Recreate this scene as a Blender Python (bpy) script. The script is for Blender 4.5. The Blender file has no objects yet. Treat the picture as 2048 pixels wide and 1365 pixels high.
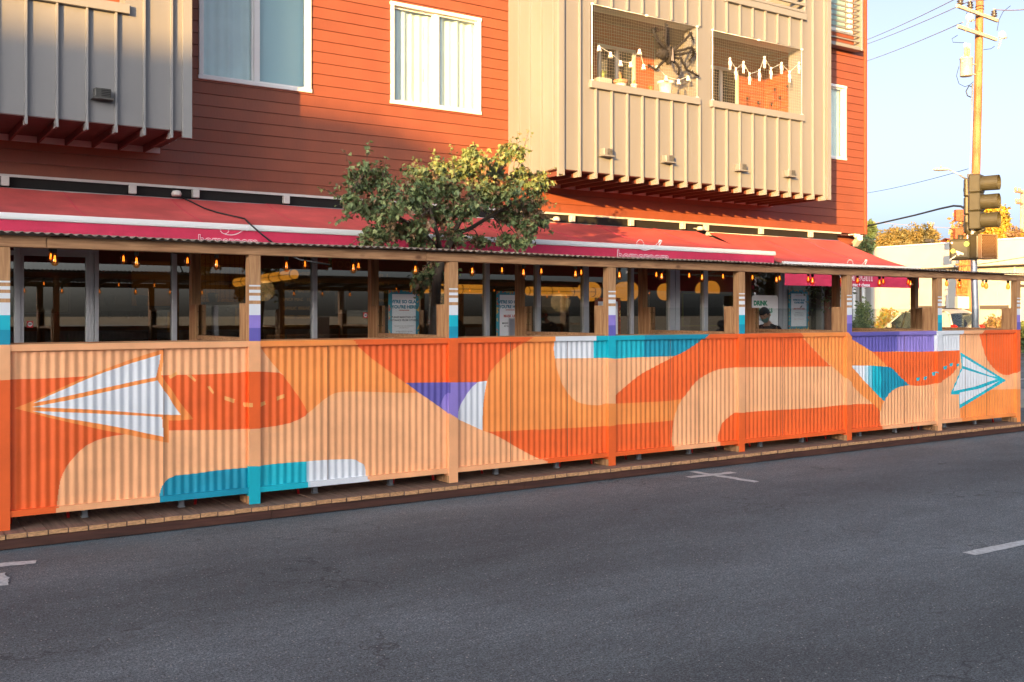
import bpy, bmesh, math, random
from mathutils import Vector, Matrix, noise
random.seed(7)
PI = math.pi
sc = bpy.context.scene
COL = sc.collection

# ------------------------------------------------------------------ camera
TH = math.radians(33.55)
SN, CS = math.sin(TH), math.cos(TH)
FPX, CX, HY, HC = 2000.0, 1024.0, 630.0, 1.74

def ratio(px):
    u = (px - CX) / FPX
    return (SN + u*CS) / (CS - u*SN)
def depth(px, Y):
    u = (px - CX) / FPX
    return Y / (CS - u*SN)
def Xat(px, Y):
    return ratio(px) * Y
def Zat(px, py, Y):
    return HC + (HY - py) * depth(px, Y) / FPX
def at(px, py, Y):
    return (Xat(px, Y), Y, Zat(px, py, Y))
def atd(px, py, z):
    u = (px - CX) / FPX
    return (z*SN + u*z*CS, z*CS - u*z*SN, HC + (HY - py)*z/FPX)
def X2px(X, Y):
    return CX + FPX*(X*CS - Y*SN)/(X*SN + Y*CS)

cam_d = bpy.data.cameras.new('camera')
cam = bpy.data.objects.new('camera', cam_d)
COL.objects.link(cam)
cam.location = (0, 0, HC)
cam.rotation_euler = (PI/2, 0, -TH)
cam_d.sensor_width = 36
cam_d.lens = FPX/2048*36
cam_d.shift_y = (HY - 682.5)/2048
cam_d.clip_end = 3000
cam_d.clip_start = .05
sc.camera = cam

# ------------------------------------------------------------------ light
w = bpy.data.worlds.new('World'); sc.world = w; w.use_nodes = True
wn = w.node_tree.nodes
sky = wn.new('ShaderNodeTexSky'); sky.sky_type = 'NISHITA'; sky.sun_disc = False
SUN_EL = 6.0
SUN_AZ = 233.85
sky.sun_elevation = math.radians(SUN_EL + 1)
sky.sun_rotation = math.radians(SUN_AZ)
sky.air_density = .42; sky.dust_density = 4.4; sky.ozone_density = 1.6
hs_ = wn.new('ShaderNodeHueSaturation'); hs_.inputs['Saturation'].default_value = .60; hs_.inputs['Value'].default_value = .95
w.node_tree.links.new(sky.outputs[0], hs_.inputs['Color']); w.node_tree.links.new(hs_.outputs[0], wn['Background'].inputs[0])
wn['Background'].inputs[1].default_value = .13
sd = bpy.data.lights.new('sun', 'SUN'); sun = bpy.data.objects.new('sun', sd); COL.objects.link(sun)
sd.energy = 4.3; sd.angle = math.radians(.45); sd.color = (1, .57, .16)
dv = Vector((.803*math.cos(math.radians(SUN_EL)), .587*math.cos(math.radians(SUN_EL)), -math.sin(math.radians(SUN_EL))))
sun.rotation_euler = dv.to_track_quat('-Z', 'Y').to_euler()
sun.location = (-20, -15, 12)
sc.view_settings.view_transform = 'Standard'; sc.view_settings.look = 'None'
sc.view_settings.gamma = 1; sc.view_settings.exposure = 2.15
sc.cycles.max_bounces = 8; sc.cycles.transparent_max_bounces = 16
sc.cycles.caustics_reflective = False; sc.cycles.caustics_refractive = False

# ------------------------------------------------------------------ materials
def srgb(r, g, b):
    f = lambda c: (c/255/12.92) if c/255 <= .04045 else ((c/255+.055)/1.055)**2.4
    return (f(r), f(g), f(b))
MATS = {}
def mat(name, color, rough=.6, var=0.0, scale=5.0, bump=0.0, bscale=None, metal=0.0, stretch=None, emit=None, estr=0, detail=5, spec=.5, var2=None):
    """principled with noise-varied base colour and noise bump"""
    if name in MATS: return MATS[name]
    m = bpy.data.materials.new(name); m.use_nodes = True
    nt = m.node_tree; N = nt.nodes; L = nt.links
    p = N['Principled BSDF']
    p.inputs['Roughness'].default_value = rough
    p.inputs['Metallic'].default_value = metal
    p.inputs['Specular IOR Level'].default_value = spec
    p.inputs['Base Color'].default_value = (*color, 1)
    if var or bump:
        tc = N.new('ShaderNodeTexCoord'); mp = N.new('ShaderNodeMapping')
        L.new(tc.outputs['Object'], mp.inputs[0])
        if stretch: mp.inputs['Scale'].default_value = stretch
    if var:
        nz = N.new('ShaderNodeTexNoise'); nz.inputs['Scale'].default_value = scale; nz.inputs['Detail'].default_value = detail
        nz.inputs['Roughness'].default_value = .6
        L.new(mp.outputs[0], nz.inputs['Vector'])
        cr = N.new('ShaderNodeValToRGB'); L.new(nz.outputs['Fac'], cr.inputs[0])
        c2 = var2 if var2 else tuple(min(1, c*(1+var)) for c in color)
        c1 = tuple(c*(1-var) for c in color)
        cr.color_ramp.elements[0].position = .3; cr.color_ramp.elements[1].position = .7
        cr.color_ramp.elements[0].color = (*c1, 1); cr.color_ramp.elements[1].color = (*c2, 1)
        L.new(cr.outputs[0], p.inputs['Base Color'])
        mr = N.new('ShaderNodeMapRange'); L.new(nz.outputs['Fac'], mr.inputs[0])
        mr.inputs['To Min'].default_value = max(.05, rough-.12); mr.inputs['To Max'].default_value = min(1, rough+.12)
        L.new(mr.outputs[0], p.inputs['Roughness'])
    if bump:
        n2 = N.new('ShaderNodeTexNoise'); n2.inputs['Scale'].default_value = bscale or scale*3; n2.inputs['Detail'].default_value = 6
        L.new(mp.outputs[0], n2.inputs['Vector'])
        b = N.new('ShaderNodeBump'); b.inputs['Strength'].default_value = bump; b.inputs['Distance'].default_value = .01
        L.new(n2.outputs['Fac'], b.inputs['Height']); L.new(b.outputs[0], p.inputs['Normal'])
    if emit:
        p.inputs['Emission Color'].default_value = (*emit, 1); p.inputs['Emission Strength'].default_value = estr
    MATS[name] = m
    return m

def wood(name, c1, c2, axis='x', scale=6, rough=.75, knots=True):
    if name in MATS: return MATS[name]
    m = bpy.data.materials.new(name); m.use_nodes = True
    nt = m.node_tree; N = nt.nodes; L = nt.links; p = N['Principled BSDF']
    tc = N.new('ShaderNodeTexCoord'); mp = N.new('ShaderNodeMapping'); L.new(tc.outputs['Object'], mp.inputs[0])
    s = {'x': (.12, 1.6, 1.6), 'y': (1.6, .12, 1.6), 'z': (1.6, 1.6, .12)}[axis]
    mp.inputs['Scale'].default_value = s
    nz = N.new('ShaderNodeTexNoise'); nz.inputs['Scale'].default_value = scale*4; nz.inputs['Detail'].default_value = 8; nz.inputs['Distortion'].default_value = .6
    L.new(mp.outputs[0], nz.inputs['Vector'])
    nb = N.new('ShaderNodeTexNoise'); nb.inputs['Scale'].default_value = 1.3; nb.inputs['Detail'].default_value = 3
    L.new(tc.outputs['Object'], nb.inputs['Vector'])
    cr = N.new('ShaderNodeValToRGB'); L.new(nz.outputs['Fac'], cr.inputs[0])
    cr.color_ramp.elements[0].position = .3; cr.color_ramp.elements[1].position = .72
    cr.color_ramp.elements[0].color = (*c1, 1); cr.color_ramp.elements[1].color = (*c2, 1)
    mx = N.new('ShaderNodeMix'); mx.data_type = 'RGBA'; mx.blend_type = 'MULTIPLY'
    mx.inputs['Factor'].default_value = .6
    L.new(cr.outputs[0], mx.inputs[6])
    c3 = N.new('ShaderNodeValToRGB'); L.new(nb.outputs['Fac'], c3.inputs[0])
    c3.color_ramp.elements[0].position = .35; c3.color_ramp.elements[1].position = .65
    c3.color_ramp.elements[0].color = (.62, .55, .5, 1); c3.color_ramp.elements[1].color = (1.15, 1.1, 1.05, 1)
    L.new(c3.outputs[0], mx.inputs[7])
    out = mx.outputs[2]
    if knots:
        mk = N.new('ShaderNodeMapping'); L.new(tc.outputs['Object'], mk.inputs[0])
        mk.inputs['Scale'].default_value = {'x': (.5, 1, 1), 'y': (1, .5, 1), 'z': (1, 1, .5)}[axis]
        vo = N.new('ShaderNodeTexVoronoi'); vo.inputs['Scale'].default_value = 5.5; L.new(mk.outputs[0], vo.inputs['Vector'])
        ck = N.new('ShaderNodeValToRGB'); L.new(vo.outputs['Distance'], ck.inputs[0])
        ck.color_ramp.elements[0].position = .05; ck.color_ramp.elements[1].position = .13
        ck.color_ramp.elements[0].color = (.25, .15, .1, 1); ck.color_ramp.elements[1].color = (1, 1, 1, 1)
        m2 = N.new('ShaderNodeMix'); m2.data_type = 'RGBA'; m2.blend_type = 'MULTIPLY'; m2.inputs['Factor'].default_value = .8
        L.new(out, m2.inputs[6]); L.new(ck.outputs[0], m2.inputs[7]); out = m2.outputs[2]
    L.new(out, p.inputs['Base Color'])
    p.inputs['Roughness'].default_value = rough
    b = N.new('ShaderNodeBump'); b.inputs['Strength'].default_value = .35; b.inputs['Distance'].default_value = .004
    L.new(nz.outputs['Fac'], b.inputs['Height']); L.new(b.outputs[0], p.inputs['Normal'])
    MATS[name] = m
    return m

def paint(name, color, rough=.5, dirt=.13):
    return mat(name, color, rough, var=dirt, scale=2.2, bump=.12, bscale=60, detail=8)

# paints of the mural
PAINT = {
 'P': paint('peach_paint', (.88, .42, .195)),
 'R': paint('red_orange_paint', (.84, .125, .018)),
 'O': paint('orange_paint', (.92, .28, .06)),
 'W': paint('white_paint', (.68, .70, .73), dirt=.05),
 'T': paint('bright_teal_paint', (.004, .42, .52)),
 'D': paint('deep_teal_paint', (.004, .26, .38)),
 'V': paint('lilac_paint', (.27, .20, .56)),
 'I': paint('indigo_paint', (.12, .10, .38)),
 'A': paint('light_orange_paint', (.86, .38, .11)),
 'M': paint('teal_blend_paint', (.18, .52, .62)),
 'L': paint('white_teal_blend_paint', (.5, .68, .74)),
}
wood_post = wood('cedar_post', (.29, .135, .055), (.58, .33, .155), 'z')
wood_beam = wood('cedar_beam', (.27, .125, .055), (.55, .31, .155), 'x')
wood_deck = wood('weathered_deck', (.12, .075, .055), (.26, .165, .12), 'y')
wood_end = mat('board_end_grain', (.50, .27, .125), .8, var=.45, scale=26, bump=.5, bscale=50, stretch=(1, 1, 3))
wood_fascia = wood('dark_redwood', (.045, .016, .010), (.10, .036, .022), 'x', knots=False)
wood_pole_m = wood('pole_wood', (.24, .092, .034), (.46, .21, .085), 'z', scale=3)
galv = mat('galvanised_steel', (.42, .43, .45), .45, var=.18, scale=9, metal=.7)
tin = mat('roof_tin', (.33, .29, .25), .5, var=.35, scale=12, metal=.5)
black = mat('black_plastic', (.012, .012, .013), .45)
gap_shade = mat('gap_shade_black', (.006, .005, .005), .9)  # near-black colour standing in for shade in recesses, vents and door glass
alu = mat('anodised_aluminium', (.46, .46, .48), .4, var=.06, scale=3, metal=.1)
alu_dark = mat('bronze_aluminium', (.12, .10, .09), .4, metal=.3)
siding_m = mat('fibre_cement_red', (.218, .060, .029), .55, var=.11, scale=2.2, bump=.15, bscale=40, stretch=(1, 1, .3))
siding_in = mat('fibre_cement_orange', (.29, .068, .022), .6, var=.05, scale=1.2)
metal_panel = mat('greige_metal_panel', (.185, .180, .180), .42, var=.07, scale=2.2, bump=.06, bscale=2.2, stretch=(1, 1, .16))
metal_seam = mat('greige_metal_seam', (.215, .21, .208), .4, var=.03, scale=1.5)
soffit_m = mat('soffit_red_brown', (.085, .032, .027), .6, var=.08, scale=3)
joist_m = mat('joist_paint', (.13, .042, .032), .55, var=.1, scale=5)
trim_white = mat('white_vinyl', (.74, .74, .73), .4, var=.03, scale=3)
trim_metal = mat('pale_trim', (.50, .49, .47), .4, var=.05, scale=4)
curtain_m = mat('curtain_cloth', (.74, .74, .70), .9, var=.05, scale=3)
blind_m = mat('roller_blind', (.42, .52, .54), .9)
awn_top = mat('faded_crimson_canvas', (.54, .078, .074), .85, var=.26, scale=1.6, bump=.25, bscale=7)
awn_val = mat('crimson_canvas', (.58, .03, .085), .8, var=.14, scale=2.5, bump=.5, bscale=9)
white_ink = mat('white_print', (.82, .78, .80), .7)
red_plast = mat('red_powdercoat', (.62, .02, .02), .35)
grey_metal = mat('grey_powdercoat', (.22, .23, .25), .5)
table_m = wood('table_wood', (.20, .10, .05), (.38, .21, .10), 'x', knots=False)
terracotta = mat('terracotta', (.45, .17, .08), .8, var=.2, scale=20)
ceramic = mat('white_ceramic', (.72, .70, .66), .4, var=.05, scale=8)
olive = mat('signal_olive', (.046, .041, .023), .5, var=.15, scale=10)
olive_dark = mat('signal_dark_side', (.04, .035, .02), .55, var=.15, scale=10)
rust = mat('rusty_iron', (.28, .075, .03), .8, var=.5, scale=18, bump=.4)
stucco = mat('cream_stucco', (.42, .41, .38), .85, var=.06, scale=.8, bump=.1, bscale=20)
stucco2 = mat('grey_siding_far', (.33, .32, .30), .85, var=.06, scale=.8)
skin = mat('skin', (.52, .28, .18), .55, var=.06, scale=30)
hairm = mat('black_hair', (.012, .010, .009), .6, bump=.8, bscale=160)
tshirt = mat('black_tshirt', (.014, .014, .016), .9, bump=.3, bscale=25)
trousers = mat('dark_trousers', (.03, .03, .04), .9)
maskm = mat('green_face_mask', (.20, .40, .36), .8)
concrete = mat('pavement_concrete', (.27, .26, .24), .9, var=.15, scale=2.5, bump=.3, bscale=60)
kerb_m = mat('kerb_concrete', (.24, .23, .21), .9, var=.2, scale=4, bump=.3, bscale=60)
line_paint = mat('road_marking', (.47, .485, .49), .85, var=.3, scale=30)
brick_m = mat('brown_brick', (.14, .075, .05), .9, var=.3, scale=12, bump=.3)

def leaf_mat(name, c, v=.25):
    m = mat(name, c, .6, var=v, scale=9)
    return m
L_green = leaf_mat('leaf_green', (.135, .18, .065))
L_dark = leaf_mat('leaf_dark_green', (.075, .115, .045))
L_light = leaf_mat('leaf_yellow_green', (.23, .26, .095))
L_brown = leaf_mat('leaf_brown', (.20, .115, .06))
L_tan = leaf_mat('leaf_tan', (.30, .19, .08))
L_gold = leaf_mat('leaf_gold', (.34, .22, .03))
L_olive = leaf_mat('leaf_olive', (.15, .12, .04))
bark = mat('bark', (.07, .05, .035), .9, var=.4, scale=14, bump=.6, bscale=30, stretch=(1, 1, .3))

def glass_mat(name, tint, refl=1.0, alpha_t=1.0, rough=0.0, ior=1.5):
    m = bpy.data.materials.new(name); m.use_nodes = True
    N = m.node_tree.nodes; L = m.node_tree.links
    for n in list(N):
        if n.type != 'OUTPUT_MATERIAL': N.remove(n)
    out = [n for n in N if n.type == 'OUTPUT_MATERIAL'][0]
    tr = N.new('ShaderNodeBsdfTransparent'); tr.inputs[0].default_value = (*tint, 1)
    gl = N.new('ShaderNodeBsdfGlossy'); gl.inputs['Roughness'].default_value = rough; gl.inputs[0].default_value = (refl, refl, refl, 1)
    fr = N.new('ShaderNodeFresnel'); ge = N.new('ShaderNodeNewGeometry'); mi = N.new('ShaderNodeMapRange')
    L.new(ge.outputs['Backfacing'], mi.inputs[0]); mi.inputs['To Min'].default_value = ior; mi.inputs['To Max'].default_value = 1/ior; L.new(mi.outputs[0], fr.inputs['IOR'])
    mx = N.new('ShaderNodeMixShader')
    L.new(fr.outputs[0], mx.inputs[0]); L.new(tr.outputs[0], mx.inputs[1]); L.new(gl.outputs[0], mx.inputs[2])
    L.new(mx.outputs[0], out.inputs[0])
    MATS[name] = m
    return m
shop_glass = glass_mat('shop_glass', (.66, .68, .66), ior=2.35)
flat_glass = glass_mat('window_glass', (.90, .97, .98), ior=1.62)
clear_acrylic = glass_mat('clear_acrylic', (.93, .95, .95), ior=1.3)
bulb_glass = glass_mat('amber_bulb_glass', (1.0, .62, .30), ior=1.6)
car_glass = glass_mat('tinted_car_glass', (.36, .40, .39), ior=1.6)

def emis(name, c, s):
    return mat(name, (.02, .02, .02), .5, emit=c, estr=s)
filament_m = emis('filament_glow', (1, .33, .045), 1.3)
lantern_m = emis('lantern_glow', (1, .35, .035), .27)
signal_lamp = mat('dark_signal_lens', (.03, .02, .02), .2)

# asphalt
def asphalt():
    m = bpy.data.materials.new('asphalt'); m.use_nodes = True
    N = m.node_tree.nodes; L = m.node_tree.links; p = N['Principled BSDF']
    tc = N.new('ShaderNodeTexCoord')
    def nz(scale, stretch=(1, 1, 1), det=6, rough=.6):
        mp = N.new('ShaderNodeMapping'); mp.inputs['Scale'].default_value = stretch
        L.new(tc.outputs['Object'], mp.inputs[0])
        n = N.new('ShaderNodeTexNoise'); n.inputs['Scale'].default_value = scale; n.inputs['Detail'].default_value = det; n.inputs['Roughness'].default_value = rough
        L.new(mp.outputs[0], n.inputs['Vector']); return n.outputs['Fac']
    def ramp(f, p0, c0, p1, c1):
        r = N.new('ShaderNodeValToRGB'); L.new(f, r.inputs[0])
        r.color_ramp.elements[0].position = p0; r.color_ramp.elements[0].color = (*c0, 1)
        r.color_ramp.elements[1].position = p1; r.color_ramp.elements[1].color = (*c1, 1)
        return r.outputs[0]
    def mul(a, b, f=1.0, mode='MULTIPLY'):
        x = N.new('ShaderNodeMix'); x.data_type = 'RGBA'; x.blend_type = mode; x.inputs['Factor'].default_value = f
        L.new(a, x.inputs[6]); L.new(b, x.inputs[7]); return x.outputs[2]
    base = ramp(nz(.55, (.35, 1, 1), 4), .3, (.070, .083, .090), .7, (.118, .138, .149))
    # worn wheel lanes running along the street
    sep = N.new('ShaderNodeSeparateXYZ'); L.new(tc.outputs['Object'], sep.inputs[0])
    wv = N.new('ShaderNodeMath'); wv.operation = 'MULTIPLY_ADD'; L.new(sep.outputs['Y'], wv.inputs[0]); wv.inputs[1].default_value = 2*PI/3.1; wv.inputs[2].default_value = -1.77
    si = N.new('ShaderNodeMath'); si.operation = 'SINE'; L.new(wv.outputs[0], si.inputs[0])
    mr = N.new('ShaderNodeMapRange'); L.new(si.outputs[0], mr.inputs[0]); mr.inputs['From Min'].default_value = -1; mr.inputs['To Min'].default_value = .74; mr.inputs['To Max'].default_value = 1.16
    cc = N.new('ShaderNodeCombineColor'); [L.new(mr.outputs[0], cc.inputs[i]) for i in range(3)]
    base = mul(base, cc.outputs[0], .8)
    fine = ramp(nz(240, det=3), .35, (.40, .40, .42), .68, (1.8, 1.8, 1.8))
    base = mul(base, fine, .9)
    med = ramp(nz(75, (1, 1, 1), 3, .9), .42, (.42, .42, .43), .60, (1.75, 1.74, 1.72)); base = mul(base, med, .95)
    me2 = ramp(nz(22, (.7, 1, 1), 4, .7), .38, (.80, .80, .81), .62, (1.2, 1.2, 1.2)); base = mul(base, me2, .9)
    pat = ramp(nz(1.6, (.5, 1, 1), 5, .7), .40, (.86, .86, .87), .60, (1.12, 1.12, 1.12)); base = mul(base, pat, .9)
    # hairline cracks
    cm = N.new('ShaderNodeMapping'); cm.inputs['Scale'].default_value = (.35, .6, 1); L.new(tc.outputs['Object'], cm.inputs[0])
    wob = N.new('ShaderNodeTexNoise'); wob.inputs['Scale'].default_value = 2.5; wob.inputs['Detail'].default_value = 6; L.new(tc.outputs['Object'], wob.inputs['Vector'])
    ad = N.new('ShaderNodeMix'); ad.data_type = 'RGBA'; ad.blend_type = 'ADD'; ad.inputs['Factor'].default_value = .5; L.new(cm.outputs[0], ad.inputs[6]); L.new(wob.outputs['Color'], ad.inputs[7])
    vc = N.new('ShaderNodeTexVoronoi'); vc.feature = 'DISTANCE_TO_EDGE'; vc.inputs['Scale'].default_value = .8; L.new(ad.outputs[2], vc.inputs['Vector'])
    ck = ramp(vc.outputs['Distance'], .0015, (.45, .45, .45), .006, (1, 1, 1))
    ckm = ramp(nz(.5, det=2), .52, (0, 0, 0), .60, (1, 1, 1))
    xx = N.new('ShaderNodeMix'); xx.data_type = 'RGBA'; xx.blend_type = 'MULTIPLY'; L.new(ckm, xx.inputs[0]); L.new(base, xx.inputs[6]); L.new(ck, xx.inputs[7]); base = xx.outputs[2]
    # light stone flecks
    vo = N.new('ShaderNodeTexVoronoi'); vo.inputs['Scale'].default_value = 42; L.new(tc.outputs['Object'], vo.inputs['Vector'])
    v2 = N.new('ShaderNodeMath'); v2.operation = 'LESS_THAN'; v2.inputs[1].default_value = .20; L.new(vo.outputs['Distance'], v2.inputs[0])
    sc2 = N.new('ShaderNodeSeparateColor'); L.new(vo.outputs['Color'], sc2.inputs[0])
    g = N.new('ShaderNodeMath'); g.operation = 'GREATER_THAN'; g.inputs[1].default_value = .85; L.new(sc2.outputs[0], g.inputs[0])
    mm = N.new('ShaderNodeMath'); mm.operation = 'MULTIPLY'; L.new(v2.outputs[0], mm.inputs[0]); L.new(g.outputs[0], mm.inputs[1])
    x = N.new('ShaderNodeMix'); x.data_type = 'RGBA'; L.new(mm.outputs[0], x.inputs[0]); L.new(base, x.inputs[6]); x.inputs[7].default_value = (.34, .33, .31, 1)
    base = x.outputs[2]
    # dark oily spots
    sp = ramp(nz(5.5, (.35, 1, 1), 4, .65), .66, (0, 0, 0), .74, (1, 1, 1))
    x = N.new('ShaderNodeMix'); x.data_type = 'RGBA'; L.new(sp, x.inputs[0]); L.new(base, x.inputs[6]); x.inputs[7].default_value = (.024, .022, .024, 1)
    base = x.outputs[2]
    # blue overspray dust by the deck edge (paint on the road)
    yy = N.new('ShaderNodeMapRange'); L.new(sep.outputs['Y'], yy.inputs[0]); yy.inputs['From Min'].default_value = 7.65; yy.inputs['From Max'].default_value = 8.25; yy.inputs['To Max'].default_value = .5
    ov = N.new('ShaderNodeMath'); ov.operation = 'MULTIPLY'; L.new(yy.outputs[0], ov.inputs[0])
    L.new(ramp(nz(1.1, det=3), .45, (0, 0, 0), .62, (1, 1, 1)), ov.inputs[1])
    x = N.new('ShaderNodeMix'); x.data_type = 'RGBA'; L.new(ov.outputs[0], x.inputs[0]); L.new(base, x.inputs[6]); x.inputs[7].default_value = (.09, .17, .22, 1)
    base = x.outputs[2]
    L.new(base, p.inputs['Base Color']); p.inputs['Roughness'].default_value = .82
    b = N.new('ShaderNodeBump'); b.inputs['Strength'].default_value = .5; b.inputs['Distance'].default_value = .006
    L.new(nz(170, det=4), b.inputs['Height']); L.new(b.outputs[0], p.inputs['Normal'])
    return m
asphalt_m = asphalt()

# ------------------------------------------------------------------ mesh builder
class MB:
    def __init__(s): s.v = []; s.f = []; s.m = []; s.sm = []
    def face(s, pts, m=0, smooth=False):
        n = len(s.v); s.v += [tuple(p) for p in pts]; s.f.append(tuple(range(n, n+len(pts)))); s.m.append(m); s.sm.append(smooth)
    def box(s, x0, x1, y0, y1, z0, z1, m=0, M=None):
        P = [(x0,y0,z0),(x1,y0,z0),(x1,y1,z0),(x0,y1,z0),(x0,y0,z1),(x1,y0,z1),(x1,y1,z1),(x0,y1,z1)]
        if M is not None: P = [tuple(M @ Vector(p)) for p in P]
        n = len(s.v); s.v += P
        for q in ((0,3,2,1),(4,5,6,7),(0,1,5,4),(1,2,6,5),(2,3,7,6),(3,0,4,7)):
            s.f.append(tuple(n+i for i in q)); s.m.append(m); s.sm.append(False)
    def cbox(s, x0, x1, y0, y1, z0, z1, b=.004, m=0, M=None):
        """box with chamfered edges"""
        b = min(b, (x1-x0)*.45, (y1-y0)*.45, (z1-z0)*.45)
        bm = bmesh.new(); bmesh.ops.create_cube(bm, size=1)
        for v in bm.verts: v.co = Vector(((x0+x1)/2+v.co.x*(x1-x0), (y0+y1)/2+v.co.y*(y1-y0), (z0+z1)/2+v.co.z*(z1-z0)))
        bmesh.ops.bevel(bm, geom=bm.edges[:], offset=b, segments=1, affect='EDGES')
        n = len(s.v); bm.verts.index_update()
        s.v += [tuple(M @ v.co) if M is not None else tuple(v.co) for v in bm.verts]
        for f in bm.faces: s.f.append(tuple(n+v.index for v in f.verts)); s.m.append(m); s.sm.append(False)
        bm.free()
    def tube(s, pts, r, n=8, m=0, caps=True, closed=False):
        pts = [Vector(p) for p in pts]; rs = r if isinstance(r, (list, tuple)) else [r]*len(pts)
        base = len(s.v); up = None; k = len(pts)
        for i, p in enumerate(pts):
            d = (pts[min(i+1, k-1)] - pts[max(i-1, 0)])
            if d.length < 1e-9: d = Vector((0, 0, 1))
            d.normalize()
            if up is None:
                up = Vector((0, 0, 1)) if abs(d.z) < .9 else Vector((1, 0, 0))
            a = d.cross(up)
            if a.length < 1e-6: a = d.cross(Vector((0, 1, 0)))
            a.normalize(); bb = a.cross(d).normalized(); up = bb
            for j in range(n):
                t = 2*PI*j/n
                s.v.append(tuple(p + (a*math.cos(t)+bb*math.sin(t))*rs[i]))
        for i in range(k-1):
            for j in range(n):
                j2 = (j+1) % n
                s.f.append((base+i*n+j, base+i*n+j2, base+(i+1)*n+j2, base+(i+1)*n+j)); s.m.append(m); s.sm.append(n > 5)
        if caps:
            s.f.append(tuple(base+j for j in range(n))[::-1]); s.m.append(m); s.sm.append(False)
            s.f.append(tuple(base+(k-1)*n+j for j in range(n))); s.m.append(m); s.sm.append(False)
    def lathe(s, prof, c=(0,0,0), n=16, m=0, M=None):
        """prof: (r, z) list around the local z axis"""
        base = len(s.v); k = len(prof)
        for r, z in prof:
            for j in range(n):
                t = 2*PI*j/n; p = Vector((r*math.cos(t), r*math.sin(t), z))
                if M is not None: p = M @ p
                s.v.append((p.x+c[0], p.y+c[1], p.z+c[2]))
        for i in range(k-1):
            for j in range(n):
                j2 = (j+1) % n
                s.f.append((base+i*n+j, base+i*n+j2, base+(i+1)*n+j2, base+(i+1)*n+j)); s.m.append(m); s.sm.append(True)
        if prof[0][0] > 1e-4: s.f.append(tuple(base+j for j in range(n))[::-1]); s.m.append(m); s.sm.append(False)
        if prof[-1][0] > 1e-4: s.f.append(tuple(base+(k-1)*n+j for j in range(n))); s.m.append(m); s.sm.append(False)
    def prism(s, poly, y0, y1, m=0, M=None):
        """poly of (x, z), extruded along y"""
        n = len(poly); b = len(s.v)
        P = [(x, y0, z) for x, z in poly] + [(x, y1, z) for x, z in poly]
        if M is not None: P = [tuple(M @ Vector(p)) for p in P]
        s.v += P
        s.f.append(tuple(b+i for i in range(n))); s.m.append(m); s.sm.append(False)
        s.f.append(tuple(b+n+i for i in range(n))[::-1]); s.m.append(m); s.sm.append(False)
        for i in range(n):
            j = (i+1) % n
            s.f.append((b+i, b+n+i, b+n+j, b+j)); s.m.append(m); s.sm.append(False)
    def text(s, body, x, y, z, size, m=0, off=0.0, M=None, align='LEFT', depth=0.0, squash=1.0):
        cu = bpy.data.curves.new('lettering', 'FONT'); cu.body = body; cu.size = size; cu.offset = off; cu.align_x = align
        cu.resolution_u = 3; cu.space_character = 1.0; cu.extrude = depth
        o = bpy.data.objects.new('lettering', cu); COL.objects.link(o)
        bpy.context.view_layer.update()
        me = bpy.data.meshes.new_from_object(o.evaluated_get(bpy.context.evaluated_depsgraph_get()))
        n = len(s.v)
        for v in me.vertices:
            p = Vector((x + v.co.x*squash, y - v.co.z, z + v.co.y))
            if M is not None: p = M @ p
            s.v.append(tuple(p))
        for f in me.polygons: s.f.append(tuple(n+i for i in f.vertices)); s.m.append(m); s.sm.append(False)
        bpy.data.objects.remove(o); bpy.data.curves.remove(cu); bpy.data.meshes.remove(me)
    def build(s, name, mats, parent=None, org=None, fix=True):
        me = bpy.data.meshes.new(name)
        if org is not None:
            ox, oy, oz = org
            s.v = [(a-ox, b-oy, c-oz) for a, b, c in s.v]
        me.from_pydata(s.v, [], s.f)
        if not isinstance(mats, (list, tuple)): mats = [mats]
        for m in mats: me.materials.append(m)
        me.polygons.foreach_set('material_index', s.m)
        me.polygons.foreach_set('use_smooth', s.sm)
        me.update()
        o = bpy.data.objects.new(name, me); COL.objects.link(o)
        if org is not None: o.location = org
        if parent is not None:
            o.parent = parent
            o.matrix_parent_inverse = Matrix.Identity(4)
            pw = WORLD[parent.name]; ow = Vector(org) if org is not None else Vector((0,0,0))
            o.location = ow - pw
            WORLD[o.name] = ow
        else:
            WORLD[o.name] = Vector(org) if org is not None else Vector((0,0,0))
        return o
WORLD = {}
def tag(o, label=None, cat=None, group=None, kind=None):
    if label: o['label'] = label
    if cat: o['category'] = cat
    if group: o['group'] = group
    if kind: o['kind'] = kind
    return o
def thing(name, label, cat, loc=(0,0,0), group=None):
    o = bpy.data.objects.new(name, None); COL.objects.link(o); o.location = loc; o.empty_display_size = .1
    WORLD[o.name] = Vector(loc)
    return tag(o, label, cat, group)
def copy_thing(root, loc, rotz=0, label=None, group=None):
    def rec(o, par):
        c = o.copy(); COL.objects.link(c)
        if par: c.parent = par
        for ch in list(o.children): rec(ch, c)
        return c
    r = rec(root, None); r.location = loc; r.rotation_euler = (0, 0, rotz)
    WORLD[r.name] = Vector(loc)
    if label: r['label'] = label
    if group: r['group'] = group
    return r

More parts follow.
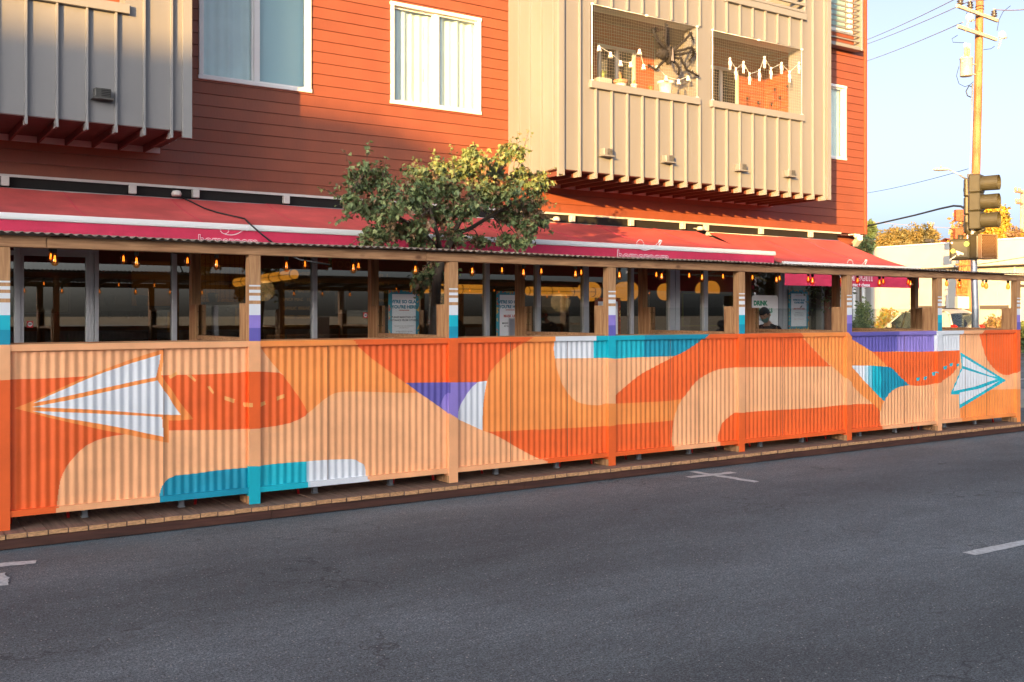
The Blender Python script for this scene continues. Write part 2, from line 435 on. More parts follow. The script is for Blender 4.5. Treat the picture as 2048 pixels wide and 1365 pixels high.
# ------------------------------------------------------------------ ground
def sheet(name, x0, x1, y0, y1, z, m, nx=1, ny=1, base=None):
    b = MB()
    for i in range(nx):
        for j in range(ny):
            a0 = x0+(x1-x0)*i/nx; a1 = x0+(x1-x0)*(i+1)/nx; c0 = y0+(y1-y0)*j/ny; c1 = y0+(y1-y0)*(j+1)/ny
            b.face([(a0,c0,z),(a1,c0,z),(a1,c1,z),(a0,c1,z)])
    return tag(b.build(name, m), kind='structure')
earth = mat('bare_earth', (.12, .10, .07), .95, var=.2, scale=.2)
sheet('ground', -900, 1400, -900, 1400, -.03, earth)
b = MB(); b.face([(-120,-9,0),(130,-9,0),(130,10.32,0),(-120,10.32,0)]); b.face([(21.0,10.32,0),(40.5,10.32,0),(40.5,160,0),(21.0,160,0)])
b.face([(21.0,-160,0),(40.5,-160,0),(40.5,-9,0),(21.0,-9,0)])
tag(b.build('road', asphalt_m), kind='structure')
b = MB(); b.box(-120, 19.2, 10.47, 14.6, -.02, .15)
b.box(19.2, 20.85, 10.47, 120, -.02, .15); b.box(14.8, 19.2, 14.6, 120, -.02, .148)
tag(b.build('pavement', concrete), kind='structure')
b = MB(); b.cbox(-120, 21.0, 10.32, 10.47, -.02, .152, .02); b.cbox(20.85, 21.0, 10.47, 120, -.02, .152, .02)
b.cbox(40.5, 40.65, 10.4, 120, -.02, .152, .02); b.cbox(40.5, 120, 10.25, 10.4, -.02, .152, .02); b.cbox(-120, 21, -9.15, -9, -.02, .152, .02)
tag(b.build('kerb', kerb_m), kind='structure')
b = MB(); b.box(40.65, 43.0, 10.4, 120, -.02, .15); b.box(43, 120, 10.4, 12, -.02, .15); tag(b.build('pavement', concrete), kind='structure')
b = MB(); b.box(-120, 21, -12, -9.15, -.02, .15); tag(b.build('pavement', concrete), kind='structure')

def g(px, py, z0=0.0):
    """point on the ground under a pixel"""
    zd = (HC - z0)*FPX/(py - HY); u = (px - CX)/FPX
    return (zd*SN+u*zd*CS, zd*CS-u*zd*SN)
def stripe(p, q, wd, lab, worn=0.0):
    mb = MB(); p = Vector((*p, 0)); q = Vector((*q, 0)); d = q-p; L = d.length; d.normalize(); s = Vector((-d.y, d.x, 0))
    n = max(2, int(L/.05)); zz = .004
    pr = []
    for i in range(n+1):
        c = p + d*(L*i/n)
        e1 = wd/2*(1+random.uniform(-worn, worn)); e2 = wd/2*(1+random.uniform(-worn, worn))
        pr.append((c+s*e1, c-s*e2))
    for i in range(n):
        a, b_ = pr[i]; c, d2 = pr[i+1]
        mb.face([(a.x,a.y,zz),(b_.x,b_.y,zz),(d2.x,d2.y,zz),(c.x,c.y,zz)])
    return tag(mb.build('road_marking', line_paint), kind='structure')
stripe(g(1383,944), g(1514,965), .10, '', .25)
o = stripe(g(1377,956.5), g(1468,946.5), .10, '', .25); o.location.z = .004
stripe(g(-60,1136), g(72,1125), .11, '', .15); stripe(g(-60,1176), g(16,1167), .11, '', .25); 
o = stripe(g(-8,1150), g(4,1168), .10, '', .25); o.location.z = .004
stripe(g(1938,1109), g(2120,1071), .105, '', .07)
b2 = g(2030, 760); stripe((b2[0], b2[1]), (b2[0]+6, b2[1]+.2), .15, '', .05)
# street across: a long dash line continuing

# ------------------------------------------------------------------ mural (designed on the fence plane)
PY = 8.365
def cv(tag_, x, y):
    if tag_ == 'A': return (x/2.923, 640+y/2.923)
    if tag_ == 'B': return (450+x/2.923, 640+y/2.923)
    if tag_ == 'C': return (1000+x/2.926, 620+y/2.926)
    if tag_ == 'D': return (1480+x/3.606, 620+y/3.606)
    return (x, y)
POLY = []
def pg(col, *spec):
    """spec: 'A', [(x,y)..], 'B', [...]"""
    pts = []
    for i in range(0, len(spec), 2):
        pts += [cv(spec[i], x, y) for x, y in spec[i+1]]
    POLY.append((col, pts, min(p[0] for p in pts), max(p[0] for p in pts)))
pg('R', 'A', [(-2500,420),(-900,372),(-30,355),(100,348),(250,345),(400,338),(520,330),(950,325),(1100,322),(1250,318),(1400,310),(1450,303),(1515,303),(1640,310),(1660,325),(1700,380),(1750,450),(1790,510),(1803,545),(1790,562),(1760,580),(1700,605),(1620,622),(1520,635),(1450,638),(1300,645),(1000,648),(850,655),(730,672),(660,681),(605,694),(555,712),(505,738),(470,767),(430,810),(395,855),(370,900),(355,945),(345,1000),(336,1070),(330,1180),(330,1600),(-2500,1900)])
pg('O', 'B', [(203,60),(735,60),(755,125),(775,150),(860,225),(920,268),(1000,328),(1075,378),(1135,427),(1060,428),(1000,427),(900,423),(800,421),(720,421),(680,423),(640,432),(600,455),(575,474),(550,495),(520,522),(490,548),(475,520),(455,480),(400,400),(345,325),(290,265),(250,215),(215,165),(203,145)])
pg('R', 'B', [(735,60),(1830,60),(1800,100),(1745,138),(1710,160),(1680,182),(1650,205),(1620,232),(1595,258),(1570,287),(1553,315),(1540,345),(1536,362),(1470,366),(1060,370),(1000,328),(920,268),(860,225),(775,150),(755,125)])
pg('O', 'B', [(1830,60),(1800,100),(1745,138),(1710,160),(1680,182),(1650,205),(1620,232),(1595,258),(1570,287),(1553,315),(1540,345),(1525,430),(1515,500),(1511,570),(1510,648),(1540,656),(1700,650),(1850,640)], 'C', [(200,706),(400,694),(640,680),(675,674),(900,660),(1025,648),(1033,605),(1050,560),(1072,522),(1000,534),(900,540),(675,550),(650,548),(625,548),(600,557),(580,560),(550,559),(520,556),(480,548),(450,536),(430,518),(410,498),(390,470),(370,435),(354,395),(340,345),(330,300),(325,285),(320,230),(323,180),(327,150),(327,100)])
pg('R', 'B', [(1510,648),(1560,664),(1600,682),(1650,710),(1700,740),(1750,768),(1790,790),(1840,812),(1880,828),(1905,862),(1905,1000)], 'C', [(1022,1000),(1022,835),(1015,810),(1010,760),(1015,700),(1025,648),(900,660),(675,674),(640,680),(400,694),(200,706)], 'B', [(1850,640),(1700,650),(1540,656)])
pg('I', 'B', [(1060,370),(1312,366),(1312,548),(1200,468),(1135,425),(1075,378)])
pg('V', 'B', [(1312,366),(1480,366),(1440,405),(1400,465),(1370,530),(1362,580),(1312,550),(1262,505),(1290,440),(1312,425)])
pg('W', 'B', [(1480,366),(1500,362),(1536,358),(1525,430),(1515,500),(1511,570),(1510,648),(1440,615),(1362,580),(1370,530),(1384,497),(1400,465),(1440,405)])
pg('W', 'C', [(327,100),(557,100),(556,283),(325,285),(320,230),(323,180)])
pg('T', 'C', [(556,100),(846,100),(845,277),(760,281),(675,288),(634,282),(556,283)])
pg('D', 'C', [(845,100),(1245,100),(1222,143),(1195,168),(1165,193),(1130,217),(1095,240),(1060,258),(1030,271),(930,274),(845,278)])
pg('R', 'C', [(1245,100),(1740,100),(1760,140),(1790,175),(1850,240),(1930,320),(1950,332),(1700,335),(1430,337),(1390,337),(1350,340),(1320,343),(1290,348),(1258,358),(1230,371),(1200,387),(1170,407),(1145,430),(1125,455),(1107,480),(1090,502),(1072,523),(1000,534),(900,540),(675,550),(675,508),(705,480),(740,450),(780,416),(820,385),(860,360),(900,340),(940,318),(980,298),(1030,271),(1060,258),(1095,240),(1130,217),(1165,193),(1195,168),(1222,143)])
pg('O', 'D', [(425,100),(775,100),(775,165),(810,210),(870,245),(960,302),(1030,365),(1075,412),(1000,408),(805,402),(850,450),(905,515),(960,570),(1010,625),(1048,660),(1030,700),(1022,732),(985,697),(945,660),(910,635),(880,610),(840,570),(800,525),(760,487),(720,450),(680,415),(640,382),(600,345),(560,302),(520,262),(480,218),(440,175)])
pg('R', 'C', [(1290,1100),(1290,830),(1282,790),(1282,740),(1289,712),(1297,688),(1308,662),(1326,645),(1350,625),(1368,610),(1385,602)], 'D', [(35,742),(110,735),(200,728),(400,718),(600,705),(690,693),(760,687),(850,680),(970,680),(990,700),(1020,730),(1018,800),(1028,880),(1028,1200),(0,1300)])
pg('I', 'D', [(775,100),(1145,100),(1140,300),(1050,303),(960,302),(870,245),(810,210),(775,165)])
pg('V', 'D', [(1140,100),(1412,100),(1410,300),(1300,303),(1140,300)])
pg('W', 'D', [(1410,100),(1607,100),(1607,170),(1590,180),(1590,293),(1500,296),(1410,300)])
pg('R', 'D', [(960,302),(1050,303),(1300,303),(1410,300),(1500,296),(1590,293),(1592,340),(1588,372),(1580,400),(1567,427),(1550,452),(1528,473),(1500,492),(1472,510),(1440,525),(1380,540),(1330,547),(1290,550),(1230,545),(1195,512),(1160,480),(1130,448),(1100,418),(1075,412),(1030,365)])
pg('W', 'D', [(805,402),(905,403),(905,515),(850,450)])
pg('L', 'D', [(905,403),(930,403),(930,540),(905,515)])
pg('M', 'D', [(930,403),(960,404),(960,572),(930,540)])
pg('T', 'D', [(960,404),(1015,408),(1040,560),(1030,643),(1010,625),(960,572)])
pg('D', 'D', [(1015,408),(1075,412),(1100,418),(1130,448),(1160,480),(1195,512),(1230,545),(1200,548),(1165,555),(1135,566),(1108,582),(1085,605),(1065,632),(1048,660),(1025,640),(1020,560),(1030,500)])
pg('O', 'D', [(1598,712),(1610,590),(1700,585),(1820,578),(1995,572),(2100,570),(2100,1000),(1600,1000)])
pg('R', 'D', [(1757,100),(2100,100),(2100,420),(2020,437),(1990,455),(1950,470),(1928,472),(1905,468),(1880,456),(1857,440),(1833,416),(1812,392),(1795,366),(1780,336),(1765,290),(1752,240),(1742,210),(1737,180),(1757,150)])
# small plane
pg('T', 'D', [(1600,308),(1928,510),(1588,716),(1586,610),(1526,612),(1606,418)])
pg('W', 'D', [(1609,334),(1860,484),(1820,478),(1617,406)])
pg('W', 'D', [(1612,424),(1860,500),(1700,556),(1545,588)])
pg('W', 'D', [(1592,598),(1740,568),(1885,510),(1750,597),(1594,685)])
for (x, y, s) in ((1295,500,12),(1345,493,11),(1408,462,13),(1455,437,8),(1490,418,12),(1532,397,11),(1577,400,10)):
    pg('T', 'D', [(x-s,y-s+3),(x+s,y-s-2),(x+s-2,y+s-2),(x-s+1,y+s+2)])
# teal / white foot of bays one and two
pg('D', 'A', [(926,1200),(930,1100),(934,1050),(940,1005),(950,975),(970,946),(995,927),(1030,912),(1150,900),(1250,885),(1350,874),(1450,866),(1460,855),(1522,855),(1522,1300),(926,1400)])
pg('T', 'A', [(1452,855),(1520,855),(1600,845),(1700,836),(1795,830),(1795,1010),(1780,1200),(1452,1300)])
pg('L', 'A', [(1795,830),(1830,828),(1830,1000),(1780,1100),(1740,1100),(1795,985)])
pg('W', 'B', [(500,827),(560,823),(600,820),(690,817),(740,816),(770,820),(790,834),(815,846),(825,865),(830,920),(830,933),(848,933),(842,1000),(600,1100),(505,1100),(500,965)])
# big plane
pg('O', 'A', [(86,519),(190,478),(300,428),(400,380),(520,328),(640,280),(760,235),(860,202),(962,172),(958,235),(943,325),(1000,400),(1060,490),(1135,582),(1050,590),(990,590),(990,720),(960,716),(840,692),(720,668),(600,645),(400,600),(280,572),(190,545)])
pg('W', 'A', [(195,489),(300,440),(400,397),(500,352),(600,312),(760,258),(943,203),(936,255),(915,337),(800,358),(700,381),(600,402),(500,424),(400,446),(300,468)])
pg('W', 'A', [(188,511),(400,472),(600,427),(780,386),(925,355),(945,385),(960,413),(985,440),(1010,487),(1060,557),(1000,557),(900,553),(700,537),(500,524),(350,518)])
pg('W', 'A', [(190,534),(350,540),(500,546),(700,556),(850,563),(950,570),(954,620),(960,685),(850,663),(750,640),(600,612),(500,595),(400,580),(300,560)])
for q in ([(988,330),(1035,305),(1042,322),(998,346)], [(1095,325),(1120,322),(1150,352),(1145,364)], [(1215,392),(1232,388),(1255,425),(1248,436)],
          [(1316,446),(1378,466),(1372,489),(1318,470)], [(1424,484),(1478,486),(1478,510),(1428,510)], [(1515,488),(1556,476),(1558,496),(1522,512)], [(1620,452),(1664,434),(1668,455),(1624,474)]):
    pg('A', 'A', q)

def column(px, pys=None):
    """paint bands down one vertical line of the design: [(py_top, py_bottom, colour)]"""
    ac = [P for P in POLY if P[2] <= px <= P[3]]
    ys = []
    cr = []
    for c, pts, a, b_ in ac:
        xs = []
        n = len(pts)
        for i in range(n):
            x0, y0 = pts[i]; x1, y1 = pts[(i+1) % n]
            if (x0 <= px) != (x1 <= px):
                xs.append(y0 + (y1-y0)*(px-x0)/(x1-x0))
        xs.sort(); cr.append((c, xs)); ys += xs
    ys = sorted(set([-1e5, 1e5] + ys)); out = []
    for i in range(len(ys)-1):
        a, b_ = ys[i], ys[i+1]; mid = (a+b_)/2; col = 'P'
        for c, xs in cr:
            k = sum(1 for x in xs if x < mid)
            if k % 2: col = c
        if out and out[-1][2] == col: out[-1] = (out[-1][0], b_, col)
        else: out.append((a, b_, col))
    return out
KEYS = list(PAINT.keys()); PM = [PAINT[k] for k in KEYS]; KI = {k: i for i, k in enumerate(KEYS)}
def bands(X, z0, z1):
    """painted height bands at street position X between heights z0 and z1"""
    px = X2px(X, PY); zd = X*SN + PY*CS; res = []
    if px < -800: px = -800
    for a, b_, c in column(px):
        zt = HC + (HY-a)*zd/FPX; zb = HC + (HY-b_)*zd/FPX
        zt = min(zt, z1); zb = max(zb, z0)
        if zt - zb > 1e-4: res.append((zb, zt, KI[c]))
    return res

# ------------------------------------------------------------------ parklet
DK = .12      # deck height
pk = thing('street_dining_parklet', 'painted corrugated and timber dining parklet with paper plane mural beside the road', 'parklet', (0, 8.36, 0))
PXP = [5, 508.4, 905.5, 1222.5, 1482, 1697, 1878, 2035.5]
XP = [Xat(p, 8.36) for p in PXP]
XP = [XP[0]-1.95] + XP
ZR = 1.515; ZB0, ZB1 = .215, .262
PW = .10
# deck boards and fascia
mb = MB(); x = -2.6; i = 0; x_end = XP[-1]+.16
while x < x_end - .05:
    x2 = min(x + .139 + random.uniform(-.002, .002), x_end)
    jz = random.uniform(-.002, .002); jy = random.uniform(-.006, .006)
    n0 = len(mb.f)
    mb.cbox(x, x2, 8.205+jy, 10.28, DK-.038+jz, DK+jz, .004, 0)
    mb.face([(x+.003, 8.203+jy, DK-.036+jz), (x2-.003, 8.203+jy, DK-.036+jz), (x2-.003, 8.203+jy, DK-.002+jz), (x+.003, 8.203+jy, DK-.002+jz)], 1)
    x = x2 + .004; i += 1
mb.build('deck', [wood_deck, wood_end], pk, (0, 8.36, 0))
mb = MB(); xs = [-2.6, .1, 3.0, 5.6, 8.9, 12.2, x_end]
for a, c in zip(xs[:-1], xs[1:]): mb.cbox(a+.002, c-.002, 8.215, 8.25, .006, DK-.04, .003)
mb.cbox(x_end-.035, x_end, 8.252, 10.28, .006, DK-.04, .003)
mb.build('fascia_board', wood_fascia, pk, (0, 8.36, 0))

STR = [(.0, .112, 1), (.112, .222, 2), (.222, .317, 3), (.347, .388, 3), (.413, .439, 3), (.467, .480, 3)]
def post(X, kind, first=False):
    """front post: painted below the rail, wood with stripes above"""
    x0, x1 = X-PW/2, X+PW/2; y0, y1 = 8.345, 8.437; mb = MB()
    mats = PM + [wood_post]; WI = len(PM)
    top = 2.25; bot = DK+.001
    lo, hi = ('D', 'T') if kind == 'teal' else ('I', 'V')
    nc = 6
    for k in range(nc):
        a = x0 + (x1-x0)*k/nc; c = x0 + (x1-x0)*(k+1)/nc
        seg = bands((a+c)/2, bot, ZR)
        z = ZR
        for s0, s1, t in STR:
            if ZR+s0 > z+1e-4: seg.append((z, ZR+s0, WI))
            seg.append((ZR+s0, ZR+s1, {1: KI[lo], 2: KI[hi], 3: KI['W']}[t])); z = ZR+s1
        seg.append((z, top, WI))
        for z0, z1, m in seg: mb.face([(a,y0,z0),(c,y0,z0),(c,y0,z1),(a,y0,z1)], m)
    for z0, z1, m in bands(x0+.01, bot+.07, ZR): mb.face([(x0,y1,z0),(x0,y0,z0),(x0,y0,z1),(x0,y1,z1)], m)
    mb.face([(x0,y1,bot),(x0,y0,bot),(x0,y0,bot+.07),(x0,y1,bot+.07)], WI)
    mb.face([(x0,y1,ZR),(x0,y0,ZR),(x0,y0,top),(x0,y1,top)], WI)
    for z0, z1, m in bands(x1-.01, bot, ZR): mb.face([(x1,y0,z0),(x1,y1,z0),(x1,y1,z1),(x1,y0,z1)], m)
    mb.face([(x1,y0,ZR),(x1,y1,ZR),(x1,y1,top),(x1,y0,top)], WI)
    mb.face([(x1,y1,bot),(x0,y1,bot),(x0,y1,top),(x1,y1,top)], WI)
    return mb.build('post', mats, pk, (X, 8.36, 0))
for i, X in enumerate(XP):
    o = post(X, 'teal' if i % 2 == 1 else 'violet')
    o['label'] = 'front timber post with white stripes over %s bands' % ('teal' if i % 2 == 1 else 'violet')
# panels
PITCH = .068; NP = 12
sheet_seams = [Xat(p, PY) for p in (328, 656.5, 1022, 1137, 1343, 1398, 1567, 1812, 1932, 1975)]
for i in range(len(XP)-1):
    x0, x1 = XP[i]+PW/2, XP[i+1]-PW/2
    mb = MB(); n = int((x1-x0)/(PITCH/NP)); d = (x1-x0)/n
    fy = lambda x: 8.383 + .0043*math.cos(2*PI*x/PITCH)
    for k in range(n):
        a = x0+d*k; c = a+d
        for z0, z1, m in bands((a+c)/2, ZB1-.01, ZR-.045):
            mb.face([(a,fy(a),z0),(c,fy(c),z0),(c,fy(c),z1),(a,fy(a),z1)], m)
    # inner face so the sheet has thickness
    for k in range(0, n):
        a = x0+d*k; c = a+d
        mb.face([(c,fy(c)+.002,ZB1-.01),(a,fy(a)+.002,ZB1-.01),(a,fy(a)+.002,ZR-.045),(c,fy(c)+.002,ZR-.045)], len(PM))
    for s in sheet_seams:
        if x0 < s < x1:
            mb.box(s, s+.0035, fy(s)-.0035, fy(s)+.0005, ZB1, ZR-.05, len(PM)+1)
    mb.build('corrugated_panel', PM+[galv, mat('seam_dark', (.12, .05, .03), .8)], pk, (x0, 8.36, 0))  # dark strips mark the sheet overlaps
    for nm, za, zb, yf, yb, e in (('top_rail', ZR-.05, ZR, 8.352, 8.40, 0), ('bottom_rail', ZB0, ZB1, 8.354, 8.40, 0)):
        mb = MB(); n = int((x1-x0)/.02)+1; d = (x1-x0)/n
        for k in range(n):
            a = x0+d*k; c = a+d; bs = bands((a+c)/2, za, zb)
            for z0, z1, m in bs: mb.face([(a,yf,z0),(c,yf,z0),(c,yf,z1),(a,yf,z1)], m)
            mb.face([(a,yf,zb),(c,yf,zb),(c,yb,zb),(a,yb,zb)], bs[-1][2])
            mb.face([(a,yb,za),(c,yb,za),(c,yf,za),(a,yf,za)], bs[0][2])
        mb.face([(x0,yb,zb),(x0,yb,za),(x0,yf,za),(x0,yf,zb)], 0); mb.face([(x1,yf,zb),(x1,yf,za),(x1,yb,za),(x1,yb,zb)], 0)
        mb.face([(x1,yb,za),(x0,yb,za),(x0,yb,zb),(x1,yb,zb)], len(PM))
        mb.build(nm, PM+[wood_beam], pk, (x0, 8.36, 0))
    # bare timber sill behind the rail
    mb = MB(); mb.cbox(x0, x1, 8.41, 8.44, ZR-.07, ZR+.012, .003); mb.build('inner_rail', wood_beam, pk, (x0, 8.36, 0))
# rear posts, beams, dividers
for i, X in enumerate(XP):
    mb = MB(); mb.cbox(X-.046, X+.046, 10.07, 10.16, DK, 2.36, .004); mb.build('rear_post', wood_post, pk, (X, 8.36, 0))
    if i == 0: continue
    for sx in (-1, 1):
        a = X + (.005 if sx > 0 else -.043) ; 
        for ya, yb in ((8.445, 8.585), (9.93, 10.06)):
            mb = MB(); mb.cbox(a+ (.012 if sx>0 else -.012), a+.038+(.012 if sx>0 else -.012), ya, yb, DK, 1.84, .003)
            for zz in (.45, 1.62, 1.77): mb.tube([(a+.019, ya-.002, zz), (a+.019, ya+.002, zz)], .006, 6, 1)
            mb.build('divider_board', [wood_post, black], pk, (X, 8.36, 0))
    mb = MB(); mb.box(X-.004, X+.004, 8.447, 10.055, 1.0, 1.83); mb.build('divider_pane', clear_acrylic, pk, (X, 8.36, 0))
    mb = MB(); mb.cbox(X-.04, X+.04, 8.588, 9.925, 1.50, 1.54, .003)
    mb.cbox(X-.016, X+.016, 8.588, 9.925, DK+.05, .998, .003); mb.build('divider_panel', wood_beam, pk, (X, 8.36, 0))
bx = [-2.6, XP[0], XP[2]+.95, XP[3]-.03, XP[6]-.9, XP[-1]+.2]
bx = [-2.6, XP[1]+.3, XP[3]-.3, XP[5]+.4, XP[7]-.7, XP[-1]+.25]
for a, c in zip(bx[:-1], bx[1:]):
    mb = MB(); mb.cbox(a+.0015, c-.0015, 8.335, 8.425, 2.251, 2.338, .004); mb.build('beam', wood_beam, pk, (a, 8.36, 0))
mb = MB(); mb.cbox(-2.6, XP[-1]+.25, 10.07, 10.16, 2.361, 2.45, .004); mb.build('rear_beam', wood_beam, pk, (0, 8.36, 0))
for k in range(28):
    X = -2.3 + k*.62
    if X > XP[-1]+.2: break
    mb = MB(); M = Matrix.Translation((X, 8.43, 2.30)) @ Matrix.Rotation(math.atan2(.1, 1.64), 4, 'X')
    mb.box(-.019, .019, 0, 1.63, -.005, .06, 0, M); mb.build('rafter', wood_deck, pk, (X, 8.36, 0))
mb = MB(); x0, x1 = -2.7, XP[-1]+.32; n = int((x1-x0)/(PITCH/8)); d = (x1-x0)/n
fz = lambda x: .0085*math.cos(2*PI*x/PITCH + .8) + .004*math.sin(x*1.7)
for k in range(n):
    a = x0+k*d; c = a+d
    P = lambda x, y, t: (x, y, 2.351 + (y-8.25)*.062 + fz(x) + t)
    mb.face([P(a,8.24,0),P(a,10.4,0),P(c,10.4,0),P(c,8.24,0)], 0, True)
    mb.face([P(a,8.24,.0025),P(c,8.24,.0025),P(c,10.4,.0025),P(a,10.4,.0025)], 0, True)
    mb.face([P(a,8.24,0),P(c,8.24,0),P(c,8.24,.0025),P(a,8.24,.0025)], 0)
mb.build('corrugated_roof', tin, pk, (0, 8.36, 0))
# rear clear windscreens in the last two bays
for i in (6, 7):
    mb = MB(); mb.box(XP[i]+.06, XP[i+1]-.06, 10.11, 10.118, 1.0, 1.83); mb.build('rear_windscreen', clear_acrylic, pk, (XP[i], 8.36, 0))
    mb = MB(); mb.cbox(XP[i]+.05, XP[i+1]-.05, 10.08, 10.15, .93, .999, .004); mb.build('rear_rail', wood_beam, pk, (XP[i], 8.36, 0))
# corner bracket lamp arm at the end post
mb = MB(); mb.cbox(XP[-1]+.05, XP[-1]+.22, 8.37, 8.40, 2.16, 2.20, .003); mb.cbox(XP[-1]+.05, XP[-1]+.08, 8.37, 8.40, 2.02, 2.16, .003)
mb.build('corner_brace', wood_post, pk, (XP[-1], 8.36, 0))

# ------------------------------------------------------------------ furniture behind the fence
def make_table(loc, label):
    t = thing('dining_table', label, 'table', loc, 'dining tables inside the parklet')
    L = Vector(loc); o3 = tuple(L)
    mb = MB(); mb.cbox(L.x-.42, L.x+.42, L.y-.36, L.y+.36, L.z+.71, L.z+.745, .006); mb.build('table_top', table_m, t, o3)
    mb = MB(); mb.box(L.x-.36, L.x+.36, L.y-.30, L.y+.30, L.z+.66, L.z+.709); mb.build('apron', grey_metal, t, o3)
    for sx in (-1, 1):
        for sy in (-1, 1):
            mb = MB(); cx, cy = L.x+sx*.38, L.y+sy*.32; mb.cbox(cx-.022, cx+.022, cy-.022, cy+.022, L.z+.012, L.z+.709, .003)
            mb.cbox(cx-.026, cx+.026, cy-.026, cy+.026, L.z, L.z+.012, .002); mb.build('leg', grey_metal, t, o3)
    return t
def make_chair(loc, label):
    t = thing('metal_chair', label, 'chair', loc, 'red metal chairs inside the parklet')
    L = Vector(loc); o3 = tuple(L); A = lambda x, y, z: (L.x+x, L.y+y, L.z+z)
    mb = MB(); mb.cbox(L.x-.18, L.x+.18, L.y-.18, L.y+.18, L.z+.44, L.z+.455, .006); mb.build('seat', red_plast, t, o3)
    for sx in (-1, 1):
        for sy in (-1, 1):
            mb = MB(); mb.tube([A(sx*.15, sy*.15, .44), A(sx*.21, sy*.20, 0)], [.017, .012], 8); mb.build('leg', red_plast, t, o3)
    mb = MB(); mb.tube([A(-.17,-.16,.45), A(-.20,-.16,.72), A(-.20,0,.82), A(-.20,.16,.72), A(-.17,.16,.45)], .012, 8); mb.cbox(L.x-.205, L.x-.195, L.y-.05, L.y+.05, L.z+.45, L.z+.80, .003)
    mb.build('backrest', red_plast, t, o3)
    return t
tx = [1.95, 3.9, 5.85, 7.75, 9.7, 11.6, 13.5]
t0 = None
ords = ['first', 'second', 'third', 'fourth', 'fifth', 'sixth', 'seventh']
T0 = make_table((tx[0], 8.87, DK+.002), ''); C0 = make_chair((tx[0]+.72, 8.80, DK+.002), '')
for i, X in enumerate(tx):
    lab = 'grey legged table seen under the fence in the %s bay from the left' % ords[i]
    if i == 0: T0['label'] = lab
    else: copy_thing(T0, (X, 8.87, DK+.002), 0, lab)
    lr = 'red metal chair right of the table in the %s bay from the left' % ords[i]
    ll = 'red metal chair left of the table in the %s bay from the left' % ords[i]
    if i == 0: C0['label'] = lr; C0.rotation_euler = (0, 0, PI); WORLD[C0.name] = Vector(C0.location)
    else: copy_thing(C0, (X+.68, 8.80+.04*math.sin(i*3), DK+.002), PI + .1*math.sin(i*5), lr)
    copy_thing(C0, (X-.70, 8.80+.04*math.sin(i*7), DK+.002), .12*math.sin(i*4), ll)

# ------------------------------------------------------------------ string lights
def string(row, Y, pxs, label, zc):
    s = thing('string_light', label, 'string lights', (Xat(pxs[0], Y), Y, 2.2), 'string lights under the parklet roof')
    o3 = tuple(WORLD[s.name])
    mb = MB(); pts = [(-1.2, Y, zc)]
    Xs = [Xat(p, Y) for p in pxs]
    for k, X in enumerate(Xs):
        pts.append((X, Y, zc-.012))
        if k+1 < len(Xs):
            X2 = Xs[k+1]; pts.append(((X+X2)/2, Y+.01, zc-.03 - .02*math.sin(k*2.1)))
    pts.append((XP[-1], Y, zc)); mb.tube(pts, .0045, 6); mb.build('cable', black, s, o3)
    for X in Xs:
        zb = zc-.012
        mb = MB(); mb.lathe([(.004, 0), (.012, -.004), (.017, -.02), (.019, -.055), (.014, -.066), (.002, -.067)], (X, Y, zb), 10); sk = mb.build('socket', black, s, (X, Y, zb))
        mb = MB(); mb.lathe([(.012, -.066), (.016, -.074), (.026, -.098), (.031, -.122), (.030, -.140), (.022, -.157), (.008, -.166), (.0005, -.167)], (X, Y, zb), 12); bl = mb.build('bulb', bulb_glass, s, (X, Y, zb))
        mb = MB()
        for k in range(4):
            a = k*PI/2+.4; mb.tube([(X+.004*math.cos(a), Y+.004*math.sin(a), zb-.083), (X+.009*math.cos(a), Y+.009*math.sin(a), zb-.133)], .0016, 5)
        mb.build('filament', filament_m, bl, (X, Y, zb))
FR = [109.5, 273, 433, 573, 706.7, 830.7, 944.5, 1047, 1151, 1238.8, 1323.4, 1404, 1480, 1553, 1625, 1691, 1759, 1821, 1868, 1919, 1972.4, 2016]
RR = [101.6, 247, 375, 610, 717, 1004, 1082.7, 1162.5, 1312.7, 1378.5, 1446, 1505, 1559, 1616.7, 1683, 1715, 1766.6, 1816.5, 1893.4, 1965.5]
string('front', 8.52, FR, 'front row of glowing amber bulbs hanging just behind the timber beam', 2.300)
string('rear', 9.85, RR, 'rear row of glowing amber bulbs nearer the shop windows', 2.388)

